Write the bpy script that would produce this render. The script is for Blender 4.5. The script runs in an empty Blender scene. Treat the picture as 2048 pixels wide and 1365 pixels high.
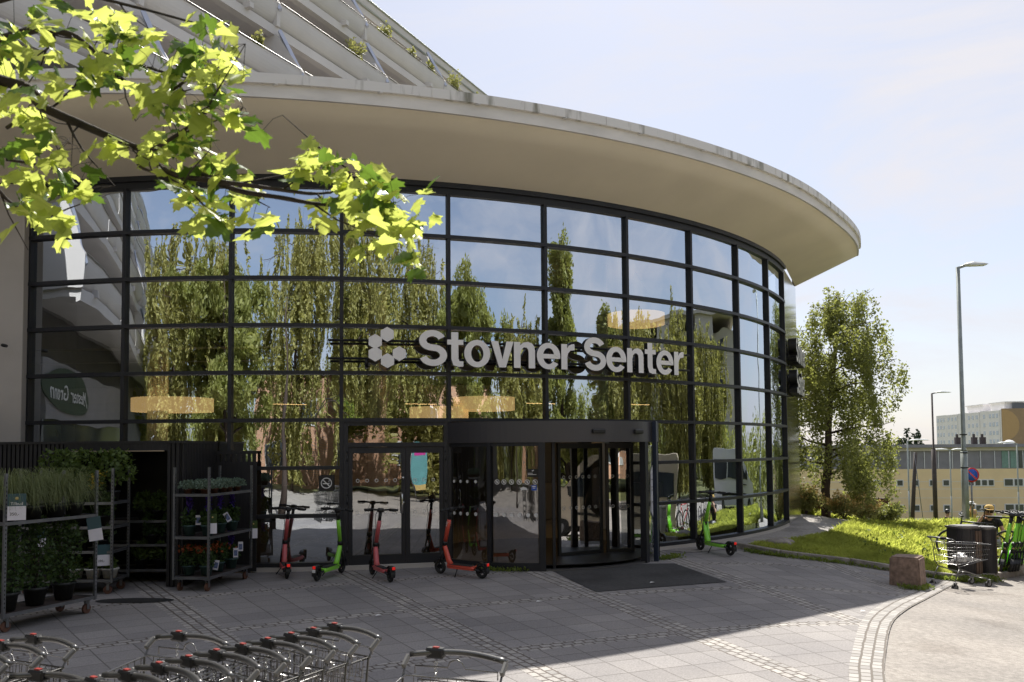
import bpy, bmesh, math, random
import numpy as np
from mathutils import Vector, Matrix, Euler
from mathutils.geometry import tessellate_polygon
PI = math.pi
random.seed(7); rng = np.random.default_rng(7)
scn = bpy.context.scene
COL = scn.collection

# ---------------------------------------------------------------- camera
EYE = 2.12
cd = bpy.data.cameras.new('camera'); cam = bpy.data.objects.new('camera', cd); COL.objects.link(cam)
cd.sensor_width = 36.0; cd.lens = 1711.0 / 2048 * 36; cd.shift_y = 131.5 / 2048
cd.clip_start = 0.05; cd.clip_end = 3000
pitch, roll = 0.0481, -0.0079
fwd = Vector((0, math.cos(pitch), math.sin(pitch))); up0 = Vector((0, -math.sin(pitch), math.cos(pitch))); r0 = Vector((1, 0, 0))
rt = r0 * math.cos(roll) + up0 * math.sin(roll); up = up0 * math.cos(roll) - r0 * math.sin(roll)
m = Matrix((rt, up, -fwd)).transposed().to_4x4(); m.translation = Vector((0, 0, EYE)); cam.matrix_world = m
scn.camera = cam
cd.dof.use_dof = True; cd.dof.focus_distance = 15.0; cd.dof.aperture_fstop = 5.6

# ---------------------------------------------------------------- world, sun, exposure
SUN_EL, SUN_AZ = math.radians(51.4), math.radians(11.0)      # azimuth from +Y towards +X
wd = bpy.data.worlds.new('World'); scn.world = wd; wd.use_nodes = True
nt = wd.node_tree; nt.nodes.clear()
out = nt.nodes.new('ShaderNodeOutputWorld'); bg = nt.nodes.new('ShaderNodeBackground')
sky = nt.nodes.new('ShaderNodeTexSky'); sky.sky_type = 'NISHITA'; sky.sun_disc = False
sky.sun_elevation = SUN_EL; sky.sun_rotation = SUN_AZ; sky.air_density = 1.0; sky.dust_density = 1.2; sky.ozone_density = 2.0; sky.altitude = 200
tc = nt.nodes.new('ShaderNodeTexCoord'); mp = nt.nodes.new('ShaderNodeMapping'); mp.inputs['Scale'].default_value = (1.0, 1.6, 4.5)
nz = nt.nodes.new('ShaderNodeTexNoise'); nz.inputs['Scale'].default_value = 1.9; nz.inputs['Detail'].default_value = 9; nz.inputs['Roughness'].default_value = 0.62
nz.inputs['Distortion'].default_value = 0.5
cr = nt.nodes.new('ShaderNodeValToRGB'); cr.color_ramp.elements[0].position = 0.42; cr.color_ramp.elements[1].position = 0.68
mix = nt.nodes.new('ShaderNodeMix'); mix.data_type = 'RGBA'
sc_ = nt.nodes.new('ShaderNodeMath'); sc_.operation = 'MULTIPLY_ADD'; sc_.inputs[1].default_value = 0.55; sc_.inputs[2].default_value = 0.14
nt.links.new(tc.outputs['Generated'], mp.inputs['Vector']); nt.links.new(mp.outputs['Vector'], nz.inputs['Vector'])
nt.links.new(nz.outputs['Fac'], cr.inputs['Fac']); nt.links.new(cr.outputs['Color'], sc_.inputs[0]); sx_ = nt.nodes.new('ShaderNodeSeparateXYZ'); nt.links.new(tc.outputs['Generated'], sx_.inputs[0])
hz_ = nt.nodes.new('ShaderNodeMapRange'); hz_.inputs['From Min'].default_value = -.6; hz_.inputs['From Max'].default_value = .5; hz_.inputs['To Min'].default_value = .16; hz_.inputs['To Max'].default_value = .42; nt.links.new(sx_.outputs[1], hz_.inputs['Value'])
ad_ = nt.nodes.new('ShaderNodeMath'); ad_.use_clamp = True; nt.links.new(sc_.outputs[0], ad_.inputs[0]); nt.links.new(hz_.outputs[0], ad_.inputs[1]); nt.links.new(ad_.outputs[0], mix.inputs['Factor'])
nt.links.new(sky.outputs['Color'], mix.inputs['A']); mix.inputs['B'].default_value = (5.95, 5.9, 6.3, 1)
nt.links.new(mix.outputs['Result'], bg.inputs['Color']); bg.inputs['Strength'].default_value = 0.088
nt.links.new(bg.outputs['Background'], out.inputs['Surface'])
sd = bpy.data.lights.new('sun', 'SUN'); sun = bpy.data.objects.new('sun', sd); COL.objects.link(sun)
sd.energy = 5.0; sd.angle = math.radians(0.55); sd.color = (1.0, 0.955, 0.88)
sdir = Vector((math.sin(SUN_AZ) * math.cos(SUN_EL), math.cos(SUN_AZ) * math.cos(SUN_EL), math.sin(SUN_EL)))
sun.rotation_euler = sdir.to_track_quat('Z', 'Y').to_euler(); sun.location = (0, 60, 90)
vs = scn.view_settings; vs.view_transform = 'Standard'; vs.look = 'None'; vs.exposure = 0.7; vs.gamma = 1.0; vs.use_curve_mapping = False
scn.cycles.max_bounces = 8; scn.cycles.transparent_max_bounces = 24; scn.cycles.glossy_bounces = 4; scn.cycles.caustics_reflective = False; scn.cycles.caustics_refractive = False

# ---------------------------------------------------------------- materials
def _p(n): return n.nodes['Principled BSDF']
def ramp_noise(nt, scale, c1, c2, p0=.35, p1=.65, detail=4, vec=None, stretch=None):
    n = nt.nodes.new('ShaderNodeTexNoise'); n.inputs['Scale'].default_value = scale; n.inputs['Detail'].default_value = detail
    if vec is None:
        t = nt.nodes.new('ShaderNodeTexCoord'); vec = t.outputs['Object']
    if stretch:
        mm = nt.nodes.new('ShaderNodeMapping'); mm.inputs['Scale'].default_value = stretch; nt.links.new(vec, mm.inputs['Vector']); vec = mm.outputs['Vector']
    nt.links.new(vec, n.inputs['Vector'])
    r = nt.nodes.new('ShaderNodeValToRGB'); r.color_ramp.elements[0].position = p0; r.color_ramp.elements[1].position = p1
    r.color_ramp.elements[0].color = (*c1, 1); r.color_ramp.elements[1].color = (*c2, 1)
    nt.links.new(n.outputs['Fac'], r.inputs['Fac']); return r.outputs['Color']
def mat(name, col, rough=.6, metal=0., var=.12, vscale=3., bump=0., bscale=40., emit=None, spec=.5, stretch=None, coat=0.):
    mt = bpy.data.materials.new(name); mt.use_nodes = True; nt = mt.node_tree; p = _p(nt)
    c = np.array(col, float)
    if var > 0:
        nt.links.new(ramp_noise(nt, vscale, tuple(c * (1 - var)), tuple(np.minimum(c * (1 + var), 1)), .3, .7, 5, stretch=stretch), p.inputs['Base Color'])
    else: p.inputs['Base Color'].default_value = (*col, 1)
    p.inputs['Roughness'].default_value = rough; p.inputs['Metallic'].default_value = metal; p.inputs['Specular IOR Level'].default_value = spec
    if coat: p.inputs['Coat Weight'].default_value = coat; p.inputs['Coat Roughness'].default_value = .08
    if bump:
        n = nt.nodes.new('ShaderNodeTexNoise'); n.inputs['Scale'].default_value = bscale; n.inputs['Detail'].default_value = 6
        t = nt.nodes.new('ShaderNodeTexCoord'); nt.links.new(t.outputs['Object'], n.inputs['Vector'])
        b = nt.nodes.new('ShaderNodeBump'); b.inputs['Strength'].default_value = bump; b.inputs['Distance'].default_value = .01
        nt.links.new(n.outputs['Fac'], b.inputs['Height']); nt.links.new(b.outputs['Normal'], p.inputs['Normal'])
    if emit: p.inputs['Emission Color'].default_value = (*emit[:3], 1); p.inputs['Emission Strength'].default_value = emit[3]
    return mt
def leafmat(name, c1, c2, trans=(.5, .6, .1), tw=.4, scale=6., rough=.5):
    mt = bpy.data.materials.new(name); mt.use_nodes = True; nt = mt.node_tree; p = _p(nt)
    c = ramp_noise(nt, scale, c1, c2, .3, .7, 3); nt.links.new(c, p.inputs['Base Color']); p.inputs['Roughness'].default_value = rough; p.inputs['Specular IOR Level'].default_value = .35
    tr = nt.nodes.new('ShaderNodeBsdfTranslucent')
    c3 = ramp_noise(nt, scale, tuple(np.array(trans) * .6), trans, .3, .7, 3); nt.links.new(c3, tr.inputs['Color'])
    mx = nt.nodes.new('ShaderNodeMixShader'); mx.inputs[0].default_value = tw
    nt.links.new(p.outputs[0], mx.inputs[1]); nt.links.new(tr.outputs[0], mx.inputs[2]); nt.links.new(mx.outputs[0], nt.nodes['Material Output'].inputs['Surface'])
    return mt
def glassmat(name, refl=.42, tint=(.55, .58, .56), wav=.0, wscale=1.1, gcol=(.93, .95, 1.0)):
    mt = bpy.data.materials.new(name); mt.use_nodes = True; nt = mt.node_tree; nt.nodes.remove(_p(nt))
    tr = nt.nodes.new('ShaderNodeBsdfTransparent'); tr.inputs['Color'].default_value = (*tint, 1)
    gl = nt.nodes.new('ShaderNodeBsdfGlossy'); gl.inputs['Roughness'].default_value = .0; gl.inputs['Color'].default_value = (*gcol, 1)
    lw = nt.nodes.new('ShaderNodeFresnel'); lw.inputs['IOR'].default_value = 1.5
    a = nt.nodes.new('ShaderNodeMath'); a.operation = 'MULTIPLY_ADD'; a.inputs[1].default_value = 1 - refl; a.inputs[2].default_value = refl; a.use_clamp = True
    nt.links.new(lw.outputs[0], a.inputs[0])
    mx = nt.nodes.new('ShaderNodeMixShader'); nt.links.new(a.outputs[0], mx.inputs[0]); nt.links.new(tr.outputs[0], mx.inputs[1]); nt.links.new(gl.outputs[0], mx.inputs[2])
    nt.links.new(mx.outputs[0], nt.nodes['Material Output'].inputs['Surface'])
    if wav:
        g = nt.nodes.new('ShaderNodeNewGeometry')
        mm = nt.nodes.new('ShaderNodeMapping'); mm.inputs['Scale'].default_value = (1, 1, .55); nt.links.new(g.outputs['Position'], mm.inputs['Vector'])
        n = nt.nodes.new('ShaderNodeTexNoise'); n.inputs['Scale'].default_value = wscale; n.inputs['Detail'].default_value = 1.6; nt.links.new(mm.outputs[0], n.inputs['Vector'])
        b = nt.nodes.new('ShaderNodeBump'); b.inputs['Strength'].default_value = 1; b.inputs['Distance'].default_value = wav
        nt.links.new(n.outputs['Fac'], b.inputs['Height']); nt.links.new(b.outputs['Normal'], gl.inputs['Normal'])
    return mt

M = {}
M['frame'] = mat('frame_anthracite', (.028, .029, .035), .45, .3, .15, 2., spec=.5)
M['frame_grey'] = mat('frame_grey_aluminium', (.16, .155, .15), .4, .6, .1)  # lighter grey aluminium for posts, railings and lids
M['soffit'] = mat('soffit_render', (.86, .78, .63), .9, 0, .05, .7, .12, 60)
M['fascia'] = mat('fascia_paint', (.74, .71, .66), .75, 0, .12, 1.3, .2, 25, stretch=(1, 1, 3))
M['concrete'] = mat('concrete_panel', (.50, .46, .42), .85, 0, .08, 1.2, .2, 50)
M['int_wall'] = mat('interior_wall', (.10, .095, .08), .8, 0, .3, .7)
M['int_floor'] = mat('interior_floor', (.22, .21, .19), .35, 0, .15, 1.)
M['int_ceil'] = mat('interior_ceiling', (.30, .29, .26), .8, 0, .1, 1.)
M['white'] = mat('white_paint', (.78, .77, .75), .5, 0, .05)
M['sign_white'] = mat('sign_letter_face', (.88, .86, .84), .45, 0, .03)
M['black'] = mat('black_plastic', (.014, .014, .015), .42, 0, .2)
M['rubber'] = mat('rubber', (.02, .02, .02), .75, 0, .2)
M['steel'] = mat('galvanised_steel', (.22, .225, .24), .45, .8, .18, 8.)
M['chrome'] = mat('chrome_wire', (.62, .62, .60), .22, 1., .05)
M['twig'] = mat('maple_bark', (.035, .026, .022), .9, 0, .35, 8., .8, 25)
M['roofing'] = mat('roofing_felt', (.07, .07, .07), .9, 0, .2)
M['handle_grey'] = mat('handle_dark_grey', (.13, .128, .125), .30, .7, .1, coat=.35)
M['wire'] = mat('dark_chrome_wire', (.26, .255, .25), .25, 1., .05)
M['red'] = mat('red_plastic', (.28, .025, .018), .4, 0, .08)
M['coral'] = mat('coral_paint', (.72, .095, .055), .35, 0, .06, 6., coat=.3)
M['coral_pink'] = mat('faded_coral_paint', (.62, .12, .13), .4, 0, .08, 6., coat=.2)
M['green'] = mat('lime_paint', (.30, .78, .06), .35, 0, .06, 6., coat=.3)
M['taillight'] = mat('tail_light_lens', (.6, .02, .02), .2, 0, .05, emit=(.8, .02, .01, .25))
M['blackwood'] = mat('black_stained_wood', (.016, .015, .016), .6, 0, .35, 6., .3, 30, stretch=(8, 8, .6))
M['stone'] = mat('red_granite', (.26, .18, .14), .85, 0, .35, 14., .8, 18)
M['boulder'] = mat('pale_granite', (.42, .40, .38), .85, 0, .3, 6., .8, 14)
M['kerb'] = mat('kerb_granite', (.30, .27, .24), .85, 0, .3, 7., .6, 20)
M['bark'] = mat('bark', (.07, .05, .04), .9, 0, .35, 8., .8, 25, stretch=(1, 1, .3))
M['birchbark'] = mat('birch_bark', (.30, .27, .24), .85, 0, .55, 5., .6, 20, stretch=(1, 1, 2.5))
M['pot_dark'] = mat('dark_pot', (.02, .022, .022), .5, 0, .2)
M['pot_green'] = mat('teal_pot', (.05, .10, .10), .5, 0, .1)
M['pot_white'] = mat('white_pot', (.62, .62, .60), .4, 0, .05)
M['soil'] = mat('potting_soil', (.03, .02, .015), .95, 0, .3, 30)
M['lamp_post'] = mat('lamp_post_steel', (.30, .33, .31), .5, .4, .2, 3., .1, 30)
M['lamp_head'] = mat('lamp_head_shell', (.70, .72, .72), .4, 0, .05)
M['dark_pole'] = mat('dark_pole', (.06, .045, .04), .7, 0, .3, 5)
M['bin'] = mat('bin_shell', (.045, .042, .045), .5, .2, .2, 4.)
M['bin_wood'] = mat('bin_brown_panel', (.13, .085, .06), .6, 0, .25, 8., stretch=(10, 10, 1))
M['yellow_wall'] = mat('yellow_plaster', (.82, .64, .38), .85, 0, .06, .5)
M['band_grey'] = mat('grey_glazing_band', (.20, .20, .24), .35, .2, .12, 1.)
M['tower_wall'] = mat('tower_concrete', (.76, .74, .73), .9, 0, .05, .3)
M['tower_brown'] = mat('tower_brown_gable', (.36, .25, .15), .85, 0, .1, .5)
M['win_dark'] = mat('window_glass_far', (.05, .06, .07), .12, 0, .3, .6, spec=.8)
M['win_pale'] = mat('window_glass_pale', (.34, .42, .52), .2, 0, .2, .6, spec=.8)
M['win_frame'] = mat('white_window_frame', (.72, .72, .72), .5, 0, .03)
M['brown_wood'] = mat('brown_wood', (.12, .055, .035), .7, 0, .25, 6, .2, 30)
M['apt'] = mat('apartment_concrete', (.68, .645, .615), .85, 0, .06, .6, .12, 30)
M['apt_shade'] = mat('apartment_recess_shade', (.30, .285, .275), .9, 0, .08, .8)  # concrete darkened; the shade of the balcony recesses is put into the colour
M['flash'] = mat('metal_flashing', (.50, .53, .60), .35, .7, .06)
M['skin'] = mat('skin', (.52, .30, .21), .5, 0, .05)
M['cloth_black'] = mat('black_cloth', (.015, .015, .017), .9, 0, .2)
M['cloth_grey'] = mat('grey_cloth', (.40, .40, .42), .9, 0, .15)
M['cap_yellow'] = mat('mustard_cap', (.60, .40, .12), .8, 0, .1)
M['hair'] = mat('dark_hair', (.03, .018, .012), .7, 0, .2)
M['blue'] = mat('sign_blue', (.02, .10, .50), .4, 0, .03)
M['sign_red'] = mat('sign_red', (.65, .03, .03), .4, 0, .03)
M['teal'] = mat('price_sign_teal', (.035, .085, .10), .5, 0, .05)
M['price_white'] = mat('price_sign_white', (.72, .70, .76), .5, 0, .04)
M['gold'] = mat('gold_dot', (.55, .42, .16), .5, 0, .03)
M['tag_blue'] = mat('tag_print', (.12, .16, .30), .5, 0, .5, 30)
M['purple'] = leafmat('delphinium_petal', (.06, .03, .28), (.12, .06, .42), (.15, .08, .4), .25)
M['orange_petal'] = leafmat('orange_petal', (.35, .07, .03), (.45, .14, .05), (.5, .2, .05), .25)
M['yellow_petal'] = leafmat('yellow_petal', (.55, .38, .03), (.7, .5, .06), (.7, .5, .1), .3)
M['leaf_dark'] = leafmat('dark_leaf', (.03, .06, .02), (.07, .12, .03), (.12, .2, .03), .25)  # dark green leaf colour
M['leaf_mid'] = leafmat('mid_leaf', (.06, .10, .025), (.12, .17, .04), (.22, .32, .05), .3)
M['leaf_silver'] = leafmat('silver_leaf', (.14, .20, .15), (.24, .32, .24), (.2, .3, .15), .25)
M['leaf_hosta'] = leafmat('hosta_leaf', (.10, .16, .08), (.20, .26, .14), (.2, .3, .1), .3)
M['blade_dry'] = leafmat('drooping_grass', (.13, .16, .06), (.24, .27, .12), (.3, .36, .12), .3, 9)
M['birch_leaf'] = leafmat('birch_leaf', (.13, .145, .05), (.26, .27, .10), (.46, .50, .12), .45, 2.5)
M['willow_leaf'] = leafmat('weeping_leaf', (.25, .25, .08), (.46, .43, .16), (.58, .56, .14), .4, 1.3)
M['tree_leaf'] = leafmat('broad_leaf', (.18, .21, .06), (.36, .36, .12), (.52, .55, .12), .4, 1.3)
M['spruce'] = leafmat('spruce_needle', (.015, .03, .015), (.03, .05, .02), (.05, .08, .02), .15)
M['maple'] = leafmat('maple_leaf', (.20, .28, .05), (.38, .44, .10), (.84, .93, .20), .6, 9., .35)
M['maple_old'] = leafmat('dark_maple_leaf', (.05, .11, .02), (.10, .16, .03), (.20, .34, .04), .4, 9., .35)
M['grass'] = leafmat('grass_blade', (.24, .30, .05), (.46, .51, .12), (.84, .90, .18), .52, 1.2)
M['weed'] = leafmat('weed_leaf', (.10, .15, .03), (.20, .24, .05), (.4, .5, .08), .4, 2)
M['bush_leaf'] = leafmat('bush_leaf', (.20, .22, .08), (.36, .36, .13), (.5, .5, .15), .4, 2.)
M['bush_flower'] = leafmat('pale_orange_flower', (.62, .42, .14), (.75, .58, .24), (.7, .5, .2), .35, 2.)
M['van_beige'] = mat('cream_van_paint', (.66, .56, .42), .35, 0, .03, coat=.6)
M['van_white'] = mat('white_van_paint', (.75, .76, .78), .35, 0, .03, coat=.6)
M['orange'] = mat('orange_panel', (.70, .20, .04), .6, 0, .1)
M['lampglow'] = mat('glowing_lamp_shade', (.8, .55, .25), .6, 0, .04, emit=(1.0, .62, .26, .85))
M['spot'] = mat('glowing_ceiling_strip', (.8, .6, .3), .6, 0, .0, emit=(1.0, .60, .25, 3.0))
M['redpaint'] = mat('red_bike_paint', (.45, .02, .02), .35, 0, .05, coat=.4)
M['plaster'] = mat('pale_render', (.58, .53, .46), .85, 0, .06, .5)
M['glass'] = glassmat('facade_glass', .62, (.62, .66, .64), .013, 1.0, (.82, .90, 1.0))
M['glass_flat'] = glassmat('door_glass', .30, (.50, .52, .50), .004, 1.5)
M['wing_glass'] = glassmat('wing_glass', .55, (.5, .52, .5), .004, 1.5)
M['glass_clear'] = glassmat('drum_glass', .22, (.55, .57, .55), .01, 1.5)
M['bush_dark'] = M['leaf_dark']
def brickmat():
    mt = bpy.data.materials.new('brick'); mt.use_nodes = True; nt = mt.node_tree; p = _p(nt)
    t = nt.nodes.new('ShaderNodeTexCoord'); mm = nt.nodes.new('ShaderNodeMapping'); mm.inputs['Rotation'].default_value = (PI / 2, 0, 0)
    b = nt.nodes.new('ShaderNodeTexBrick'); b.inputs['Scale'].default_value = 1; b.inputs['Brick Width'].default_value = .25; b.inputs['Row Height'].default_value = .085; b.inputs['Mortar Size'].default_value = .01
    b.inputs['Color1'].default_value = (.50, .26, .15, 1); b.inputs['Color2'].default_value = (.62, .36, .22, 1); b.inputs['Mortar'].default_value = (.30, .24, .2, 1)
    nt.links.new(t.outputs['Object'], mm.inputs['Vector']); nt.links.new(mm.outputs[0], b.inputs['Vector']); nt.links.new(b.outputs['Color'], p.inputs['Base Color']); p.inputs['Roughness'].default_value = .9
    return mt
M['brick'] = brickmat()

# ---------------------------------------------------------------- mesh builder
class MB:
    def __init__(s): s.v = []; s.f = []; s.m = []; s.sm = []
    def add(s, vs, fs, mi=0, smooth=False):
        b = len(s.v); s.v += [tuple(v) for v in vs]; s.f += [tuple(i + b for i in f) for f in fs]; s.m += [mi] * len(fs); s.sm += [smooth] * len(fs); return s
    def box(s, c, d, rz=0., mi=0, R=None):
        x, y, z = (q / 2 for q in d); R = R or Matrix.Rotation(rz, 3, 'Z'); c = Vector(c)
        vs = [c + R @ Vector((a * x, b * y, e * z)) for e in (-1, 1) for a, b in ((-1, -1), (1, -1), (1, 1), (-1, 1))]
        return s.add(vs, [(3, 2, 1, 0), (4, 5, 6, 7), (0, 1, 5, 4), (1, 2, 6, 5), (2, 3, 7, 6), (3, 0, 4, 7)], mi)
    def bbox(s, c, d, rz=0., mi=0, b=.01, R=None):       # box with chamfered edges
        x, y, z = (q / 2 for q in d); R = R or Matrix.Rotation(rz, 3, 'Z'); c = Vector(c); b = min(b, x * .9, y * .9, z * .9)
        def ring(zz, i): return [(-x + i, -y + b + (0 if not i else 0), zz), (-x + b + i * 0, -y + i, zz), (x - b, -y + i, zz), (x - i, -y + b, zz), (x - i, y - b, zz), (x - b, y - i, zz), (-x + b, y - i, zz), (-x + i, y - b, zz)]
        vs = []
        for zz, i in ((-z, b * .7), (-z + b, 0), (z - b, 0), (z, b * .7)): vs += ring(zz, i)
        fs = [tuple(reversed(range(8))), tuple(range(24, 32))]
        for k in range(3):
            for j in range(8): fs.append((k * 8 + j, k * 8 + (j + 1) % 8, k * 8 + 8 + (j + 1) % 8, k * 8 + 8 + j))
        return s.add([c + R @ Vector(v) for v in vs], fs, mi)
    def tube(s, pts, r, n=6, mi=0, cap=True, smooth=True, closed=False):
        pts = [Vector(p) for p in pts]; k = len(pts); rs = r if hasattr(r, '__len__') else [r] * k
        vs = []; pu = None
        for i, p in enumerate(pts):
            if closed: t = pts[(i + 1) % k] - pts[i - 1]
            else: t = pts[min(i + 1, k - 1)] - pts[max(i - 1, 0)]
            if t.length < 1e-9: t = Vector((0, 0, 1))
            t.normalize()
            if pu is None: a = Vector((0, 0, 1)) if abs(t.z) < .9 else Vector((1, 0, 0))
            else: a = pu
            u = (a - t * a.dot(t))
            if u.length < 1e-6: u = t.orthogonal()
            u.normalize(); w = t.cross(u); pu = u
            for j in range(n):
                an = 2 * PI * j / n; vs.append(p + (u * math.cos(an) + w * math.sin(an)) * rs[i])
        fs = []
        for i in range(k if closed else k - 1):
            i2 = (i + 1) % k
            for j in range(n): fs.append((i * n + j, i * n + (j + 1) % n, i2 * n + (j + 1) % n, i2 * n + j))
        if cap and not closed: fs += [tuple(reversed(range(n))), tuple((k - 1) * n + j for j in range(n))]
        return s.add(vs, fs, mi, smooth)
    def lathe(s, prof, c=(0, 0, 0), n=16, mi=0, axis='Z', smooth=True, R=None):
        c = Vector(c); vs = []; R = R or {'Z': Matrix.Identity(3), 'Y': Matrix.Rotation(-PI / 2, 3, 'X'), 'X': Matrix.Rotation(PI / 2, 3, 'Y')}[axis]
        for r, z in prof:
            for j in range(n): a = 2 * PI * j / n; vs.append(c + R @ Vector((r * math.cos(a), r * math.sin(a), z)))
        fs = []
        for i in range(len(prof) - 1):
            for j in range(n): fs.append((i * n + j, i * n + (j + 1) % n, (i + 1) * n + (j + 1) % n, (i + 1) * n + j))
        s.add(vs, fs, mi, smooth)
        return s
    def cyl(s, c, r, h, n=16, mi=0, axis='Z', R=None):
        return s.lathe([(0, -h / 2), (r, -h / 2), (r, h / 2), (0, h / 2)], c, n, mi, axis, False, R)
    def torus(s, c, R_, r, n=24, k=8, mi=0, axis='Y'):
        c = Vector(c); pts = []
        for j in range(n):
            a = 2 * PI * j / n; q = (math.cos(a) * R_, math.sin(a) * R_)
            pts.append(c + {'Y': Vector((q[0], 0, q[1])), 'Z': Vector((q[0], q[1], 0)), 'X': Vector((0, q[0], q[1]))}[axis])
        return s.tube(pts, r, k, mi, closed=True)
    def prism(s, loops, T, z0, z1, mi=0, mside=None):
        """loops: list of 2D loops (first outer, others holes); T maps (x,y,z)->3D"""
        L = [[Vector((p[0], p[1], 0)) for p in lp] for lp in loops]; tri = tessellate_polygon(L); flat = [p for lp in L for p in lp]; n = len(flat)
        vs = [T(p.x, p.y, z0) for p in flat] + [T(p.x, p.y, z1) for p in flat]
        s.add(vs, [tuple(i + n for i in t) for t in tri] + [tuple(reversed(t)) for t in tri], mi)
        b = 0; fs = []
        for lp in L:
            k = len(lp)
            for j in range(k): fs.append((b + j, b + (j + 1) % k, n + b + (j + 1) % k, n + b + j))
            b += k
        s.add(vs, fs, mi if mside is None else mside); return s
    def build(s, name, mats, parent=None, loc=None, rz=0., fix=False):
        me = bpy.data.meshes.new(name); me.from_pydata(s.v, [], s.f)
        for mt in (mats if isinstance(mats, (list, tuple)) else [mats]): me.materials.append(M[mt] if isinstance(mt, str) else mt)
        me.polygons.foreach_set('material_index', s.m); me.polygons.foreach_set('use_smooth', s.sm); me.update()
        if fix:
            bm = bmesh.new(); bm.from_mesh(me); bmesh.ops.recalc_face_normals(bm, faces=bm.faces); bm.to_mesh(me); bm.free()
        o = bpy.data.objects.new(name, me); COL.objects.link(o)
        if parent: o.parent = parent
        if loc is not None: o.location = loc
        o.rotation_euler.z = rz
        return o
def npmesh(name, V, F, mats, parent=None, mi=None, smooth=False):
    """V (n,3) floats, F (m,k) ints of equal k"""
    me = bpy.data.meshes.new(name); V = np.asarray(V, np.float32); F = np.asarray(F, np.int32); k = F.shape[1]
    me.vertices.add(len(V)); me.vertices.foreach_set('co', V.ravel()); me.loops.add(F.size); me.loops.foreach_set('vertex_index', F.ravel())
    me.polygons.add(len(F)); me.polygons.foreach_set('loop_start', np.arange(0, F.size, k, dtype=np.int32)); me.polygons.foreach_set('loop_total', np.full(len(F), k, np.int32))
    for mt in (mats if isinstance(mats, (list, tuple)) else [mats]): me.materials.append(M[mt])
    if mi is not None: me.polygons.foreach_set('material_index', np.asarray(mi, np.int32))
    me.update(calc_edges=True); me.validate()
    o = bpy.data.objects.new(name, me); COL.objects.link(o)
    if parent: o.parent = parent
    return o
def tag(o, label=None, cat=None, group=None, kind=None):
    if label: o['label'] = label
    if cat: o['category'] = cat
    if group: o['group'] = group
    if kind: o['kind'] = kind
    return o
def thing(name, label, cat, loc=(0, 0, 0), rz=0., group=None):
    o = bpy.data.objects.new(name, None); COL.objects.link(o); o.empty_display_size = .2; o.location = loc; o.rotation_euler.z = rz
    return tag(o, label, cat, group)
def dup(src, loc=None, rz=None, label=None, group=None, parent=None, rot=None, sc=None):
    c = src.copy(); COL.objects.link(c)
    if parent is not None: c.parent = parent
    if loc is not None: c.location = loc
    if rz is not None: c.rotation_euler.z = rz
    if rot is not None: c.rotation_euler = rot
    if sc is not None: c.scale = (sc, sc, sc) if not hasattr(sc, '__len__') else sc
    if label: c['label'] = label
    if group: c['group'] = group
    for ch in list(src.children): dup(ch, parent=c)
    return c
def text_mb(body, size, depth=.002):
    cu = bpy.data.curves.new('t', 'FONT'); cu.body = body; cu.size = size; cu.extrude = depth; cu.align_x = 'CENTER'; cu.align_y = 'CENTER'; cu.resolution_u = 3
    o = bpy.data.objects.new('t', cu); COL.objects.link(o); bpy.context.view_layer.update()
    me = o.to_mesh(); vs = [v.co.copy() for v in me.vertices]; fs = [tuple(p.vertices) for p in me.polygons]
    o.to_mesh_clear(); bpy.data.objects.remove(o); bpy.data.curves.remove(cu); return vs, fs
def ss(a, b, x): t = min(1, max(0, (x - a) / (b - a))); return t * t * (3 - 2 * t)

# ---------------------------------------------------------------- terrain height
FC = (-5.1384, 28.7117); FR = 13.7113; TH0, DTH = -0.266, 0.1402
def gz(x, y):
    r = math.hypot(x - FC[0], y - FC[1]); z = -.5 * ss(3.2, 9.5, x) * ss(13.6, 18., r)
    z -= .085 * max(0, min(x, 16) - 9) * ss(20, 14, y)
    if y > 27: z += -.16 * ss(27, 30, y) * 3 - 1.6 * ss(28.5, 38, y) - .6 * ss(38, 60, y) - 4.4 * ss(60, 100, y)
    return z
def fpt(th, r=FR): return (FC[0] + r * math.sin(th), FC[1] - r * math.cos(th))

# ================================================================ SETTING
def sheet(name, poly, mt, off, step=1.0, hf=gz, uvf=None, extra=None, skirt=0):
    bm = bmesh.new(); vs = [bm.verts.new((p[0], p[1], 0)) for p in poly]; bm.faces.new(vs); bmesh.ops.triangulate(bm, faces=bm.faces[:])
    xs = [p[0] for p in poly]; ys = [p[1] for p in poly]
    for ax, lo, hi in ((0, min(xs), max(xs)), (1, min(ys), max(ys))):
        t = math.floor(lo / step) * step + step
        while t < hi:
            co = [0, 0, 0]; no = [0, 0, 0]; co[ax] = t; no[ax] = 1
            bmesh.ops.bisect_plane(bm, geom=bm.verts[:] + bm.edges[:] + bm.faces[:], plane_co=co, plane_no=no); t += step
    for v in bm.verts: v.co.z = hf(v.co.x, v.co.y) + off + (extra(v.co.x, v.co.y) if extra else 0)
    bmesh.ops.recalc_face_normals(bm, faces=bm.faces)
    for f in bm.faces:
        if f.normal.z < 0: f.normal_flip()
        f.smooth = True
    if skirt:
        be = [e for e in bm.edges if len(e.link_faces) == 1]; r = bmesh.ops.extrude_edge_only(bm, edges=be)
        for g in r['geom']:
            if isinstance(g, bmesh.types.BMVert): g.co.z -= skirt
    if uvf:
        uv = bm.loops.layers.uv.new('UVMap')
        for f in bm.faces:
            for l in f.loops: l[uv].uv = uvf(l.vert.co.x, l.vert.co.y)
    me = bpy.data.meshes.new(name); bm.to_mesh(me); bm.free(); me.materials.append(mt if not isinstance(mt, str) else M[mt])
    o = bpy.data.objects.new(name, me); COL.objects.link(o); tag(o, kind='structure'); return o
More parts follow.
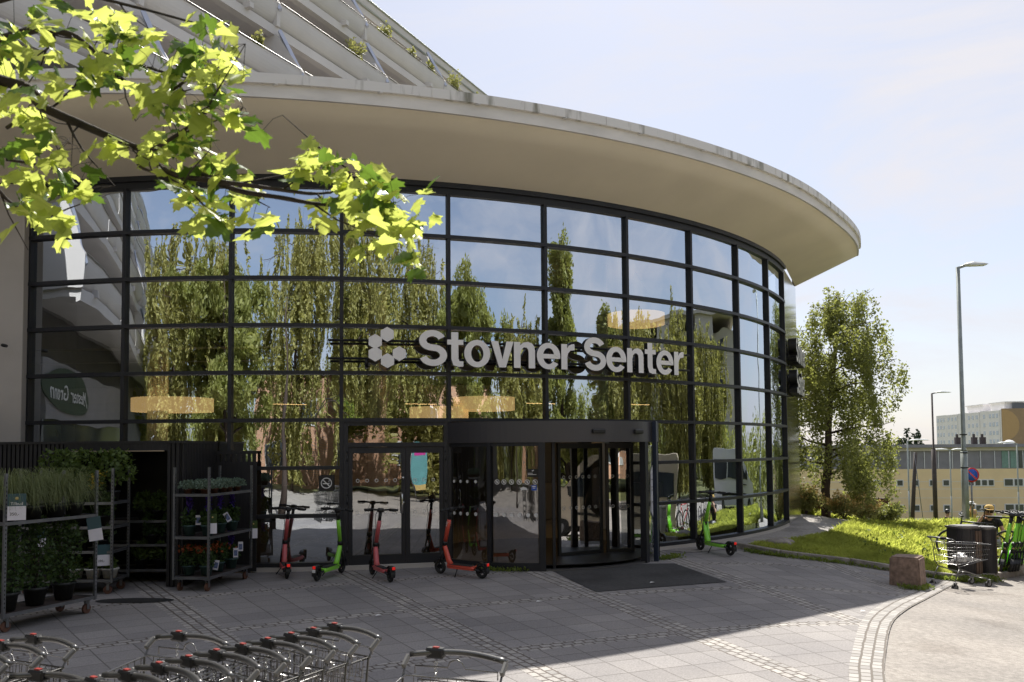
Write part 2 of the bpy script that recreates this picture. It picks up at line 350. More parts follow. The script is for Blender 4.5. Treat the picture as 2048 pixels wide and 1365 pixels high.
def bez(pts, n=6):      # catmull-rom through points
    P = [Vector(p) for p in pts]; out = []
    for i in range(len(P) - 1):
        a, b, c, d = P[max(i - 1, 0)], P[i], P[i + 1], P[min(i + 2, len(P) - 1)]
        for k in range(n):
            t = k / n; out.append(.5 * ((2 * b) + (c - a) * t + (2 * a - 5 * b + 4 * c - d) * t * t + (3 * b - a - 3 * c + d) * t ** 3))
    out.append(P[-1]); return out

# --- materials of the ground
def pavemat():
    mt = bpy.data.materials.new('plaza_paving'); mt.use_nodes = True; nt = mt.node_tree; N = nt.nodes; L = nt.links; p = _p(nt)
    uv = N.new('ShaderNodeUVMap'); sp = N.new('ShaderNodeSeparateXYZ'); L.new(uv.outputs[0], sp.inputs[0])
    def ma(op, a, b=None, c=None, cl=False):
        n = N.new('ShaderNodeMath'); n.operation = op; n.use_clamp = cl
        for i, q in enumerate((a, b, c)):
            if q is None: continue
            if isinstance(q, (int, float)): n.inputs[i].default_value = q
            else: L.new(q, n.inputs[i])
        return n.outputs[0]
    U, V = sp.outputs[0], sp.outputs[1]          # U: arc metres/2.6 cells, V: radial metres
    PU = 2.61; PV = 2.6
    def band(q, per, w):                       # 1 inside a strip |q mod per| < w/2
        d = ma('PINGPONG', q, per / 2); return ma('LESS_THAN', d, w / 2), d
    bu, du = band(U, PU, .37); bv, dv = band(ma('SUBTRACT', V, 18.2), PV, .25)
    strip = ma('MAXIMUM', bu, bv)
    # slabs
    bk = N.new('ShaderNodeTexBrick'); bk.inputs['Scale'].default_value = 1; bk.offset = 0.0
    bk.inputs['Brick Width'].default_value = PU / 6; bk.inputs['Row Height'].default_value = PV / 6; bk.inputs['Mortar Size'].default_value = .008; bk.inputs['Mortar Smooth'].default_value = .3; bk.inputs['Bias'].default_value = 0
    bk.inputs['Color1'].default_value = (0, 0, 0, 1); bk.inputs['Color2'].default_value = (1, 1, 1, 1); bk.inputs['Mortar'].default_value = (.5, .5, .5, 1)
    cb = N.new('ShaderNodeCombineXYZ'); L.new(ma('ADD', U, PU / 2 + 26.1), cb.inputs[0]); L.new(ma('ADD', V, -18.2 + PV * 20), cb.inputs[1]); L.new(cb.outputs[0], bk.inputs['Vector'])
    # cobbles
    wv = N.new('ShaderNodeTexNoise'); wv.inputs['Scale'].default_value = 5; L.new(uv.outputs[0], wv.inputs['Vector'])
    ad = N.new('ShaderNodeVectorMath'); ad.operation = 'MULTIPLY_ADD'; L.new(wv.outputs['Color'], ad.inputs[0]); ad.inputs[1].default_value = (.035, .035, 0); L.new(uv.outputs[0], ad.inputs[2])
    sw = N.new('ShaderNodeSeparateXYZ'); L.new(ad.outputs[0], sw.inputs[0]); c2 = N.new('ShaderNodeCombineXYZ')
    # in radial strips rows run along V; in ring strips along U
    mixx = N.new('ShaderNodeMix'); mixx.data_type = 'VECTOR'; ca = N.new('ShaderNodeCombineXYZ'); cc = N.new('ShaderNodeCombineXYZ')
    L.new(sw.outputs[1], ca.inputs[0]); L.new(ma('ADD', sw.outputs[0], 26.1 + .175), ca.inputs[1]); L.new(ma('ADD', sw.outputs[0], 26.1), cc.inputs[0]); L.new(ma('ADD', sw.outputs[1], -18.2 + 52 + .12), cc.inputs[1])
    L.new(bu, mixx.inputs['Factor']); L.new(cc.outputs[0], mixx.inputs['A']); L.new(ca.outputs[0], mixx.inputs['B'])
    cbk = N.new('ShaderNodeTexBrick'); cbk.inputs['Scale'].default_value = 1; cbk.inputs['Brick Width'].default_value = .15; cbk.inputs['Row Height'].default_value = .115; cbk.inputs['Mortar Size'].default_value = .016; cbk.inputs['Mortar Smooth'].default_value = .5
    cbk.inputs['Color1'].default_value = (0, 0, 0, 1); cbk.inputs['Color2'].default_value = (1, 1, 1, 1); cbk.inputs['Mortar'].default_value = (.5, .5, .5, 1); L.new(mixx.outputs['Result'], cbk.inputs['Vector'])
    # colours
    fine = ramp_noise(nt, 55, (.80, .80, .80), (1.15, 1.15, 1.15), .3, .7, 6); big = ramp_noise(nt, .55, (.82, .82, .84), (1.12, 1.10, 1.08), .3, .7, 5)
    def mx(f, a, b, t='MIX'):
        n = N.new('ShaderNodeMix'); n.data_type = 'RGBA'; n.blend_type = t
        if isinstance(f, (int, float)): n.inputs['Factor'].default_value = f
        else: L.new(f, n.inputs['Factor'])
        for k, q in (('A', a), ('B', b)):
            if isinstance(q, tuple): n.inputs[k].default_value = (*q, 1)
            else: L.new(q, n.inputs[k])
        return n.outputs['Result']
    slab = mx(bk.outputs['Fac'], mx(bk.outputs['Color'], (.25, .238, .232), (.312, .297, .287)), (.155, .145, .135))
    cob = mx(cbk.outputs['Fac'], mx(cbk.outputs['Color'], (.28, .27, .26), (.44, .42, .39)), (.145, .125, .11))
    c = mx(strip, slab, cob); c = mx(1., c, fine, 'MULTIPLY'); c = mx(1., c, big, 'MULTIPLY')
    sp1 = N.new('ShaderNodeTexVoronoi'); sp1.inputs['Scale'].default_value = 2.2; t = N.new('ShaderNodeTexCoord'); L.new(t.outputs['Object'], sp1.inputs['Vector'])
    spot = ma('LESS_THAN', sp1.outputs['Distance'], .045); c = mx(ma('MULTIPLY', spot, .35), c, (.12, .11, .10))
    L.new(c, p.inputs['Base Color']); p.inputs['Roughness'].default_value = .88; p.inputs['Specular IOR Level'].default_value = .3
    hs = ma('MULTIPLY', ma('SUBTRACT', 1., bk.outputs['Fac']), .6); hc = ma('SUBTRACT', 1., cbk.outputs['Fac'])
    hm = N.new('ShaderNodeMix'); L.new(strip, hm.inputs['Factor']); L.new(hs, hm.inputs['A']); L.new(hc, hm.inputs['B'])
    nn = N.new('ShaderNodeTexNoise'); nn.inputs['Scale'].default_value = 26; nn.inputs['Detail'].default_value = 5; L.new(t.outputs['Object'], nn.inputs['Vector'])
    h = ma('MULTIPLY_ADD', nn.outputs['Fac'], .55, hm.outputs['Result'])
    b = N.new('ShaderNodeBump'); b.inputs['Strength'].default_value = .55; b.inputs['Distance'].default_value = .012; L.new(h, b.inputs['Height']); L.new(b.outputs['Normal'], p.inputs['Normal'])
    return mt
def groundmat(name, c1, c2, sc=60, bump=.35, patch=.8, crack=None):
    mt = bpy.data.materials.new(name); mt.use_nodes = True; nt = mt.node_tree; p = _p(nt)
    a = ramp_noise(nt, sc, c1, c2, .32, .68, 8); b = ramp_noise(nt, patch, (.80, .80, .80), (1.15, 1.13, 1.1), .3, .7, 6); g9 = ramp_noise(nt, 16, (.84, .84, .84), (1.13, 1.13, 1.13), .35, .65, 8); mg = nt.nodes.new('ShaderNodeMix'); mg.data_type = 'RGBA'; mg.blend_type = 'MULTIPLY'; mg.inputs['Factor'].default_value = 1; nt.links.new(a, mg.inputs['A']); nt.links.new(g9, mg.inputs['B']); a = mg.outputs['Result']
    n = nt.nodes.new('ShaderNodeMix'); n.data_type = 'RGBA'; n.blend_type = 'MULTIPLY'; n.inputs['Factor'].default_value = 1; nt.links.new(a, n.inputs['A']); nt.links.new(b, n.inputs['B'])
    nt.links.new(n.outputs['Result'], p.inputs['Base Color']); p.inputs['Roughness'].default_value = .93; p.inputs['Specular IOR Level'].default_value = .25
    t = nt.nodes.new('ShaderNodeTexCoord'); v = nt.nodes.new('ShaderNodeTexVoronoi'); v.inputs['Scale'].default_value = sc * 1.6; nt.links.new(t.outputs['Object'], v.inputs['Vector'])
    bb = nt.nodes.new('ShaderNodeBump'); vs_ = nt.nodes.new('ShaderNodeTexVoronoi'); vs_.inputs['Scale'].default_value = 1.7; nt.links.new(t.outputs['Object'], vs_.inputs['Vector'])
    ls_ = nt.nodes.new('ShaderNodeMath'); ls_.operation = 'LESS_THAN'; ls_.inputs[1].default_value = .05; nt.links.new(vs_.outputs['Distance'], ls_.inputs[0])
    st_ = ramp_noise(nt, .9, (.72, .70, .68), (1.0, 1.0, 1.0), .36, .47, 9); m2_ = nt.nodes.new('ShaderNodeMix'); m2_.data_type = 'RGBA'; m2_.blend_type = 'MULTIPLY'; m2_.inputs['Factor'].default_value = .55; nt.links.new(n.outputs['Result'], m2_.inputs['A']); nt.links.new(st_, m2_.inputs['B'])
    m3_ = nt.nodes.new('ShaderNodeMix'); m3_.data_type = 'RGBA'; sc2 = nt.nodes.new('ShaderNodeMath'); sc2.operation = 'MULTIPLY'; sc2.inputs[1].default_value = .3; nt.links.new(ls_.outputs[0], sc2.inputs[0]); nt.links.new(sc2.outputs[0], m3_.inputs['Factor']); nt.links.new(m2_.outputs['Result'], m3_.inputs['A']); m3_.inputs['B'].default_value = (.10, .09, .08, 1); nt.links.new(m3_.outputs['Result'], p.inputs['Base Color'])
    bb.inputs['Strength'].default_value = bump; bb.inputs['Distance'].default_value = .01; nt.links.new(v.outputs['Distance'], bb.inputs['Height']); nt.links.new(bb.outputs['Normal'], p.inputs['Normal'])
    return mt
PC = (7.7, -7.4)
def uvp(x, y):
    dx, dy = x - PC[0], y - PC[1]; r = math.hypot(dx, dy); a = math.atan2(-dx, dy)      # 0 at +Y, positive to the left
    return ((math.degrees(a) - 18.3) / 7.2 * 2.61, r)
m_pave = pavemat()
m_asph = groundmat('asphalt', (.27, .25, .23), (.36, .335, .31), 70, .5, .5)
m_dark = groundmat('dark_asphalt', (.05, .05, .052), (.09, .09, .09), 80, .5, .9)
m_lawn = groundmat('soil_and_turf', (.05, .07, .02), (.12, .13, .04), 12, .6, .6)
m_terr = groundmat('terrain_turf', (.09, .10, .04), (.16, .17, .07), 3, .3, .05)
m_walk = groundmat('walkway_slabs', (.30, .285, .27), (.40, .38, .36), 50, .3, 1.1)

# terrain: one sheet to the horizon
xs = sorted(set([-1500, -800, -400, -200, -120, -80] + list(range(-60, 61, 2)) + [80, 120, 200, 400, 800, 1500])); ys = sorted(set([-1500, -700, -300, -150, -80] + list(range(-50, 101, 2)) + [120, 160, 220, 400, 800, 1600]))
V = np.array([(x, y, gz(x, y) - .07) for y in ys for x in xs]); nx = len(xs)
F = np.array([(j * nx + i, j * nx + i + 1, (j + 1) * nx + i + 1, (j + 1) * nx + i) for j in range(len(ys) - 1) for i in range(nx - 1)])
me = npmesh('terrain', V, F, 'white'); me.data.materials[0] = m_terr; tag(me, kind='structure')

edge_in = [(2.1, 5.2), (3.0, 7.77), (3.52, 9.0), (4.33, 10.73), (5.15, 12.1), (5.95, 13.3), (7.0, 14.85), (7.95, 16.2)]
edge_out = [(2.4, 5.1), (3.31, 7.65), (3.83, 8.86), (4.65, 10.56), (5.46, 11.9), (6.26, 13.08), (7.3, 14.62), (8.27, 16.0)]
edge_out = [(a[0] + (b[0] - a[0]) * .93, a[1] + (b[1] - a[1]) * .93) for a, b in zip(edge_in, edge_out)]
EI = [(p.x, p.y) for p in bez([(*p, 0) for p in [(1.8, 3.0)] + edge_in], 5)]; EO = [(p.x, p.y) for p in bez([(*p, 0) for p in [(2.12, 3.0)] + edge_out], 5)]
kerb = [(4.70, 17.98), (4.88, 17.35), (5.4, 16.98), (6.3, 16.92), (7.25, 16.88), (7.85, 16.68), (8.25, 16.42), (8.75, 16.45), (9.5, 16.95), (11.0, 18.0), (15, 20.6), (20, 23.5)]
KB = [(p.x, p.y) for p in bez([(*p, 0) for p in kerb], 5)]
walk_out = [(1.2, 15.0), (2.6, 15.6), (3.9, 16.6), (4.7, 17.95), (5.9, 19.2), (7.3, 20.7), (8.3, 22.2), (10.5, 23.8), (14.5, 26.2)]
sheet('plaza', [(1.8, 3.0), (-16, 3.0), (-16, 18), (0, 18), (4.6, 19.2), (4.7, 17.95)] + KB[1:31] + list(reversed(EI)), m_pave, .004, .8, uvf=uvp)
# border of three cobble rows
V, F, uvs = [], [], []
bm = bmesh.new(); uvl = bm.loops.layers.uv.new('UVMap'); L0 = 0
for i in range(len(EI) - 1):
    L1 = L0 + math.dist(EI[i], EI[i + 1]); q = [EI[i], EO[i], EO[i + 1], EI[i + 1]]
    f = bm.faces.new([bm.verts.new((x, y, gz(x, y) + .011)) for x, y in q])
    if f.normal.z < 0: pass
    for l, u in zip(f.loops, ((L0, 0), (L0, .36), (L1, .36), (L1, 0))): l[uvl].uv = u
    L0 = L1
bmesh.ops.recalc_face_normals(bm, faces=bm.faces)
for f in bm.faces:
    if f.normal.z < 0: f.normal_flip()
me_ = bpy.data.meshes.new('cobble_border'); bm.to_mesh(me_); bm.free()
def cobmat():
    mt = bpy.data.materials.new('granite_setts'); mt.use_nodes = True; nt = mt.node_tree; N = nt.nodes; L = nt.links; p = _p(nt)
    uv = N.new('ShaderNodeUVMap'); wv = N.new('ShaderNodeTexNoise'); wv.inputs['Scale'].default_value = 5; L.new(uv.outputs[0], wv.inputs['Vector'])
    ad = N.new('ShaderNodeVectorMath'); ad.operation = 'MULTIPLY_ADD'; L.new(wv.outputs['Color'], ad.inputs[0]); ad.inputs[1].default_value = (.03, .03, 0); L.new(uv.outputs[0], ad.inputs[2])
    k = N.new('ShaderNodeTexBrick'); k.inputs['Scale'].default_value = 1; k.inputs['Brick Width'].default_value = .14; k.inputs['Row Height'].default_value = .12; k.inputs['Mortar Size'].default_value = .015; k.inputs['Mortar Smooth'].default_value = .5
    k.inputs['Color1'].default_value = (.28, .265, .25, 1); k.inputs['Color2'].default_value = (.42, .40, .375, 1); k.inputs['Mortar'].default_value = (.15, .13, .11, 1); L.new(ad.outputs[0], k.inputs['Vector'])
    L.new(k.outputs['Color'], p.inputs['Base Color']); p.inputs['Roughness'].default_value = .9
    i = N.new('ShaderNodeMath'); i.operation = 'SUBTRACT'; i.inputs[0].default_value = 1; L.new(k.outputs['Fac'], i.inputs[1])
    b = N.new('ShaderNodeBump'); b.inputs['Strength'].default_value = .6; b.inputs['Distance'].default_value = .012; L.new(i.outputs[0], b.inputs['Height']); L.new(b.outputs['Normal'], p.inputs['Normal']); return mt
me_.materials.append(cobmat()); tag(bpy.data.objects.new('cobble_border', me_), kind='structure'); COL.objects.link(bpy.data.objects['cobble_border'])
sheet('asphalt_road', [(-40, -14), (30, -14), (30, 26)] + list(reversed(KB))[0:26] + list(reversed(EO)) + [(1.9, 3.0), (-40, 3.0)], m_asph, -.002, 1.2)
# walkway along the glass wall and path
inner = [fpt(TH0 + DTH * k, FR - .05) for k in np.linspace(6.4, 10, 12)]
sheet('walkway', [(p[0], p[1]) for p in inner] + [(8.35, 25.7), (8.7, 28.0), (15.5, 27.6), (14.5, 26.2), (10.5, 23.8), (8.3, 22.2), (7.3, 20.7), (5.9, 19.2), (4.7, 17.95), (3.6, 17.2)], m_walk, .012, .8)
# entrance mat
matp = [(0.62, 14.98), (1.2, 12.62), (3.33, 13.45), (2.92, 15.6), (1.9, 15.6)]
sheet('entrance_mat', matp, m_dark, .012, .7)
# lawns
def lawnz(x, y): return .09 + .10 * ss(17, 21, y) * ss(6, 9, x)
lawnA = [(4.80, 17.95)] + [(x + .12 * a, y + .12) for (x, y), a in zip(KB[1:], [1] * 99)] + [(22, 29), (14.8, 26.2), (10.8, 23.7), (8.6, 22.1), (7.6, 20.6), (6.2, 19.1)]
sheet('lawn', lawnA, m_lawn, 0, .7, extra=lawnz, skirt=.2)
lawnB = [(8.6, 28.0), (9.4, 28.1), (15.5, 27.7), (22, 29.2), (40, 34), (40, 60), (5, 60), (2, 33), (8.0, 30)]
sheet('far_lawn', lawnB, m_lawn, 0, 1.2, extra=lambda x, y: .05, skirt=.1)
# kerb stones
kb = MB(); acc = 0; seg = []; i0 = 0
P = [Vector((x, y, 0)) for x, y in KB]; dens = []
for a, b in zip(P[:-1], P[1:]):
    n = max(1, int((b - a).length / .1)); dens += [a.lerp(b, k / n) for k in range(n)]
st = 0
while st < len(dens) - 2:
    ln = random.choice((8, 9, 10)) if dens[st].x < 7.4 else random.choice((3, 4)); en = min(st + ln, len(dens) - 1); a, b = dens[st], dens[en]; d = (b - a); c = (a + b) / 2; z = gz(c.x, c.y)
    za, zb = gz(a.x, a.y), gz(b.x, b.y); R_k = Matrix.Rotation(math.atan2(d.y, d.x) + random.uniform(-.01, .01), 3, 'Z') @ Matrix.Rotation(-math.atan2(zb - za, d.length), 3, 'Y'); kb.bbox((c.x, c.y, (za + zb) / 2 + random.uniform(-.002, .006)), (d.length - .008, .12, .24), 0, 0, .014, R_k); st = en
tag(kb.build('kerb', 'kerb'), kind='structure')
# plinth under the facade
pl = MB(); n = 44
for k in range(n):
    a, b = [TH0 - .02 + (DTH * 10.05) * q / n for q in (k, k + 1)]
    p0, p1, q0, q1 = fpt(a, FR + .10), fpt(b, FR + .10), fpt(a, FR - .3), fpt(b, FR - .3)
    pl.add([(*q0, -.2), (*p0, -.2), (*p1, -.2), (*q1, -.2), (*q0, .08), (*p0, .08), (*p1, .08), (*q1, .08)], [(4, 5, 6, 7), (1, 2, 6, 5)])

# ================================================================ SHOPPING CENTRE
mall = thing('shopping_centre', 'curved glass fronted shopping centre under a deep overhanging canopy', 'building', (-1, 15.5, 0))
MO = Vector((-1, 15.5, 0))
def mp_(mb, name, mats, parent=None, fix=False):       # build a part given in world coordinates
    o = mb.build(name, mats, parent or mall, fix=fix); o.location = -MO; return o
def sub(mb, name, mats, parent): return mb.build(name, mats, parent)
SP = .84; T0 = 2.638; TZ = {k: T0 + SP * k for k in range(-3, 5)}; HB = Z0H = T0 - .0 + 4.31 * SP + .0
HB = .5184 + 2.12 + 4.93 * SP; HT = .5184 + 2.12 + 5.17 * SP          # header bottom and top
mp_(pl, 'plinth', 'concrete')
mullions = []
def radial_box(mb, th, r0, r1, w, z0, z1, mi=0):
    c = math.cos(th); s = math.sin(th); rc = (r0 + r1) / 2
    mb.box((FC[0] + rc * s, FC[1] - rc * c, (z0 + z1) / 2), (w, abs(r1 - r0), z1 - z0), th, mi)
for k in range(11):
    mb = MB(); th = TH0 + DTH * k; z0 = .08
    if k == 5: z0 = T0
    radial_box(mb, th, FR - .09, FR + .075, .062, z0, HB + .02); o = mp_(mb, 'mullion', 'frame')
def ring_part(name, r0, r1, z0, z1, ths, mats, mi=0, n_per=8, parent=None):
    mb = MB()
    for a, b in ths:
        n = max(2, int((b - a) / DTH * n_per)); vs = []
        for i in range(n + 1):
            t = a + (b - a) * i / n; p, q = fpt(t, r0), fpt(t, r1); vs += [(*p, z0), (*q, z0), (*q, z1), (*p, z1)]
        fs = []
        for i in range(n):
            for j in range(4): fs.append((i * 4 + j, i * 4 + (j + 1) % 4, i * 4 + 4 + (j + 1) % 4, i * 4 + 4 + j))
        fs += [(3, 2, 1, 0), (n * 4, n * 4 + 1, n * 4 + 2, n * 4 + 3)]
        mb.add(vs, fs)
    return mp_(mb, name, mats, parent, fix=True)
A0, A1 = TH0, TH0 + DTH * 10; e = .0
for k in range(-3, 5):
    z = TZ[k]; rr = [(A0 - .003, A1 + .003)]
    if k < 0: rr = [(A0 - .003, TH0 + DTH * 3 - .0), (TH0 + DTH * 6.1, A1 + .003)]
    for r_1 in rr: ring_part('transom', FR - .088, FR + .088, z - .032, z + .032, [r_1], 'frame')
ring_part('header', FR - .1, FR + .06, HB, HT - .08, [(A0 - .01, A1 + .01)], 'frame')
ring_part('header_trim', FR - .1, FR + .12, HT - .08, HT + .01, [(A0 - .01, A1 + .01)], 'frame')
# panes, curved
def pane(k, z0, z1, mt='glass', g0=.0025, r=FR):
    a, b = TH0 + DTH * k + g0, TH0 + DTH * (k + 1) - g0; n = 10; vs = []; nm = []
    for i in range(n + 1):
        t = a + (b - a) * i / n; p = fpt(t, r)
        for z in (z0, z1): vs.append((*p, z)); nm.append((math.sin(t), -math.cos(t), 0))
    fs = [(2 * i, 2 * i + 2, 2 * i + 3, 2 * i + 1) for i in range(n)]
    mb = MB(); mb.add(vs, fs, 0, True); o = mp_(mb, 'glass_pane', mt)
    o.data.normals_split_custom_set_from_vertices(nm); return o
for k in range(10):
    zs = [TZ[i] for i in range(-3, 5)] + [HB]
    for i in range(8):
        if zs[i] < T0 - .01 and k in (3, 4, 5): continue
        pane(k, zs[i], zs[i + 1])
# canopy: soffit rises outwards from the glass to a curved edge
KE = 1.12; CC = (-5.726 * KE, 26.43 * KE); CR = 15.10 * KE
def cpt(th, r): return (CC[0] + r * math.sin(th), CC[1] - r * math.cos(th))
def cr_(th): return CR + .30 * ss(.95, 1.26, th) + (.10 if th < -1.0 else 0)
cth = list(np.linspace(-1.2, 1.257, 90)); SZ = HT + .01; ZE = EYE + 4.8444 * KE; CEND = (8.70, 25.98)
idn = lambda x, y, z: Vector((x, y, z))
def canopy_loop(dr): return [cpt(t, cr_(t) + dr) for t in cth] + [(CEND[0] + dr, CEND[1]), (8.66 + dr, 52), (-34, 52), (-34, cpt(cth[0], CR)[1])]
inner_ = [(-30, 15.28), (-22, 15.28), (-14, 15.28), (-9.0, 15.28)] + [fpt(t, FR + .1) for t in np.linspace(A0, A1, 60)] + [CEND]
def nearest(p):
    best = None
    for a_, b_ in zip(inner_[:-1], inner_[1:]):
        ax, ay = a_; bx, by = b_; L2 = (bx - ax) ** 2 + (by - ay) ** 2; t = max(0, min(1, ((p[0] - ax) * (bx - ax) + (p[1] - ay) * (by - ay)) / L2)); q = (ax + t * (bx - ax), ay + t * (by - ay)); d = math.dist(p[:2], q)
        if best is None or d < best[0]: best = (d, q)
    return best[1]
c = MB(); out_ = [(*cpt(t, cr_(t) - .02), ZE) for t in cth]; ip = [nearest(p) for p in out_]
ecor = out_[-1]
for k_ in range(1, 9): f_ = k_ / 8; out_.append((ecor[0] + (CEND[0] - ecor[0]) * f_, ecor[1] + (CEND[1] - ecor[1]) * f_, ZE + (SZ - ZE) * f_)); ip.append((ip[89][0] + (CEND[0] - ip[89][0]) * f_, ip[89][1] + (CEND[1] - ip[89][1]) * f_))
nn_ = len(out_); vs = []
for i in range(nn_):
    q = Vector((*ip[i], SZ)); o_ = Vector(out_[i])
    for f_ in (0, .35, .7, 1): vs.append(q.lerp(o_, f_))
    vs.append(o_ + Vector((0, 0, .06))); vs.append(q + Vector((0, 0, .3)))
c.add(vs, [(i * 6 + j, i * 6 + 6 + j, i * 6 + 7 + j, i * 6 + 1 + j) for i in range(nn_ - 1) for j in range(5)], 0, False)
for i_, f_ in enumerate(c.f): c.sm[i_] = (i_ % 5) < 3
canopy = mp_(c, 'canopy', 'soffit', fix=True)
def edge_band(name, mats, d0, d1, z0, z1, extra=None):
    c = MB(); vs = []
    for t in cth:
        p, q = cpt(t, cr_(t) + d0), cpt(t, cr_(t) + d1); vs += [(*p, z0), (*q, z0), (*q, z1), (*p, z1)]
    n_ = len(cth); c.add(vs, [(i * 4 + j, i * 4 + 4 + j, i * 4 + 4 + (j + 1) % 4, i * 4 + (j + 1) % 4) for i in range(n_ - 1) for j in range(4)] + [(0, 1, 2, 3), (n_ * 4 - 1, n_ * 4 - 2, n_ * 4 - 3, n_ * 4 - 4)])
    if extra: extra(c)
    return mp_(c, name, mats, fix=True)
edge_band('fascia', 'fascia', -.25, .0, ZE - .01, ZE + .19)
def stainmat():
    mt = mat('stained_flashing', (.58, .56, .52), .7, 0, .05); nt = mt.node_tree; p = _p(nt)
    s = ramp_noise(nt, 3.2, (.26, .25, .20), (.76, .74, .70), .30, .45, 9, stretch=(1.6, 1.6, .25)); nt.links.new(s, p.inputs['Base Color']); return mt
M['stain'] = stainmat()
def clips(c):
    for t in np.linspace(-1.1, 1.25, 26):
        p = cpt(t, cr_(t) + .063); c.box((*p, ZE + .27), (.014, .02, .14), t); p = cpt(t + .045, cr_(t) + .03); c.box((*p, ZE + .176), (.05, .10, .012), t + .5)
edge_band('roof_flashing', 'stain', -.3, .06, ZE + .1905, ZE + .345, clips)
c = MB(); lp = canopy_loop(-.1); c.prism([lp], idn, ZE + .2, ZE + .33); mp_(c, 'roof', 'roofing')
c = MB(); e0, e1 = Vector(ecor), Vector((*CEND, SZ)); c.add([e0, e1, e1 + Vector((0, 0, ZE + .3 - SZ)), e0 + Vector((0, 0, .3)), e0 + Vector((-.1, 0, 0)), e1 + Vector((-.1, 0, 0)), e1 + Vector((-.1, 0, ZE + .3 - SZ)), e0 + Vector((-.1, 0, .3))], [(0, 1, 2, 3), (7, 6, 5, 4), (0, 4, 5, 1)]); mp_(c, 'end_fascia', 'int_floor')
# soffit joint lines
c = MB()
for t in (-.55, .06):
    o_ = Vector((*cpt(t, CR - .06), ZE - .014)); q = nearest(tuple(o_)); q = Vector((*q, SZ - .004)); c.tube([q, o_], .004, 4)
mp_(c, 'soffit_joint', 'int_wall')
# left concrete wall and corner panels
c = MB(); c.bbox((-9.12, 15.40, 3.5), (.70, .30, 6.92), .02, 0, .01); c.bbox((-11.6, 15.40, 3.5), (4.2, .26, 6.92), .02, 0, .01); mp_(c, 'concrete_wall', 'concrete')
c = MB(); c.tube([(-8.97, 15.0, 4.0), (-8.97, 15.12, 4.0)], .03); c.box((-9.42, 15.15, 3.6), (.09, .18, .16)); c.tube([(-9.45, 15.14, 3.5), (-9.45, 15.14, 1.2)], .025); mp_(c, 'downpipe', 'black')
# right end: bright post, reflective cladding
th = A1 + .006; c = MB(); radial_box(c, th, FR - .15, FR + .06, .12, .08, HT); mp_(c, 'corner_post', 'frame_grey')
M['clad'] = mat('polished_cladding', (.62, .62, .64), .16, 1., .06, 1.2)
p0 = Vector((*fpt(A1 + .013, FR + .03), 0)); p1 = Vector((8.66, 25.95, 0)); d = (p1 - p0); L = d.length; rz = math.atan2(d.y, d.x)
c = MB(); zz = -.25
for h in (1.75, 1.45, 2.0, 1.98):
    mid = (p0 + p1) / 2; c.bbox((mid.x, mid.y, zz + h / 2), (L, .06, h - .012), rz, 0, .004); zz += h
mp_(c, 'cladding', 'clad')
c = MB(); c.box((8.4, 38.9, 3.5), (.3, 26, 6.9)); mp_(c, 'side_wall', 'concrete')
# interior
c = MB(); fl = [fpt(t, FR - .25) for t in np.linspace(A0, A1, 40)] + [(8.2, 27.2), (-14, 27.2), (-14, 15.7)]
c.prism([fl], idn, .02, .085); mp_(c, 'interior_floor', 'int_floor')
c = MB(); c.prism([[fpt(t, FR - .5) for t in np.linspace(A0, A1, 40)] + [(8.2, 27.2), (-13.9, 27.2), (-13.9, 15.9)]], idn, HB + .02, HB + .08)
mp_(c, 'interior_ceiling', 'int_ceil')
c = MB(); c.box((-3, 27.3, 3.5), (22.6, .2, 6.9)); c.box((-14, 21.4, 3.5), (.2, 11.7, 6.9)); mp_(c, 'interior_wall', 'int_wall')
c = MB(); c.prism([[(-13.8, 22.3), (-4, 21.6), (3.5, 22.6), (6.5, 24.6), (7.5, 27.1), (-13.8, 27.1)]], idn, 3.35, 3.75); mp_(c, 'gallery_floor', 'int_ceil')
c = MB()
for a, b in (((-13.5, 22.3), (-4, 21.6)), ((-4, 21.6), (3.5, 22.6)), ((3.5, 22.6), (6.5, 24.6))):
    c.tube([(*a, 4.75), (*b, 4.75)], .03); c.tube([(*a, 4.4), (*b, 4.4)], .015)
mp_(c, 'gallery_rail', 'white')
for x, y in ((-8.0, 19.3), (-3.2, 20.3), (2.2, 21.4)):
    c = MB(); c.cyl((x, y, 3.4), .22, 6.6, 20); mp_(c, 'column', 'white')
c = MB()
for x0, y0 in ((-9.5, 23), (-6, 23.4), (-2.5, 23.8), (.8, 24), (3.6, 25)):
    c.box((x0, y0 - .3, 3.345), (.9, .05, .012), .5)
mp_(c, 'ceiling_strip_light', 'spot')
c = MB()
for x, h in ((-7.6, 2.2), (-5.9, 2.4), (1.2, 2.3), (3.6, 2.1)): c.bbox((x, 25.8, .09 + h / 2), (1.5, .5, h)); c.bbox((x, 24.6, .6), (1.3, .6, 1.0))
mp_(c, 'shop_counter', 'int_floor')
# warm drum lamps hanging inside
def ringlamp(px, z, r, y, lab):
    x = (px - 1024) / 1711 * y; t = thing('pendant_lamp', lab, 'lamp', (x, y, z - .15), 0, 'round pendant lamps hanging inside the glass hall')
    n = 40; m1 = MB(); m1.lathe([(r, 0), (r, .30), (r - .03, .30), (r - .03, 0), (r, 0)], (0, 0, 0), 48); m1.build('lamp_shade', 'lampglow', t)
    m2 = MB(); m2.lathe([(0, .02), (r - .04, .02)], (0, 0, 0), 48); m2.build('diffuser', 'lampglow', t)
    m3 = MB(); hz = (3.3 if z < 3.3 else HB) - z + .15
    for q in range(3): a = q * 2.1; m3.tube([(math.cos(a) * r * .9, math.sin(a) * r * .9, .3), (0, 0, hz)], .006, 4)
    m3.build('suspension_cable', 'black', t)
ringlamp(345, 3.15, .88, 19.4, 'round glowing amber lamp behind the glass, left of the lettering and below it')
ringlamp(878, 2.92, .68, 19.8, 'small glowing amber lamp behind the glass just above the double door')
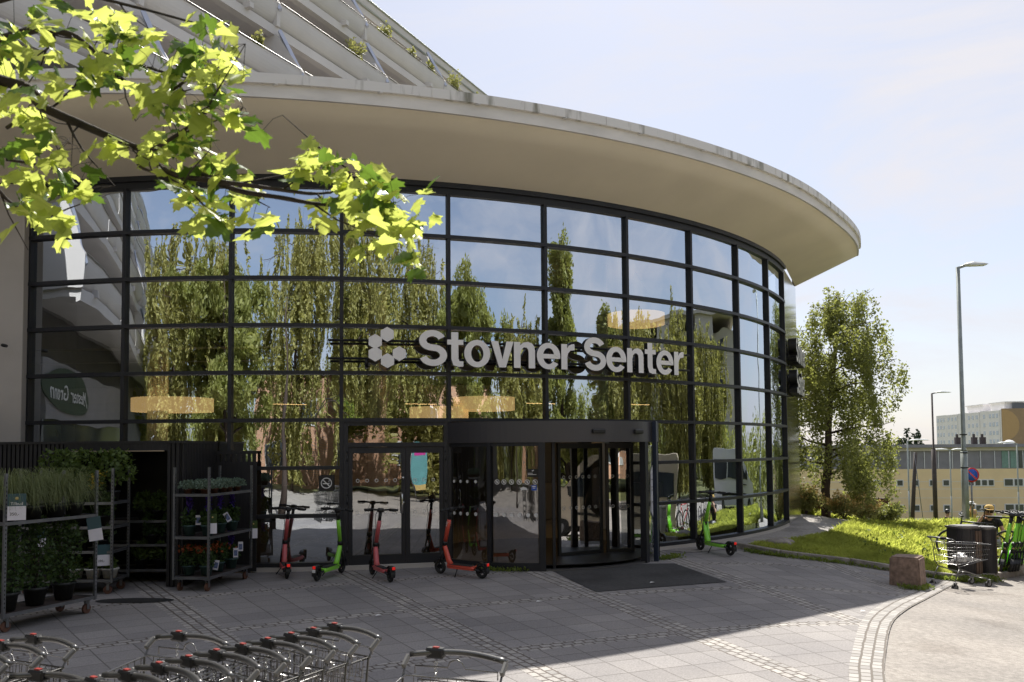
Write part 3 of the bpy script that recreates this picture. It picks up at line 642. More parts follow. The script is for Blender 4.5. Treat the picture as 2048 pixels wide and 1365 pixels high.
ringlamp(968, 3.15, .72, 20.0, 'glowing amber lamp behind the glass below the word Stovner')
ringlamp(1275, 5.50, .75, 22.6, 'large amber lamp high behind the glass above the word Senter')

# ---------------------------------------------------------------- double door
a3, a4 = TH0 + DTH * 3, TH0 + DTH * 4; P3, P4 = Vector((*fpt(a3), 0)), Vector((*fpt(a4), 0)); dd = (P4 - P3); W = dd.length; dx = dd.normalized(); dn = Vector((dx.y, -dx.x, 0)); drz = math.atan2(dx.y, dx.x)
def DP(u, z, o=0.): q = P3 + dx * u + dn * o; return (q.x, q.y, z)
def dbox(mb, u0, u1, z0, z1, o=0., t=.06, mi=0, b=0): 
    cc = DP((u0 + u1) / 2, (z0 + z1) / 2, o); (mb.bbox if b else mb.box)(cc, (u1 - u0, t, z1 - z0), drz, mi, **({'b': b} if b else {}))
fr = MB(); dbox(fr, .03, .115, .0, T0 - .032, 0, .14); dbox(fr, W - .10, W - .03, .0, T0 - .032, 0, .14); dbox(fr, .115, W - .10, 2.54, T0 - .032, 0, .14); dbox(fr, .115, W - .10, 2.16, 2.235, 0, .14); dbox(fr, .115, W - .10, .0, .045, 0, .14)
door_frame = mp_(fr, 'door_frame', 'frame')
g = MB(); dbox(g, .115, W - .10, 2.235, 2.54, -.01, .012); sub(g, 'fanlight_glass', 'glass_flat', door_frame)
def hexa(mb, u, z, r, o, t=.004, ring=True, T=DP):
    lo = [(u + r * math.cos(PI / 6 + q * PI / 3), z + r * math.sin(PI / 6 + q * PI / 3)) for q in range(6)]; li = [(u + r * .72 * math.cos(PI / 6 + q * PI / 3), z + r * .72 * math.sin(PI / 6 + q * PI / 3)) for q in range(6)]
    mb.prism([lo, li] if ring else [lo], lambda x, y, zz: Vector(T(x, y, o + zz)), 0, t)
def leaf(u0, u1, s0, lab):
    mb = MB(); z0, z1 = .05, 2.155; b = .075
    dbox(mb, u0, u0 + b, z0, z1, .02, .055); dbox(mb, u1 - b, u1, z0, z1, .02, .055); dbox(mb, u0 + b, u1 - b, z1 - .11, z1, .02, .055); dbox(mb, u0 + b, u1 - b, z0, z0 + .20, .02, .055)
    o = mp_(mb, 'door', 'frame'); g = MB(); dbox(g, u0 + b, u1 - b, z0 + .20, z1 - .11, .01, .012); sub(g, 'door_glass', 'glass_flat', o)
    h = MB(); n = 0; u = u0 + b + .09
    while u < u1 - b - .03:
        hexa(h, u, 1.56, .034, .018); hexa(h, u, .99, .034, .018); u += .165
    sub(h, 'hexagon_sticker', 'white', o)
    hg = MB()
    for z in (.35, 1.2, 1.95): hg.tube([DP(s0, z - .05, .06), DP(s0, z + .05, .06)], .016, 8); hg.tube([DP(s0, z + .1, .06), DP(s0, z + .16, .06)], .016, 8)
    sub(hg, 'hinge', 'black', o); return o
l1 = leaf(.12, 1.13, .10, ''); l2 = leaf(1.135, W - .105, W - .07, '')
h = MB(); h.tube([DP(1.06, .98, .05), DP(1.06, .98, .12), DP(1.06, 1.0, .135), DP(1.06, 1.30, .135), DP(1.06, 1.32, .12), DP(1.06, 1.32, .05)], .018, 8); sub(h, 'pull_handle', 'chrome', l1)
h = MB()
for z in (1.16, 1.60): h.lathe([(0, 0), (.026, 0), (.026, .012), (0, .014)], DP(1.085, z, .05), 14, R=Matrix.Rotation(drz, 3, 'Z') @ Matrix.Rotation(PI / 2, 3, 'X'))
sub(h, 'lock', 'chrome', l1)
# no smoking sign on the pane left of the door
t2 = TH0 + DTH * 2.87; q = fpt(t2, FR + .10); ns = thing('no_smoking_sign', 'black square sign with a white no smoking symbol left of the double door', 'sign', (q[0], q[1], 1.53), t2)
mb = MB(); mb.bbox((0, 0, 0), (.26, .012, .27), 0, 0, .004); mb.build('sign_board', 'black', ns)
mb = MB(); mb.torus((0, -.0085, 0), .088, .0085, 32, 6); mb.box((0, -.009, 0), (.165, .006, .016), 0, 0, Matrix.Rotation(PI / 4, 3, 'Y')); mb.box((-.012, -.0085, -.008), (.10, .004, .018)); mb.box((.047, -.0085, -.008), (.012, .004, .018)); mb.tube([(.05, -.009, .015), (.038, -.009, .03), (.055, -.009, .042), (.04, -.009, .055)], .005, 5); mb.build('no_smoking_symbol', 'white', ns)

# ---------------------------------------------------------------- revolving door
RC = Vector((.55, 17.1, 0)); RR = 2.3
def rpt(t, r=RR): return (RC.x + r * math.sin(t), RC.y - r * math.cos(t))
rev = thing('revolving_door', 'large dark revolving door with a curved drum projecting from the glass facade', 'revolving door', (RC.x, RC.y, 0))
def rb(mb, name, mats, parent=None, fix=False): o = mb.build(name, mats, parent or rev, fix=fix); 
def rbuild(mb, name, mats, fix=False):
    o = mb.build(name, mats, rev, fix=fix); o.location = -RC; return o
def arcbox(mb, t0, t1, r0, r1, z0, z1, n=24, mi=0, smooth=False):
    vs = []
    for i in range(n + 1):
        t = t0 + (t1 - t0) * i / n; p, q = rpt(t, r0), rpt(t, r1); vs += [(*p, z0), (*q, z0), (*q, z1), (*p, z1)]
    fs = [(i * 4 + j, i * 4 + 4 + j, i * 4 + 4 + (j + 1) % 4, i * 4 + (j + 1) % 4) for i in range(n) for j in range(4)] + [(0, 1, 2, 3), (n * 4 + 3, n * 4 + 2, n * 4 + 1, n * 4)]
    mb.add(vs, fs, mi)
M['drum'] = mat('drum_header_panel', (.085, .082, .09), .4, .4, .06, .6)
mb = MB(); arcbox(mb, -1.45, 1.75, 1.7, RR + .04, 2.215, 2.585, 60); hd = rbuild(mb, 'drum_header', 'drum', True)
mb = MB(); mb.prism([[rpt(t, RR + .0) for t in np.linspace(-1.5, 1.8, 50)]], idn, 2.36, 2.40); rbuild(mb, 'drum_ceiling', 'black')
mb = MB()
for t in (.42, .83): p = rpt(t, RR + .06); mb.bbox((*p, 2.40), (.26, .06, .075), t, 0, .015)
rbuild(mb, 'motion_sensor', 'black')
mb = MB(); arcbox(mb, -1.3, -.02, RR - .05, RR + .02, 0.0, .14); arcbox(mb, -1.3, -.02, RR - .04, RR + .015, 2.15, 2.214); rbuild(mb, 'bottom_rail', 'frame', True)
def rpost(t, w=.07, z0=0., z1=2.214, r=RR - .02, dep=.10, name='post', mt='frame'):
    mb = MB(); p = rpt(t, r); mb.box((*p, (z0 + z1) / 2), (w, dep, z1 - z0), t); return rbuild(mb, name, mt)
for t in (-.84, -.43): rpost(t)
rpost(-.02, .12, dep=.12); rpost(.075, .05, r=RR - .16)
rpost(.965, .12, dep=.12); rpost(1.42, .05)
rpost(1.08, .075, 0, 2.60, RR + .09, .08, 'cable_post', mat('blue_black_post', (.03, .04, .07), .4, .3, .1))
M['glass_drum'] = M['glass_clear']
def rglass(t0, t1, z0=.14, z1=2.15, r=RR - .015, n=14):
    mb = MB(); vs = []; nm = []
    for i in range(n + 1):
        t = t0 + (t1 - t0) * i / n
        for z in (z0, z1): vs.append((*rpt(t, r), z)); nm.append((math.sin(t), -math.cos(t), 0))
    mb.add(vs, [(2 * i, 2 * i + 2, 2 * i + 3, 2 * i + 1) for i in range(n)], 0, True); o = rbuild(mb, 'curved_glass', 'glass_clear'); o.data.normals_split_custom_set_from_vertices(nm); return o
rglass(-.81, -.46); cg = rglass(-.40, -.05); rglass(-1.3, -.87); cg2 = rglass(1.02, 1.40); rglass(1.44, 1.75)
def RT(u, z, o): t = u / RR; p = rpt(t, RR + o); return (*p, z)
mb = MB(); 
for t in (-.77, -.70, -.63, -.55): hexa(mb, t * RR, .96, .035, .0, .003, False, RT); hexa(mb, t * RR, 1.53, .03, .0, .003, False, RT)
for t in (-.37, -.31, -.25, -.19, -.125, -.065): hexa(mb, t * RR, .96, .038, .0, .003, False, RT)
rbuild(mb, 'hexagon_sticker', 'white')
mb = MB()
for i, t in enumerate((-.365, -.31, -.25, -.19, -.13, -.07)):
    def circ(r, n=18): return [(t * RR + r * math.cos(2 * PI * q / n), 1.53 + r * math.sin(2 * PI * q / n)) for q in range(n)]
    mb.prism([circ(.045), circ(.034)], lambda x, y, zz: Vector(RT(x, y, zz)), .0, .003)
    mb.prism([[(t * RR - .032, 1.555), (t * RR - .025, 1.562), (t * RR + .032, 1.505), (t * RR + .025, 1.498)]], lambda x, y, zz: Vector(RT(x, y, zz)), .0, .0035)
    mb.prism([[(t * RR - .012, 1.51), (t * RR + .010, 1.51), (t * RR + .014, 1.54), (t * RR - .010, 1.555)]], lambda x, y, zz: Vector(RT(x, y, zz)), .0, .0025)
rbuild(mb, 'prohibition_sticker', 'white')
mb = MB(); q = [(-.125 * RR, 1.61), (-.055 * RR, 1.61), (-.055 * RR, 1.76), (-.125 * RR, 1.76)]
def rect(u0, u1, z0, z1): return [(u0, z0), (u1, z0), (u1, z1), (u0, z1)]
rt_ = lambda x, y, zz: Vector(RT(x, y, zz))
mb.prism([rect(-.30, -.10, 1.615, 1.755)], rt_, 0, .004, 0); mb.prism([rect(-.285, -.14, 1.655, 1.663)], rt_, .004, .006, 1); mb.prism([rect(-.285, -.20, 1.678, 1.685)], rt_, .004, .006, 1)
mb.prism([[(-.22, 1.725), (-.185, 1.74), (-.18, 1.727), (-.21, 1.712)]], rt_, .004, .006, 1)
mb.prism([rect(-.225, -.135, 1.385, 1.475)], rt_, 0, .004, 2); mb.prism([rect(-.215, -.150, 1.445, 1.462)], rt_, .004, .006, 1); mb.prism([rect(-.205, -.155, 1.42, 1.43)], rt_, .004, .006, 1)
mb.prism([[(-.42, 1.42), (-.37, 1.45), (-.31, 1.43), (-.29, 1.39), (-.36, 1.40), (-.41, 1.38)]], rt_, 0, .003, 1)
rbuild(mb, 'information_sticker', ['black', 'white', 'blue'])
# notice on the right drum glass: tall pointed white panel
mb = MB(); mb.prism([[(1.07 * RR, .93), (1.20 * RR, .68), (1.335 * RR, .93), (1.335 * RR, 1.66), (1.20 * RR, 1.90), (1.07 * RR, 1.66)]], rt_, .0, .004, 0)
for z, u0, u1 in ((1.50, 1.09, 1.28), (1.36, 1.10, 1.20), (1.30, 1.10, 1.29), (1.25, 1.16, 1.29), (1.08, 1.10, 1.24)): mb.prism([rect(u0 * RR, u1 * RR, z, z + .022)], rt_, .004, .006, 1)
rbuild(mb, 'white_notice', ['price_white', 'cloth_grey'])
# rotating wings
def wing(x0, y0, x1, y1, lab=None, st=True):
    a, b = Vector((x0, y0, 0)), Vector((x1, y1, 0)); d = b - a; L_ = d.length; rz = math.atan2(d.y, d.x); ux = d.normalized(); nn = Vector((ux.y, -ux.x, 0)); mb = MB()
    def wb(u0, u1, z0, z1, t=.05): c_ = a + ux * (u0 + u1) / 2; mb.box((c_.x, c_.y, (z0 + z1) / 2), (u1 - u0, t, z1 - z0), rz)
    wb(0, .06, .03, 2.2); wb(L_ - .06, L_, .03, 2.2); wb(.06, L_ - .06, .03, .16); wb(.06, L_ - .06, 2.10, 2.2); o = rbuild(mb, 'wing', 'black')
    g_ = MB(); c_ = (a + b) / 2; g_.box((c_.x, c_.y, 1.13), (L_ - .12, .01, 1.94), rz); o2 = g_.build('wing_glass', 'wing_glass', o)
    if st:
        h_ = MB(); WT = lambda u, z, o_: tuple(a + ux * u + nn * (.008 + o_) + Vector((0, 0, z))); u = .14
        while u < L_ - .1: hexa(h_, u, 1.56, .034, 0, .003, True, WT); hexa(h_, u, .98, .034, 0, .003, True, WT); u += .15
        h_.build('hexagon_sticker', 'white', o)
wing(.84, 16.05, 1.73, 16.63); wing(1.80, 16.62, 2.35, 16.72)
mb = MB(); mb.prism([[rpt(t, 2.2) for t in np.linspace(-PI, PI, 60)[:-1]]], idn, .086, .10); rbuild(mb, 'drum_floor', 'black')
mb = MB(); arcbox(mb, 0.0, .95, RR - .25, RR + .01, -.02, .03); rbuild(mb, 'threshold', 'frame_grey', True)

# ================================================================ LETTERING
def arc(cx, cy, rx, ry, a0, a1, n=14): return [(cx + rx * math.cos(math.radians(a0 + (a1 - a0) * i / n)), cy + ry * math.sin(math.radians(a0 + (a1 - a0) * i / n))) for i in range(n + 1)]
def stroke(pts, w):
    L, R = [], []
    for i, p in enumerate(pts):
        a = pts[max(i - 1, 0)]; b = pts[min(i + 1, len(pts) - 1)]; dx, dy = b[0] - a[0], b[1] - a[1]; l = math.hypot(dx, dy) or 1; nx_, ny_ = -dy / l * w / 2, dx / l * w / 2
        L.append((p[0] + nx_, p[1] + ny_)); R.append((p[0] - nx_, p[1] - ny_))
    return L + R[::-1]
# units: cap height 1, x-height .74, stem .175 ; each glyph = (advance, [loop groups])
W_ = .175
def G_S():
    s = arc(.34, .70, .235, .205, 20, 180, 12) + arc(.34, .70, .235, .19, 180, 255, 6)[1:] + arc(.36, .295, .25, .21, 75, 0, 6) + arc(.36, .295, .25, .21, 0, -165, 12)[1:]
    return .70, [[stroke(s, W_)]]
def G_o(): return .68, [[arc(.33, .37, .33, .385, 0, 360, 30)[:-1], arc(.33, .37, .155, .235, 0, 360, 30)[:-1]]]
def G_t(): return .42, [[[(.10, .20), (.10, .60), (.0, .60), (.0, .74), (.10, .74), (.10, .95), (.275, .95), (.275, .74), (.40, .74), (.40, .60), (.275, .60), (.275, .22), (.30, .145), (.40, .14), (.40, .0), (.27, -.012), (.15, .03)]]]
def G_v(): return .60, [[[(0, .74), (.205, 0), (.385, 0), (.59, .74), (.405, .74), (.297, .24), (.185, .74)]]]
def G_n(): return .62, [[[(0, 0), (.175, 0), (.175, .40), (.20, .52), (.27, .595), (.345, .585), (.385, .53), (.395, .43), (.395, 0), (.57, 0), (.57, .48), (.555, .62), (.49, .715), (.38, .755), (.26, .73), (.17, .65), (.17, .74), (0, .74)]]]
def G_r(): return .40, [[[(0, 0), (.175, 0), (.175, .36), (.20, .48), (.27, .56), (.39, .575), (.39, .75), (.31, .75), (.22, .70), (.17, .62), (.17, .74), (0, .74)]]]
def G_e():
    o = arc(.33, .37, .33, .385, 0, 325, 28); i = arc(.33, .37, .155, .235, 322, 12, 24)
    return .69, [[[(.66, .30)] + o[0:] + [(.60, .10)][:0] + i], [[(.14, .30), (.655, .30), (.655, .43), (.14, .43)]]]
GL = {'S': G_S(), 't': G_t(), 'o': G_o(), 'v': G_v(), 'n': G_n(), 'e': G_e(), 'r': G_r()}
SR = FR + .34
def th_of_px(px, R_=SR):          # facade angle seen at a picture column (only used to read the drawing)
    lo, hi = -.3, 1.15
    for _ in range(40):
        mi_ = (lo + hi) / 2; p = fpt(mi_, R_)
        if p[0] / p[1] < (px - 1024) / 1711: lo = mi_
        else: hi = mi_
    return lo
sign = thing('lettering_sign', 'big off-white raised lettering Stovner Senter with a hexagon emblem on the glass facade', 'sign', (*fpt(.35, SR), 3.9)); SO = Vector(sign.location)
def sb(mb, name, mats, lab=None, parent=None):
    o = mb.build(name, mats, parent or sign, fix=True); o.location = -SO
    if lab: o['label'] = lab
    return o
CAPH, ZB = .645, 3.585
def ST(th0, dep=0): return lambda x, y, z: Vector((*fpt(th0 + x * CAPH / SR, SR + z), ZB + y * CAPH))
t = th_of_px(836); tend = th_of_px(1366); word = 'Stovner Senter'; adv = sum(GL[c][0] if c in GL else .26 for c in word); SX = (tend - t) / (adv * CAPH / SR)
def ST2(th0): return lambda x, y, z: Vector((*fpt(th0 + x * CAPH * SX / SR, SR + z), ZB + y * CAPH))
for ch in word:
    if ch == ' ': t += .26 * CAPH * SX / SR; continue
    a, loops = GL[ch]; mb = MB()
    for gi, lp in enumerate(loops): mb.prism(lp, ST2(t), -.05 if gi else -.055, .047 if gi else .05, 0, 1)
    sb(mb, 'letter', ['sign_white', 'black']); t += a * CAPH * SX / SR
hx = [(767, 677, 23), (793.5-53, 0, 0)]
for px, py in ((774, 668.5), (750, 682.5), (750, 708), (774.5, 721.5), (798, 707.5)):
    th = th_of_px(px); p = fpt(th, SR); z = EYE + (896 + 2.0 - py) / 1711 * p[1] * 1.0; r = .132; mb = MB()
    mb.prism([[(r * math.cos(PI / 6 + q * PI / 3), r * math.sin(PI / 6 + q * PI / 3)) for q in range(6)]], lambda x, y, zz: Vector((*fpt(th + x / SR, SR + zz), z + y)), -.055, .05, 0, 1)
    sb(mb, 'hexagon', ['sign_white', 'black'])
ta, tb = th_of_px(655), th_of_px(1388)
for zr in (3.71, 4.03):
    mb = MB(); mb.tube([(*fpt(q, SR - .09), zr) for q in np.linspace(ta, tb, 40)], .022, 4, smooth=False)
    for k in (3, 4, 5, 6, 7):
        th = TH0 + DTH * k
        if ta < th < tb: mb.tube([(*fpt(th, FR), zr), (*fpt(th, SR - .09), zr)], .02, 4)
    sb(mb, 'mounting_rail', 'frame')
mb = MB(); mb.tube([(*fpt(th_of_px(733), SR - .09), 3.70), (*fpt(th_of_px(733), SR - .1), 3.60), (*fpt(th_of_px(738), FR + .1), 3.62)], .03, 6); sb(mb, 'cable', 'black')
# second lettering, seen edge-on on the cladding
p0 = Vector((*fpt(A1 + .02, FR + .07), 0)); p1 = Vector((8.72, 25.95, 0)); ux = (p1 - p0).normalized(); nn = Vector((ux.y, -ux.x, 0))
s2 = thing('side_lettering_sign', 'white raised letters in two lines seen edge-on at the right corner of the building', 'sign', (8.2, 24.4, 3.8)); S2 = Vector(s2.location)
for wd_, z, u0 in (('Stovner', 4.42, .15), ('Senter', 3.55, .15)):
    u = u0
    for ch in wd_:
        a, loops = GL[ch]; mb = MB()
        for gi, lp in enumerate(loops): mb.prism(lp, (lambda u_: lambda x, y, zz: p0 + ux * (u_ + x * .6) + nn * (.14 + zz) + Vector((0, 0, z + y * .66)))(u), -.11 if gi else -.12, .097 if gi else .10, 0, 1)
        o = mb.build('letter', ['sign_white', 'black'], s2, fix=True); o.location = -S2; u += a * .62

# ================================================================ APARTMENT BUILDING (terraced, behind the canopy)
AT = Vector((.4306, .9026, 0)); AN = Vector((.9026, -.4306, 0))       # along / towards the camera side
def AP(s, d, z): return AT * s - AN * d + Vector((0, 0, z))
apt = thing('apartment_building', 'terraced concrete apartment building with long rounded balconies rising behind the canopy', 'building', AP(20, 24, 0)); AO = Vector(apt.location)
MOD = 7.05; S0 = 24.1; ZR0, DR0, DZ, DD = 15.72, 19.77, 2.8, 1.1
arz = math.atan2(AT.y, AT.x)
def ab(mb, name, mats, parent=None, fix=False):
    o = mb.build(name, mats, parent or apt, fix=fix)
    if parent is None: o.location = -AO
    return o
def aprism(mb, prof, s0, s1, mi=0):       # prof: list of (e, z); e towards camera
    n = len(prof); vs = [AP(s, -e, z) for s in (s0, s1) for e, z in prof]
    mb.add(vs, [(i, (i + 1) % n, n + (i + 1) % n, n + i) for i in range(n)] + [tuple(reversed(range(n))), tuple(range(n, 2 * n))], mi)
par = [(.02, 0)] + [(-.34 * (1 - math.cos(a)), -.06 - .70 * math.sin(a)) for a in np.linspace(0, PI / 2, 9)] + [(-.46, -.76), (-.46, -.68)] + [(-.05 - .30 * (1 - math.cos(a)), -.06 - .62 * math.sin(a)) for a in np.linspace(PI / 2, 0, 7)] + [(-.05, 0)]
for k in range(-3, 4):
    zr = ZR0 + DZ * k; d = DR0 + DD * k
    jr = range(-10, 5) if k >= -1 else range(-10, -2)
    if k == 3: jr = []
    mbf = MB()
    for j in jr:
        s0, s1 = S0 + MOD * (j - 1), S0 + MOD * j; mb = MB()
        aprism(mb, [(e - d, zr + z) for e, z in par], s0 + .12, s1 - .02)
        aprism(mb, [(-.12 - d, zr - .84), (-.12 - d, zr - 1.18), (-.40 - d, zr - 1.20), (-.42 - d, zr - 1.06), (-3.4 - d, zr - 1.02), (-3.4 - d, zr - .84)], s0, s1)
        for q in (.78,):
            c_ = AP(s0 + MOD * q, d + .12, zr - .80); mb.box(c_, (.20, .50, .20), arz)
        b = ab(mb, 'balcony', 'apt', fix=True)
        r = MB(); r.tube([AP(s0 + .1, d - .03, zr + .06), AP(s1 - .05, d - .03, zr + .06)], .022, 4, smooth=False); r.build('railing', 'frame_grey', b)
        if k <= -1 and j < -1 and j % 3: continue
        fn = MB(); zt = zr + DZ - 1.19; dt = d + DD + .3
        vs = []
        for s_ in (s1 - .09, s1 + .09): vs += [AP(s_, d + .02, zr - .85), AP(s_, d - .02, zr + .02), AP(s_, dt - .28, zt + .0), AP(s_, d + 3.4, zt), AP(s_, d + 3.4, zr - .85)]
        fn.add(vs, [(0, 1, 2, 3, 4), (9, 8, 7, 6, 5)] + [(i, 5 + i, 5 + (i + 1) % 5, (i + 1) % 5) for i in range(5)])
        ab(fn, 'partition_wall', 'apt', fix=True)
        ed = MB(); ed.tube([AP(s1, d - .06, zr - .25), AP(s1, dt - .34, zt + .15)], .09, 4, smooth=False); ab(ed, 'edge_flashing', 'flash')
    if len(jr):
        sa, sb_ = S0 + MOD * (jr[0] - 1), S0 + MOD * jr[-1]; w = MB()
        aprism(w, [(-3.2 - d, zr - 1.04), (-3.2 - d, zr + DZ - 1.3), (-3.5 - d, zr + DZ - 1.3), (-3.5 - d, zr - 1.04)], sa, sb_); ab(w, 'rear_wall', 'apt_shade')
        for j in jr:
            s0 = S0 + MOD * (j - 1); wn = MB(); c_ = AP(s0 + (3.4 if j < -1 else 2.6), d + 3.17, zr - .1); wn.box(c_, (5.2 if j < -1 else 2.6, .05, 1.75), arz); f_ = ab(wn, 'window', 'win_dark')
# roof edge
zr = ZR0 + DZ * 3 + .05; d = DR0 + DD * 3 + .2; w = MB(); sa, sb_ = S0 + MOD * -11, S0 + MOD * 4
aprism(w, [(-.05 - d, zr - 1.42), (.0 - d, zr - .62), (-1.2 - d, zr - .55), (-14 - d, zr - .5), (-14 - d, zr - 1.3), (-.5 - d, zr - 1.46)], sa, sb_); ab(w, 'roof', 'apt', fix=True)
w = MB()
for e, z in ((.03, -.60), (.02, -1.05)): w.tube([AP(sa, d - e, zr + z), AP(sb_, d - e, zr + z)], .05, 4, smooth=False)
ab(w, 'roof_flashing', 'flash')
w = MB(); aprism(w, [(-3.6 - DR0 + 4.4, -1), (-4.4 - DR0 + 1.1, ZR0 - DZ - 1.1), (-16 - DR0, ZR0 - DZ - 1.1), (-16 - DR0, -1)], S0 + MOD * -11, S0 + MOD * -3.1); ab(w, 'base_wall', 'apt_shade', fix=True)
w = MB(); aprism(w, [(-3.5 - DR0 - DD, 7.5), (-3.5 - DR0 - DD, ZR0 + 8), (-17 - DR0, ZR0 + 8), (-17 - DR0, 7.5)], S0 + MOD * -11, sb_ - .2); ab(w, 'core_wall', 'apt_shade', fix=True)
# pipe on a partition
w = MB(); s1 = S0 + MOD; dd_ = DR0 + DD * 1 + .6; z_ = ZR0 + DZ * 1
w.tube([AP(s1 - .2, dd_ + 1.6, z_ + 1.1), AP(s1 - .2, dd_ + 1.5, z_ + .75), AP(s1 - .2, dd_ - .1, z_ + .6), AP(s1 - .2, dd_ - .25, z_ + .3), AP(s1 - .2, dd_ - .25, z_ - .9)], .08, 6); ab(w, 'drain_pipe', 'apt')

# ---------------------------------------------------------------- foliage generators
def leaves(P, size, rs=None, asp=.6, droop=0., sz_var=.35, bend=0.):
    """rhombic leaves at points P; returns V,F"""
    rs = rs or rng; P = np.asarray(P, float); n = len(P)
    d = rs.normal(size=(n, 3)); d[:, 2] -= droop; d /= np.linalg.norm(d, axis=1)[:, None]
    a = rs.normal(size=(n, 3)); w = np.cross(d, a); w /= np.linalg.norm(w, axis=1)[:, None] + 1e-9
    s = size * (1 + sz_var * rs.normal(size=(n, 1)).clip(-1.5, 1.5)); L = d * s; Wd = w * s * asp * .5
    V = np.stack([P, P + L * .45 + Wd, P + L, P + L * .45 - Wd], 1).reshape(-1, 3); F = np.arange(4 * n).reshape(n, 4); return V, F
def strands(starts, length, per, rs, spread=.05, lean=(0, 0)):
    out = []
    for s in starts:
        L = length * rs.uniform(.5, 1.3); n = max(3, int(per * L)); t = np.sort(rs.uniform(0, 1, n)); sw = rs.normal(0, .10, 2)
        x = s[0] + sw[0] * t * L + lean[0] * t + rs.normal(0, spread, n); y = s[1] + sw[1] * t * L + lean[1] * t + rs.normal(0, spread, n); z = s[2] - t * L + rs.normal(0, spread * .6, n)
        out.append(np.stack([x, y, z], 1))
    return np.concatenate(out)
def make_tree(name, label, cat, loc, H, R, kind, leafm, bark, seed, nleaf=14000, lsize=.10, group=None, trunk_r=.16, lean=(0, 0)):
    rs = np.random.default_rng(seed); t = thing(name, label, cat, loc, 0, group); mb = MB(); limbs = []
    tp = [Vector((0, 0, -.3))]; x = y = 0
    nseg = 8
    for i in range(1, nseg + 1):
        x += rs.normal(0, .06) + lean[0] / nseg; y += rs.normal(0, .06) + lean[1] / nseg; tp.append(Vector((x, y, H * .92 * i / nseg)))
    mb.tube(tp, [trunk_r * (1 - .92 * i / nseg) + .012 for i in range(nseg + 1)], 8)
    lowest = {'weep': .22, 'round': .25, 'col': .06, 'birch': .16}[kind]
    nb = {'weep': 22, 'round': 24, 'col': 26, 'birch': 22}[kind]
    tips = []
    for i in range(nb):
        f = lowest + (1 - lowest) * (i + rs.uniform()) / nb * .97; zz = f * H * .92; k = min(nseg - 1, int(f * nseg)); base = tp[k].lerp(tp[k + 1], f * nseg - k) if k < nseg else tp[-1]
        az = i * 2.4 + rs.uniform(-.5, .5)
        prof = {'weep': math.sin(PI * min(1, (1 - f) * 1.2 + .15)) ** .6, 'round': math.sqrt(max(0, 1 - ((f - .58) / .48) ** 2)) + .1, 'col': .9 * (1 - f) ** .5 + .15, 'birch': (1 - .75 * ((f - .35) / .65) ** 2 if f > .35 else .75 + .25 * f / .35)}[kind]
        L = R * prof * rs.uniform(.7, 1.12); rise = {'weep': .5, 'round': .45, 'col': 1.3, 'birch': .45}[kind] * L * (1.1 - f * .6)
        q = [base]; ph = rs.uniform(-.3, .3)
        for s in (.35, .7, 1.0): q.append(base + Vector((math.cos(az + ph * s) * L * s, math.sin(az + ph * s) * L * s, rise * (s - .35 * s * s * (1.6 if kind in ('weep', 'birch') else .6)))) + Vector(rs.normal(0, .05 * L, 3)))
        r0_ = trunk_r * (.42 - .3 * f); mb.tube(q, [r0_, r0_ * .6, r0_ * .35, .008], 5); limbs.append(q)
        for _ in range(5):
            u = rs.uniform(.25, 1.0); kk = min(2, int(u * 3)); p = q[kk].lerp(q[kk + 1], u * 3 - kk); e_ = p + Vector(rs.normal(0, .22 * R * .6, 3)) * (.5 if kind == 'col' else 1); mb.tube([p, e_], [.012, .004], 3, cap=False); tips.append(e_); tips.append(p.lerp(e_, .5)); 
        tips.append(q[-1]); tips.append(q[2])
    for _ in range(4): tips.append(tp[-1] + Vector(rs.normal(0, .12, 3))); tips.append(tp[-2] + Vector(rs.normal(0, .2, 3)))
    tips = np.array([tuple(p) for p in tips])
    if kind in ('weep', 'birch'):
        nst = 300 if kind == 'weep' else 330; st = tips[rs.integers(0, len(tips), nst)] + rs.normal(0, .14 * R, (nst, 3)) * (1, 1, .6); ln = (1.9 if kind == 'weep' else 1.0) * H / 8
        P = strands(st, ln, nleaf / nst / ln, rs, .06 if kind == 'weep' else .09); P[:, 2] = np.maximum(P[:, 2], .5 * (.4 if kind == 'birch' else 1) + rs.uniform(0, .5, len(P)))
        if len(P) > nleaf: P = P[rs.permutation(len(P))[:nleaf]]
    else:
        ncl = 190; cl = tips[rs.integers(0, len(tips), ncl)] + rs.normal(0, .08 * R, (ncl, 3)); cr__ = rs.uniform(.09, .22, ncl) * (R if kind == 'round' else R * 1.1); ix = rs.integers(0, ncl, nleaf)
        v = rs.normal(size=(nleaf, 3)); v /= np.linalg.norm(v, axis=1)[:, None]; P = cl[ix] + v * (cr__[ix] * rs.uniform(0, 1, nleaf) ** .45)[:, None] * ((1, 1, 1.5) if kind == 'col' else (1, 1, .75))
    V, F = leaves(P, lsize, rs, .62, .7 if kind in ('weep', 'birch') else .15)
    mb.build('trunk', bark, t); npmesh('crown', V, F, leafm, t); return t

# ================================================================ VEGETATION
birch = make_tree('birch_tree', 'leafy birch with drooping branches beside the right end of the glass building', 'tree', (10.05, 27.6, gz(10, 27.6) - .0), 7.9, 2.3, 'birch', 'birch_leaf', 'bark', 11, 52000, .085, trunk_r=.15, lean=(.25, 0))
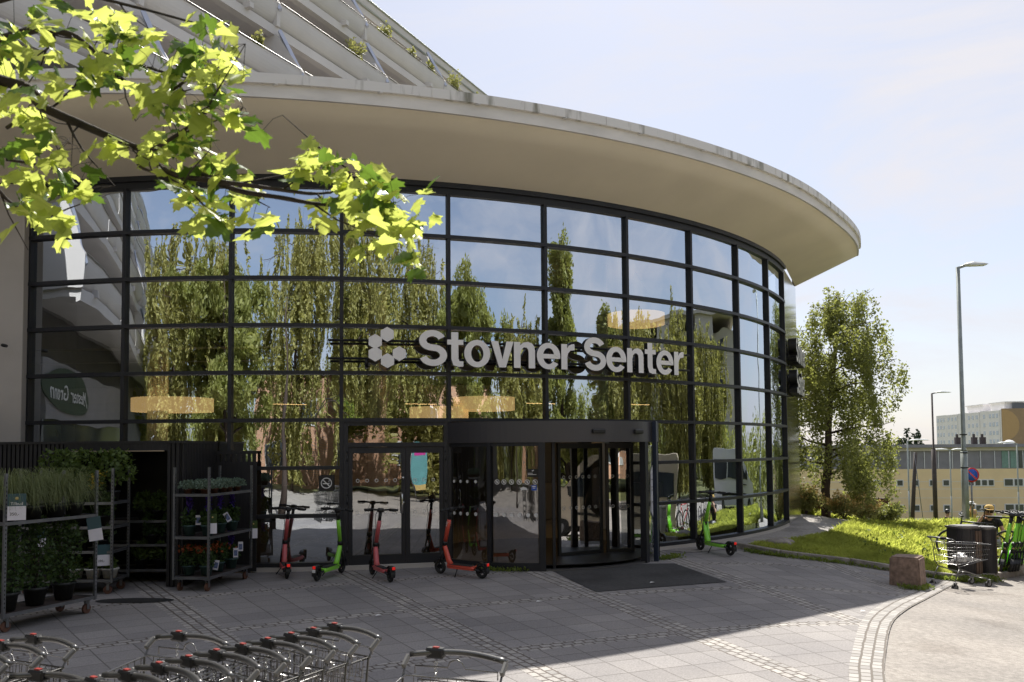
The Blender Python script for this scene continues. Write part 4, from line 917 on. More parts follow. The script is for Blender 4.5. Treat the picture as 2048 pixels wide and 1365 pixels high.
# shrubs near the birch
def shrub(name, label, cat, loc, H, R, leafm, seed, n=2600, ls=.07, group=None, flower=None, nf=300):
    rs = np.random.default_rng(seed); t = thing(name, label, cat, loc, 0, group); mb = MB(); tips = []
    for i in range(16):
        az = rs.uniform(0, 2 * PI); L = R * rs.uniform(.3, 1); z = H * rs.uniform(.55, 1.0); q = [Vector((0, 0, 0)), Vector((math.cos(az) * L * .4, math.sin(az) * L * .4, z * .55)), Vector((math.cos(az) * L, math.sin(az) * L, z))]; mb.tube(q, [.012, .008, .003], 4, cap=False); tips += [q[1], q[2], q[1].lerp(q[2], .5)]
    tips = np.array([tuple(p) for p in tips]); P = tips[rs.integers(0, len(tips), n)] + rs.normal(0, .13, (n, 3)) * (R, R, H * .7); P[:, 2] = np.abs(P[:, 2]) + .02
    V, F = leaves(P, ls, rs, .7, .0); mb.build('stem', 'bark', t); npmesh('foliage', V, F, leafm, t)
    if flower:
        P = tips[rs.integers(0, len(tips), nf)] + rs.normal(0, .16, (nf, 3)) * (R, R, H * .5); P[:, 2] = np.abs(P[:, 2]) + H * .25; V, F = leaves(P, ls * 1.1, rs, .9); npmesh('blossom', V, F, flower, t)
    return t
G1 = 'flowering shrubs in front of the birch'
shrub('flowering_shrub', 'pale flowering shrub nearest the corner of the glass building', 'shrub', (9.35, 27.4, gz(9.3, 27.4)), .7, .5, 'bush_leaf', 21, 2200, .07, G1, 'bush_flower', 260)
shrub('flowering_shrub', 'orange flowered shrub under the birch crown', 'shrub', (10.35, 26.9, gz(10, 27)), .62, .75, 'bush_leaf', 22, 2200, .06, G1, 'bush_flower', 900)
shrub('flowering_shrub', 'low orange and green shrub right of the birch trunk by the brown rail', 'shrub', (11.15, 27.2, gz(11, 27)), .55, .6, 'bush_leaf', 23, 1800, .06, G1, 'bush_flower', 420)
shrub('shrub', 'dark leafy shrub at the foot of the brown timber rail', 'shrub', (11.95, 27.6, gz(12, 27.6)), .7, .65, 'birch_leaf', 24, 3000, .07)
shrub('shrub', 'small pale green bush left of the birch trunk', 'shrub', (9.7, 28.2, gz(9.7, 28)), 1.0, .45, 'bush_leaf', 25, 2200, .06)
fr_ = thing('timber_rail', 'brown timber retaining rail behind the flowering shrubs', 'rail', (11.1, 28.6, gz(11, 28.6)))
mb = MB(); mb.box((-.2, 0, .72), (3.2, .10, .42), -.06); mb.build('board', 'brown_wood', fr_); mb = MB()
for x in (-1.7, .1, 1.35): mb.box((x, .1, .35), (.12, .12, 1.1))
mb.build('post', 'brown_wood', fr_)
# grass blades on the lawns (nobody could count them)
def inpoly(P, poly):
    x, y = P[:, 0], P[:, 1]; c = np.zeros(len(P), bool); j = len(poly) - 1
    for i in range(len(poly)):
        xi, yi = poly[i][:2]; xj, yj = poly[j][:2]
        with np.errstate(divide='ignore', invalid='ignore'): c ^= ((yi > y) != (yj > y)) & (x < (xj - xi) * (y - yi) / (yj - yi + 1e-12) + xi)
        j = i
    return c
def blades(name, poly, n, hf, size, matn, seed, wd=.012, lean=.35, hmul=None):
    rs = np.random.default_rng(seed); a = np.array([p[:2] for p in poly]); lo, hi = a.min(0), a.max(0); P = rs.uniform(lo, hi, (int(n * 2.2), 2)); P = P[inpoly(P, poly)][:n]; n = len(P)
    z = np.array([hf(x, y) for x, y in P]); h = size * rs.uniform(.45, 1.25, n)
    if hmul is not None: h *= np.array([hmul(x, y) for x, y in P])
    az = rs.uniform(0, 2 * PI, n); dx, dy = np.cos(az), np.sin(az); l = rs.normal(0, lean, n) * h; B = np.stack([P[:, 0], P[:, 1], z - .02], 1); w = (wd * rs.uniform(.6, 1.5, n))[:, None] * np.stack([-dy, dx, 0 * dx], 1)
    mid = B + np.stack([dx * l * .35, dy * l * .35, h * .6], 1); tip = B + np.stack([dx * l, dy * l, h], 1)
    V = np.stack([B - w, B + w, mid + w * .8, tip, mid - w * .8], 1).reshape(-1, 3); F = np.arange(5 * n).reshape(n, 5)
    o = npmesh(name, V, F, matn); return o
hA = lambda x, y: gz(x, y) + lawnz(x, y)
def tall(x, y): return .55 + .9 * ss(17, 21, y) * ss(7.0, 9.5, x)
visA = [(4.9, 17.9), (5.1, 17.35), (5.5, 17.08), (6.3, 17.0), (7.3, 16.98), (7.95, 16.78), (8.3, 16.55), (8.8, 16.58), (9.5, 17.1), (11, 18.15), (15, 20.8), (17.5, 28), (14.8, 26.2), (10.8, 23.7), (8.6, 22.1), (7.6, 20.6), (6.2, 19.1)]
tag(blades('lawn_grass', visA, 135000, hA, .16, 'grass', 31, .009, .5, tall), 'tall uncut sunlit grass on the mound right of the building', 'grass', kind='stuff')
visB = [(8.7, 28.1), (9.4, 28.15), (15.5, 27.7), (20, 28.8), (21, 32), (9, 32), (8.6, 29)]
tag(blades('far_grass', visB, 42000, lambda x, y: gz(x, y) + .05, .30, 'grass', 32, .014, .5), 'long grass and weeds beyond the path behind the mound', 'grass', kind='stuff')
# broad leaf weeds
rs = np.random.default_rng(41); Pw = rs.uniform((7.2, 17.3), (16, 29), (260, 2)); Pw = Pw[inpoly(Pw, visA) | inpoly(Pw, visB)]; pts = []
for x, y in Pw:
    k = rs.integers(5, 14); zz = hA(x, y) if y < 26 else gz(x, y) + .05; pts.append(np.stack([x + rs.normal(0, .10, k), y + rs.normal(0, .10, k), zz + rs.uniform(.04, .34, k)], 1))
V, F = leaves(np.concatenate(pts), .075, rs, .6, -.3); tag(npmesh('weeds', V, F, 'weed'), 'broad leaved weeds growing through the grass mound', 'weeds', kind='stuff')
# weeds at kerbs and door
def strip(name, pts, n, h, lab, seed, sp=.06):
    rs = np.random.default_rng(seed); P = []
    for _ in range(n):
        i = rs.integers(0, len(pts) - 1); t = rs.uniform(); p = np.array(pts[i]) * (1 - t) + np.array(pts[i + 1]) * t + rs.normal(0, sp, 2); P.append((p[0], p[1], gz(*p) + rs.uniform(0, h)))
    V, F = leaves(np.array(P), .05, rs, .5, -.8); tag(npmesh(name, V, F, 'weed'), lab, 'weeds', kind='stuff')
strip('kerb_weeds', [(x - .03, y - .10) for x, y in KB[3:36]], 2600, .05, 'small weeds growing along the foot of the granite kerb', 51, .05)
strip('doorway_weeds', [(-.75, 15.02), (-.3, 14.85), (.2, 14.78)], 420, .05, 'little weeds in the joint below the curved glass of the revolving door', 52, .05)
strip('threshold_weeds', [(2.75, 16.15), (3.0, 16.35), (3.2, 16.6)], 420, .05, 'little weeds beside the right side of the revolving door', 53, .06)
# spruces on the horizon
sp = np.random.default_rng(61)
cone = []
for i in range(12):
    x = 105.5 + i * 1.05 + sp.uniform(-.6, .6); y = 250 + sp.uniform(-8, 8); h = 7 + sp.uniform(0, 6); n = 160; t_ = sp.uniform(0, 1, n); a_ = sp.uniform(0, 2 * PI, n); r_ = (1 - t_) * h * .2; cone.append(np.stack([x + np.cos(a_) * r_, y + np.sin(a_) * r_, -6 + t_ * h * 1.0], 1))
V, F = leaves(np.concatenate(cone), 1.1, sp, .6, .6); tag(npmesh('distant_spruces', V, F, 'spruce'), 'dark spruce tops on the horizon left of the tower block', 'forest', kind='stuff')
# trees standing behind the photographer, seen only in the glass
T = 'trees mirrored in the glass facade'
spec = [('weep', -5.5, -12.5, 14.5, 4.6, 'pale drooping tree mirrored left of the lettering'), ('weep', 1.5, -14.5, 16.5, 5.0, 'tallest weeping tree mirrored in the third bay of glass from the left'), ('round', -12.5, -8.5, 10.5, 4.4, 'round leafy tree mirrored near the apartment balconies'),
        ('weep', 8.5, -11.0, 15.0, 4.8, 'weeping tree mirrored above the double door'), ('round', 14.0, -6.5, 11.5, 4.2, 'broad leafy tree mirrored behind the letters Stov'), ('weep', 19.0, -2.0, 10.5, 3.4, 'narrow drooping tree mirrored at the middle of the facade'),
        ('col', 22.5, 2.0, 14.0, 2.6, 'tall column shaped tree mirrored above the revolving door'), ('col', 27.5, 6.5, 10.5, 2.2, 'shorter column shaped tree mirrored right of the revolving door'), ('weep', 26.0, 11.0, 10.3, 4.0, 'wide weeping tree mirrored behind the cream van'),
        ('weep', 28.5, 18.0, 9.8, 3.8, 'weeping tree mirrored behind the white van'), ('col', 38, 27, 9.5, 2.0, 'slender tree mirrored near the right end of the glass'), ('round', 5.0, -20, 12.5, 5, 'round leafy tree mirrored behind the tall weeping ones')]
spec += [('weep', -19.0, -8.0, 13.5, 4.0, 'drooping tree mirrored just right of the mirrored balconies'), ('weep', -14.5, -12.5, 14.0, 4.2, 'drooping tree mirrored above the slatted kiosk'), ('weep', 33, 24, 9.5, 3.8, 'weeping tree mirrored low in the rightmost bays')]
for i, (kd, x, y, H, R, lab) in enumerate(spec):
    lm = 'willow_leaf' if kd == 'weep' else 'tree_leaf'; make_tree('mirrored_tree', lab, 'tree', (x, y, gz(x, y)), H, R, kd, lm, 'bark', 70 + i, 46000, .21, T, .24)
# a belt of trees all round behind the place, seen only in the glass
rs = np.random.default_rng(99); PP = []
for i in range(70):
    a = -.95 + i * .0485 + rs.uniform(-.01, .01); rr_ = 52 + rs.uniform(-5, 8); cx_, cy_ = 4 + rr_ * math.sin(a), 12 - rr_ * math.cos(a)
    if cx_ / max(cy_, .1) < .72 and cy_ > 0: continue
    h = rs.uniform(5, 9.5); n = 900; v = rs.normal(size=(n, 3)); v /= np.linalg.norm(v, axis=1)[:, None]; u = rs.uniform(0, 1, n) ** .4; PP.append(np.stack([cx_ + v[:, 0] * u * 2.6, cy_ + v[:, 1] * u * 2.6, gz(cx_, cy_) + h * .5 + v[:, 2] * u * h * .55], 1))
V, F = leaves(np.concatenate(PP), .42, rs, .65); tag(npmesh('tree_belt', V, F, 'tree_leaf'), 'belt of leafy trees around the square seen only mirrored in the glass', 'trees', kind='stuff')

# ================================================================ THINGS BEHIND THE CAMERA THAT THE GLASS MIRRORS
def wbox(mb, x0, x1, y0, y1, z0, z1, mi=0): mb.box(((x0 + x1) / 2, (y0 + y1) / 2, (z0 + z1) / 2), (x1 - x0, y1 - y0, z1 - z0), 0, mi)
bk = thing('brick_building', 'low brick building mirrored in the door glass', 'building', (4, -22, 0))
mb = MB(); wbox(mb, -16, 26, -6, 0, -.2, 6.6); mb.build('wall', 'brick', bk); mb = MB(); wbox(mb, -16.2, 26.2, -6, .15, 6.6, 6.95); mb.build('roof', 'dark_pole', bk)
for i in range(8):
    mb = MB(); wbox(mb, -14 + i * 5, -11.4 + i * 5, .001, .06, 1.0 + 2.2 * (i % 2), 2.6 + 2.2 * (i % 2)); w = mb.build('window', 'win_frame', bk); mb = MB(); wbox(mb, -13.88 + i * 5, -11.52 + i * 5, .061, .07, 1.1 + 2.2 * (i % 2), 2.5 + 2.2 * (i % 2)); mb.build('pane', 'win_dark', w)
pb = thing('apartment_block', 'pale apartment block mirrored behind the letters Senter', 'building', (66, 6, -2), .15)
mb = MB(); wbox(mb, 0, 14, -14, 36, 0, 14.5); wbox(mb, -2.2, 0, -9, -1, 0, 15.6); wbox(mb, -2.2, 0, 5, 10, 0, 15.6); wbox(mb, -2.2, 0, 18, 26, 0, 15.6); mb.build('wall', 'plaster', pb)
mb = MB(); wbox(mb, -2.5, 14.3, -14.3, 36.3, 15.6, 15.9); mb.build('roof', 'plaster', pb)
for f in range(4):
    for j in range(11):
        y = -12.5 + j * 4.1; x = -2.25 if (-9 < y < -2 or 5 < y < 8.5 or 18 < y < 24.5) else -.05; mb = MB(); wbox(mb, x - .05, x, y, y + 1.9, 2 + f * 3.3, 3.9 + f * 3.3); mb.build('window', 'win_dark', pb)
fs_ = thing('flower_shop', 'shop front with an oval sign mirrored low in the leftmost glass', 'building', (-17.65, 6.2, 0), math.atan2(.9026, .4306))
mb = MB(); wbox(mb, -12, 5, .0, 3, 3.0, 4.6); mb.build('sign_band', 'apt_shade', fs_); mb = MB(); wbox(mb, -12, 5, .1, .2, .3, 3.0); mb.build('shop_window', 'win_dark', fs_)
mb = MB(); mb.prism([[(3.3 * math.cos(a), .62 * math.sin(a)) for a in np.linspace(0, 2 * PI, 40)[:-1]]], lambda x, y, z: Vector((2 + x, -.02 - z, 3.88 + y)), 0, .06); sg = mb.build('oval_sign', mat('sign_dark_green', (.06, .085, .06), .5), fs_)
vs_, fc_ = text_mb('Mester Grønn', .62, .01); mb = MB(); mb.add([(2 + v.x * 1.55, -.10 - v.z, 3.80 + v.y) for v in vs_], fc_); mb.build('sign_lettering', 'white', sg)
# vans
def van(name, label, loc, rz, paint, H=2.62, L=5.9):
    t = thing(name, label, 'van', loc, rz); W2 = 1.0
    prof = [(-L / 2, .45), (-L / 2, H - .12), (-L / 2 + .12, H), (L / 2 - 2.0, H), (L / 2 - 1.75, H - .12), (L / 2 - .95, 1.55), (L / 2 - .12, 1.22), (L / 2, .95), (L / 2, .45), (L / 2 - .6, .38), (-L / 2 + .4, .38)]
    mb = MB(); n = len(prof); 
    vs = []
    for y, s in ((-W2, .0), (-W2 + .02, 0), (W2 - .02, 0), (W2, 0)):
        for x, z in prof:
            inn = .10 * max(0, (z - 1.3) / 1.3); yy = (abs(y) - inn) * (1 if y > 0 else -1); vs.append((x, yy, z))
    fs = [tuple(range(n)), tuple(reversed(range(3 * n, 4 * n)))]
    for k in range(3):
        for j in range(n): fs.append((k * n + j, k * n + n + j, k * n + n + (j + 1) % n, k * n + (j + 1) % n))
    mb.add(vs, fs); mb.build('body', paint, t, fix=True)
    for s in (-1, 1):
        m2 = MB(); yy = lambda z: s * (W2 - .10 * max(0, (z - 1.3) / 1.3) + .006)
        q = [(L / 2 - 1.95, 1.35), (L / 2 - 1.15, 1.35), (L / 2 - 1.35, 1.62), (L / 2 - 1.72, 2.12), (L / 2 - 1.95, 2.12)]
        m2.add([(x, yy(z), z) for x, z in q], [tuple(range(5)) if s < 0 else tuple(reversed(range(5)))])
        for x0, x1 in ((-L / 2 + .2, -L / 2 + 1.7), (-L / 2 + 1.85, L / 2 - 2.2)):
            q = [(x0, 1.40), (x1, 1.40), (x1, 2.10), (x0, 2.10)]; m2.add([(x, yy(z), z) for x, z in q], [(0, 1, 2, 3) if s < 0 else (3, 2, 1, 0)])
        m2.build('side_window', 'win_dark', t)
        m3 = MB(); m3.box((L / 2 - 1.25, s * (W2 + .12), 1.55), (.12, .2, .3)); m3.build('mirror', 'black', t)
        m3 = MB(); m3.box((L / 2 - 1.4, s * (W2 + .01), 1.15), (.16, .03, .04)); m3.box((-.2, s * (W2 + .006), .78), (L - 2.3, .02, .10)); m3.build('trim', 'black', t)
        for x in (-L / 2 + 1.15, L / 2 - .95):
            m4 = MB(); m4.cyl((x, s * (W2 - .10), .34), .34, .24, 24, axis='Y'); wh = m4.build('wheel', 'rubber', t); m5 = MB(); m5.cyl((x, s * (W2 + .025), .34), .2, .02, 16, axis='Y'); m5.build('rim', 'steel', wh)
    m2 = MB(); m2.add([(L / 2 - 1.70 , -.80, H - .25), (L / 2 - .93, -.86, 1.56), (L / 2 - .93, .86, 1.56), (L / 2 - 1.70, .80, H - .25)], [(0, 1, 2, 3)]); o = m2.build('windscreen', 'win_dark', t); o.location = (.03, 0, .02)
    m2 = MB()
    for s in (-1, 1): m2.box((L / 2 + .0, s * .72, .88), (.05, .34, .22))
    m2.build('headlight', 'win_pale', t)
    m2 = MB(); m2.add([(-L / 2 - .01, -.78, 1.4), (-L / 2 - .01, .78, 1.4), (-L / 2 - .01, .74, 2.15), (-L / 2 - .01, -.74, 2.15)], [(3, 2, 1, 0)]); m2.build('rear_window', 'win_dark', t)
    m2 = MB(); m2.box((-L / 2 - .03, 0, .45), (.1, 1.95, .2)); m2.box((L / 2 + .03, 0, .48), (.12, 1.9, .24)); m2.build('bumper', 'black', t); return t
van('parked_van', 'cream minibus van mirrored in the revolving door glass', (12.15, 14.5, gz(12.1, 14.5)), -PI / 2, 'van_beige', 2.62, 6.6)
van('parked_van', 'white van mirrored in the glass right of the green scooter', (18.6, 24.6, gz(18.6, 24)), PI / 2 + .35, 'van_white', 2.5, 5.4)

# ================================================================ FAR BUILDINGS
yb = thing('yellow_building', 'long low yellow building with a grey glazed top storey beyond the lawn', 'building', (56, 106, -8)); 
BX0, BX1, BY, BZ = -22, 34, 0, -0; rzb = -.10; yb.rotation_euler.z = rzb
mb = MB(); wbox(mb, BX0, BX1, 0, 14, -1, 7.1)
for z in (1.8, 3.5, 4.6, 5.5): wbox(mb, BX0, BX1, -.02, 0, z, z + .05, 1)
mb.build('wall', ['yellow_wall', 'win_frame'], yb)
mb = MB(); wbox(mb, BX0, BX1, .05, 13.9, 7.1, 9.35); band = mb.build('glazed_storey', 'band_grey', yb)
x = BX0 + .5
while x < BX1:
    mb = MB(); wbox(mb, x, x + .09, -.03, .05, 7.15, 9.3); mb.build('glazing_bar', 'flash', band); x += 1.66
for x in (4.3, 5.3, 6.3, 7.3, 8.3, 9.3): mb = MB(); wbox(mb, x, x + .92, -.0, .04, 7.2, 9.3); mb.build('pane', 'win_dark' if x > 6 else mat('green_glass', (.16, .28, .26), .15), band)
mb = MB(); wbox(mb, BX0 - 1, BX1 + 1, -.9, 14.5, 9.75, 10.15); wbox(mb, BX0 - .5, BX1 + .5, -.4, 14, 9.35, 9.75, 1); rf = mb.build('roof', ['band_grey', 'plaster'], yb)
for x in (1.4, 2.4, -.6):
    mb = MB(); wbox(mb, x, x + .55, 1, 1.6, 10.15, 11.0); wbox(mb, x + .1, x + .3, 1.1, 1.4, 11.0, 11.4); mb.build('roof_vent', 'dark_pole', rf)
mb = MB(); mb.lathe([(0, .5), (.35, .43), (.6, .22), (.7, 0)], (6.6, 3, 10.15), 20); mb.build('skylight_dome', 'win_frame', rf)
def bwin(x0, w, z0, h, n=1):
    mb = MB(); wbox(mb, x0, x0 + w, -.06, 0, z0, z0 + h); f = mb.build('window', 'win_frame', yb); pw = w / n
    for i in range(n): mb = MB(); wbox(mb, x0 + .12 + i * pw, x0 + (i + 1) * pw - .10, -.09, -.06, z0 + .12, z0 + h - .10); mb.build('pane', 'win_dark', f)
for z0 in (4.95, 1.85):
    for x in (-13, -11, -8.3, -6.4, -4.4, -2.8): bwin(x, .85, z0, .85)
    bwin(-.6, 3.9, z0, .85, 5); bwin(4.4, 4.6, z0 - .05, 1.0, 4); bwin(10.5, 4.6, z0, .85, 4)
tb = thing('tower_block', 'pale tower block with a brown gable far behind the yellow building', 'building', (203.7, 356, -10)); tb.rotation_euler.z = -.135
mb = MB(); wbox(mb, 0, 40, 0, 76, 0, 26.5); wbox(mb, -.35, 0, 1.2, 13.0, 0, 26.3); wbox(mb, -.35, 0, 22, 37, 0, 26.3); wbox(mb, -.35, 0, 47.5, 62, 0, 26.3); wbox(mb, .001, 40, -.25, 0, 0, 26.9, 1); mb.build('wall', ['tower_wall', 'tower_brown'], tb)
mb = MB(); mb.prism([[(6.6 * math.cos(a), 6.6 * math.sin(a)) for a in np.linspace(-PI / 2, PI / 2, 30)]], lambda x, y, z: Vector((.15 + x, -.251 - z, 20.0 + y)), 0, .06); mb.build('round_mural', mat('tan_mural', (.50, .33, .16), .85), tb)
mb = MB(); wbox(mb, 3, 12, 26, 44, 26.5, 29.6); wbox(mb, 3, 12, 4, 18, 26.5, 29.6); wbox(mb, 2.4, 12.6, 25, 45, 29.6, 30.0); wbox(mb, 2.4, 12.6, 3, 19, 29.6, 30.0); mb.build('roof_house', 'tower_wall', tb)
mb = MB(); wbox(mb, 5.5, 11, 2.6, 2.9, 26.8, 29.3); mb.build('roof_screen', 'win_dark', tb)
for z in (24.1, 20.5, 16.9, 13.3, 9.7):
    for y in (2.5, 6, 9.5, 16.5, 23.5, 28, 32.5, 41, 48.5, 53, 57.5, 65, 69, 73): mb = MB(); x_ = -.35 if (1.2 < y < 12 or 22 < y < 36 or 47.5 < y < 60) else 0; wbox(mb, x_ - .08, x_, y, y + 2.0, z - .9, z + .8); mb.build('window', 'win_pale', tb)

bn = thing('banner_flag', 'tall teal banner flag with a magenta mark, mirrored in the right door leaf', 'banner', (5.3, -4.2, gz(5.3, -4.2)), -.3)
mb = MB(); mb.tube([(-.34, 0, 0), (-.34, 0, 2.6)], .018, 6); mb.box((0, 0, .04), (.8, .5, .06)); mb.build('pole', 'steel', bn)
mb = MB(); wbox(mb, -.32, .36, -.01, .01, .5, 2.55); fl = mb.build('flag', mat('teal_cloth', (.12, .33, .35), .8), bn)
mb = MB(); wbox(mb, -.2, .25, .011, .016, 1.95, 2.35); mb.build('magenta_mark', mat('magenta_print', (.55, .04, .30), .8), fl); mb = MB(); wbox(mb, -.32, .36, .011, .016, .5, .75); mb.build('yellow_band', 'gold', fl)

# ================================================================ SCOOTERS
def make_scooter(paint, label, group, plate=False, twin=False):
    t = thing('electric_scooter', label, 'electric scooter', (0, 0, 0), 0, group)
    mb = MB(); mb.prism([[(-.30, -.075), (.18, -.075), (.26, -.045), (.26, .045), (.18, .075), (-.30, .075), (-.36, .05), (-.36, -.05)]], idn, .125, .185)
    for s in (-1, 1): mb.tube([(-.36, s * .06, .155), (.24, s * .06, .165)], .018, 6)
    mb.build('deck', paint, t); mb = MB(); mb.prism([[(-.29, -.062), (.16, -.062), (.22, -.04), (.22, .04), (.16, .062), (-.29, .062)]], idn, .1855, .192); mb.build('deck_mat', 'rubber', t)
    mb = MB(); mb.tube([(.20, 0, .155), (.255, 0, .24), (.31, 0, .40), (.345, 0, .50)], [.05, .046, .042, .036], 10)
    if twin:
        for s in (-1, 1): mb.tube([(.22, s * .045, .17), (.32, s * .035, .55)], .022, 8)
    mb.build('neck', paint, t)
    mb = MB(); mb.tube([(.345, 0, .49), (.318, 0, .56)], .044, 10); mb.build('stem_clamp', 'black', t)
    mb = MB(); mb.tube([(.320, 0, .555), (.245, 0, .80), (.205, 0, .93)], [.036, .036, .032], 10); st = mb.build('stem', paint, t)
    mb = MB(); mb.bbox((.262, 0, .745), (.016, .035, .16), 0, 0, .005, Matrix.Rotation(-.29, 3, 'Y')); mb.build('stem_logo_panel', 'black', st); mb = MB(); mb.cyl((.375, 0, .455), .018, .012, 12, axis='X'); mb.build('badge', 'gold', st)
    if not twin:
        tv, tf = text_mb('voi', .075, .0008); dq = Vector((-.293, 0, .956)); pq = Vector((.956, 0, .293)); mb = MB()
        for s in (-1, 1): mb.add([Vector((.228, s * (.037 + v.z), .855)) + dq * v.x * 1.0 - pq * v.y * s * 1.0 for v in tv], tf)
        mb.build('stem_lettering', 'white', st)
    mb = MB(); mb.tube([(.205, 0, .925), (.17, 0, 1.06)], .030, 8); mb.bbox((.165, 0, 1.10), (.11, .10, .07), 0, 0, .02); mb.tube([(.15, -.19, 1.115), (.16, 0, 1.10), (.15, .19, 1.115)], .016, 8)
    hb = mb.build('handlebar', 'black', t)
    for s in (-1, 1):
        mb = MB(); mb.tube([(.15, s * .15, 1.113), (.12, s * .29, 1.105)], .02, 8); mb.build('grip', 'rubber', hb); mb = MB(); mb.tube([(.18, s * .14, 1.10), (.20, s * .17, 1.085), (.17, s * .27, 1.08)], .007, 5); mb.build('brake_lever', 'black', hb)
    mb = MB(); mb.tube([(.19, .05, 1.08), (.25, .06, 1.0), (.26, .04, .85), (.33, .045, .6), (.36, .05, .3)], .005, 5); mb.build('brake_cable', 'black', t)
    for s, nm in ((.46, 'front_wheel'), (-.47, 'rear_wheel')):
        mb = MB(); mb.torus((s, 0, .122), .095, .028, 26, 8); w = mb.build(nm, 'rubber', t); mb = MB(); mb.cyl((s, 0, .122), .04, .05, 16, axis='Y')
        for q in range(5): a = q * 2 * PI / 5; mb.tube([(s, 0, .122), (s + math.cos(a) * .082, 0, .122 + math.sin(a) * .082)], .008, 5)
        mb.torus((s, 0, .122), .078, .008, 20, 5); mb.build('rim', 'black', w)
    mb = MB()
    for s in (-1, 1): mb.tube([(.345, s * .035, .40), (.40, s * .045, .27), (.46, s * .045, .122)], [.02, .017, .014], 6)
    mb.tube([(.345, 0, .50), (.352, 0, .36)], .035, 8); n = 10
    mb.add([(.46 + .135 * math.cos(a), y, .122 + .135 * math.sin(a)) for a in np.linspace(.35, 2.3, n) for y in (-.03, .03)], [(2 * i, 2 * i + 1, 2 * i + 3, 2 * i + 2) for i in range(n - 1)]); mb.build('fork', 'black', t)
    mb = MB(); mb.add([(-.47 + .138 * math.cos(a), y, .122 + .138 * math.sin(a)) for a in np.linspace(.6, 3.4, n) for y in (-.035, .035)], [(2 * i, 2 * i + 1, 2 * i + 3, 2 * i + 2) for i in range(n - 1)])
    for s in (-1, 1): mb.tube([(-.33, s * .05, .155), (-.47, s * .05, .122)], .018, 6)
    mb.bbox((-.575, 0, .215), (.07, .075, .085), 0, 0, .015); fd = mb.build('rear_fender', 'black', t)
    mb = MB(); mb.bbox((-.612, 0, .232), (.012, .05, .045), 0, 0, .004); mb.build('tail_light', 'taillight', fd)
    if plate: mb = MB(); mb.bbox((-.614, 0, .175), (.008, .055, .05), 0, 0, .003); mb.build('plate', 'white', fd)
    mb = MB(); mb.tube([(.02, .05, .13), (.0, .14, .005)], .009, 6); mb.build('kickstand', 'black', t); return t
def put_scoot(o, f, r, roll=0.):      # front and rear ground points
    c = ((f[0] + r[0]) / 2, (f[1] + r[1]) / 2); o.location = (c[0], c[1], gz(*c) + .006); o.rotation_euler = (roll, 0, math.atan2(f[1] - r[1], f[0] - r[0])); return o
GS = 'electric scooters parked by the entrance'
s_p = put_scoot(make_scooter('coral_pink', 'faded coral pink scooter, leftmost of the scooters by the glass, next to the plant trolley', GS), (-4.05, 15.1), (-3.70, 14.10), .07)
s_g = put_scoot(make_scooter('green', 'lime green scooter between two coral ones left of the double door', GS, True), (-2.93, 14.85), (-3.17, 13.82), .06)
s_c = put_scoot(make_scooter('coral', 'bright coral scooter turned side-on in front of the revolving door', GS), (-1.27, 14.62), (-.48, 13.98), -.05)
s3 = dup(s_p, label='coral pink scooter standing right in front of the double door', group=GS); put_scoot(s3, (-2.42, 14.60), (-1.92, 13.62), .05)
s_g2 = put_scoot(make_scooter('green', 'lime green scooter with a twin stem parked right of the revolving door', GS, False, True), (3.82, 17.62), (4.20, 16.68), .06); s_g2.scale = (1.08, 1.08, 1.08)
GC = 'row of green scooters behind the bins'
nm_ = ['leftmost lime scooter of the leaning row behind the litter bins', 'second from left lime scooter in the leaning row behind the bins', 'third from left lime scooter in the leaning row behind the bins', 'fourth from left lime scooter in the leaning row behind the bins', 'rightmost lime scooter of the leaning row, next to the red bicycle']
for i in range(5):
    s = dup(s_g2, label=nm_[i], group=GC); x, y = 9.93 + .11 * i, 17.55 + .04 * i; s.location = (x, y, hA(x, y) + .01); s.rotation_euler = (-.20 - .02 * (i % 2), 0, math.radians(-122 + 3 * ((i * 7) % 4))); s.scale = (1.04, 1.04, 1.04)

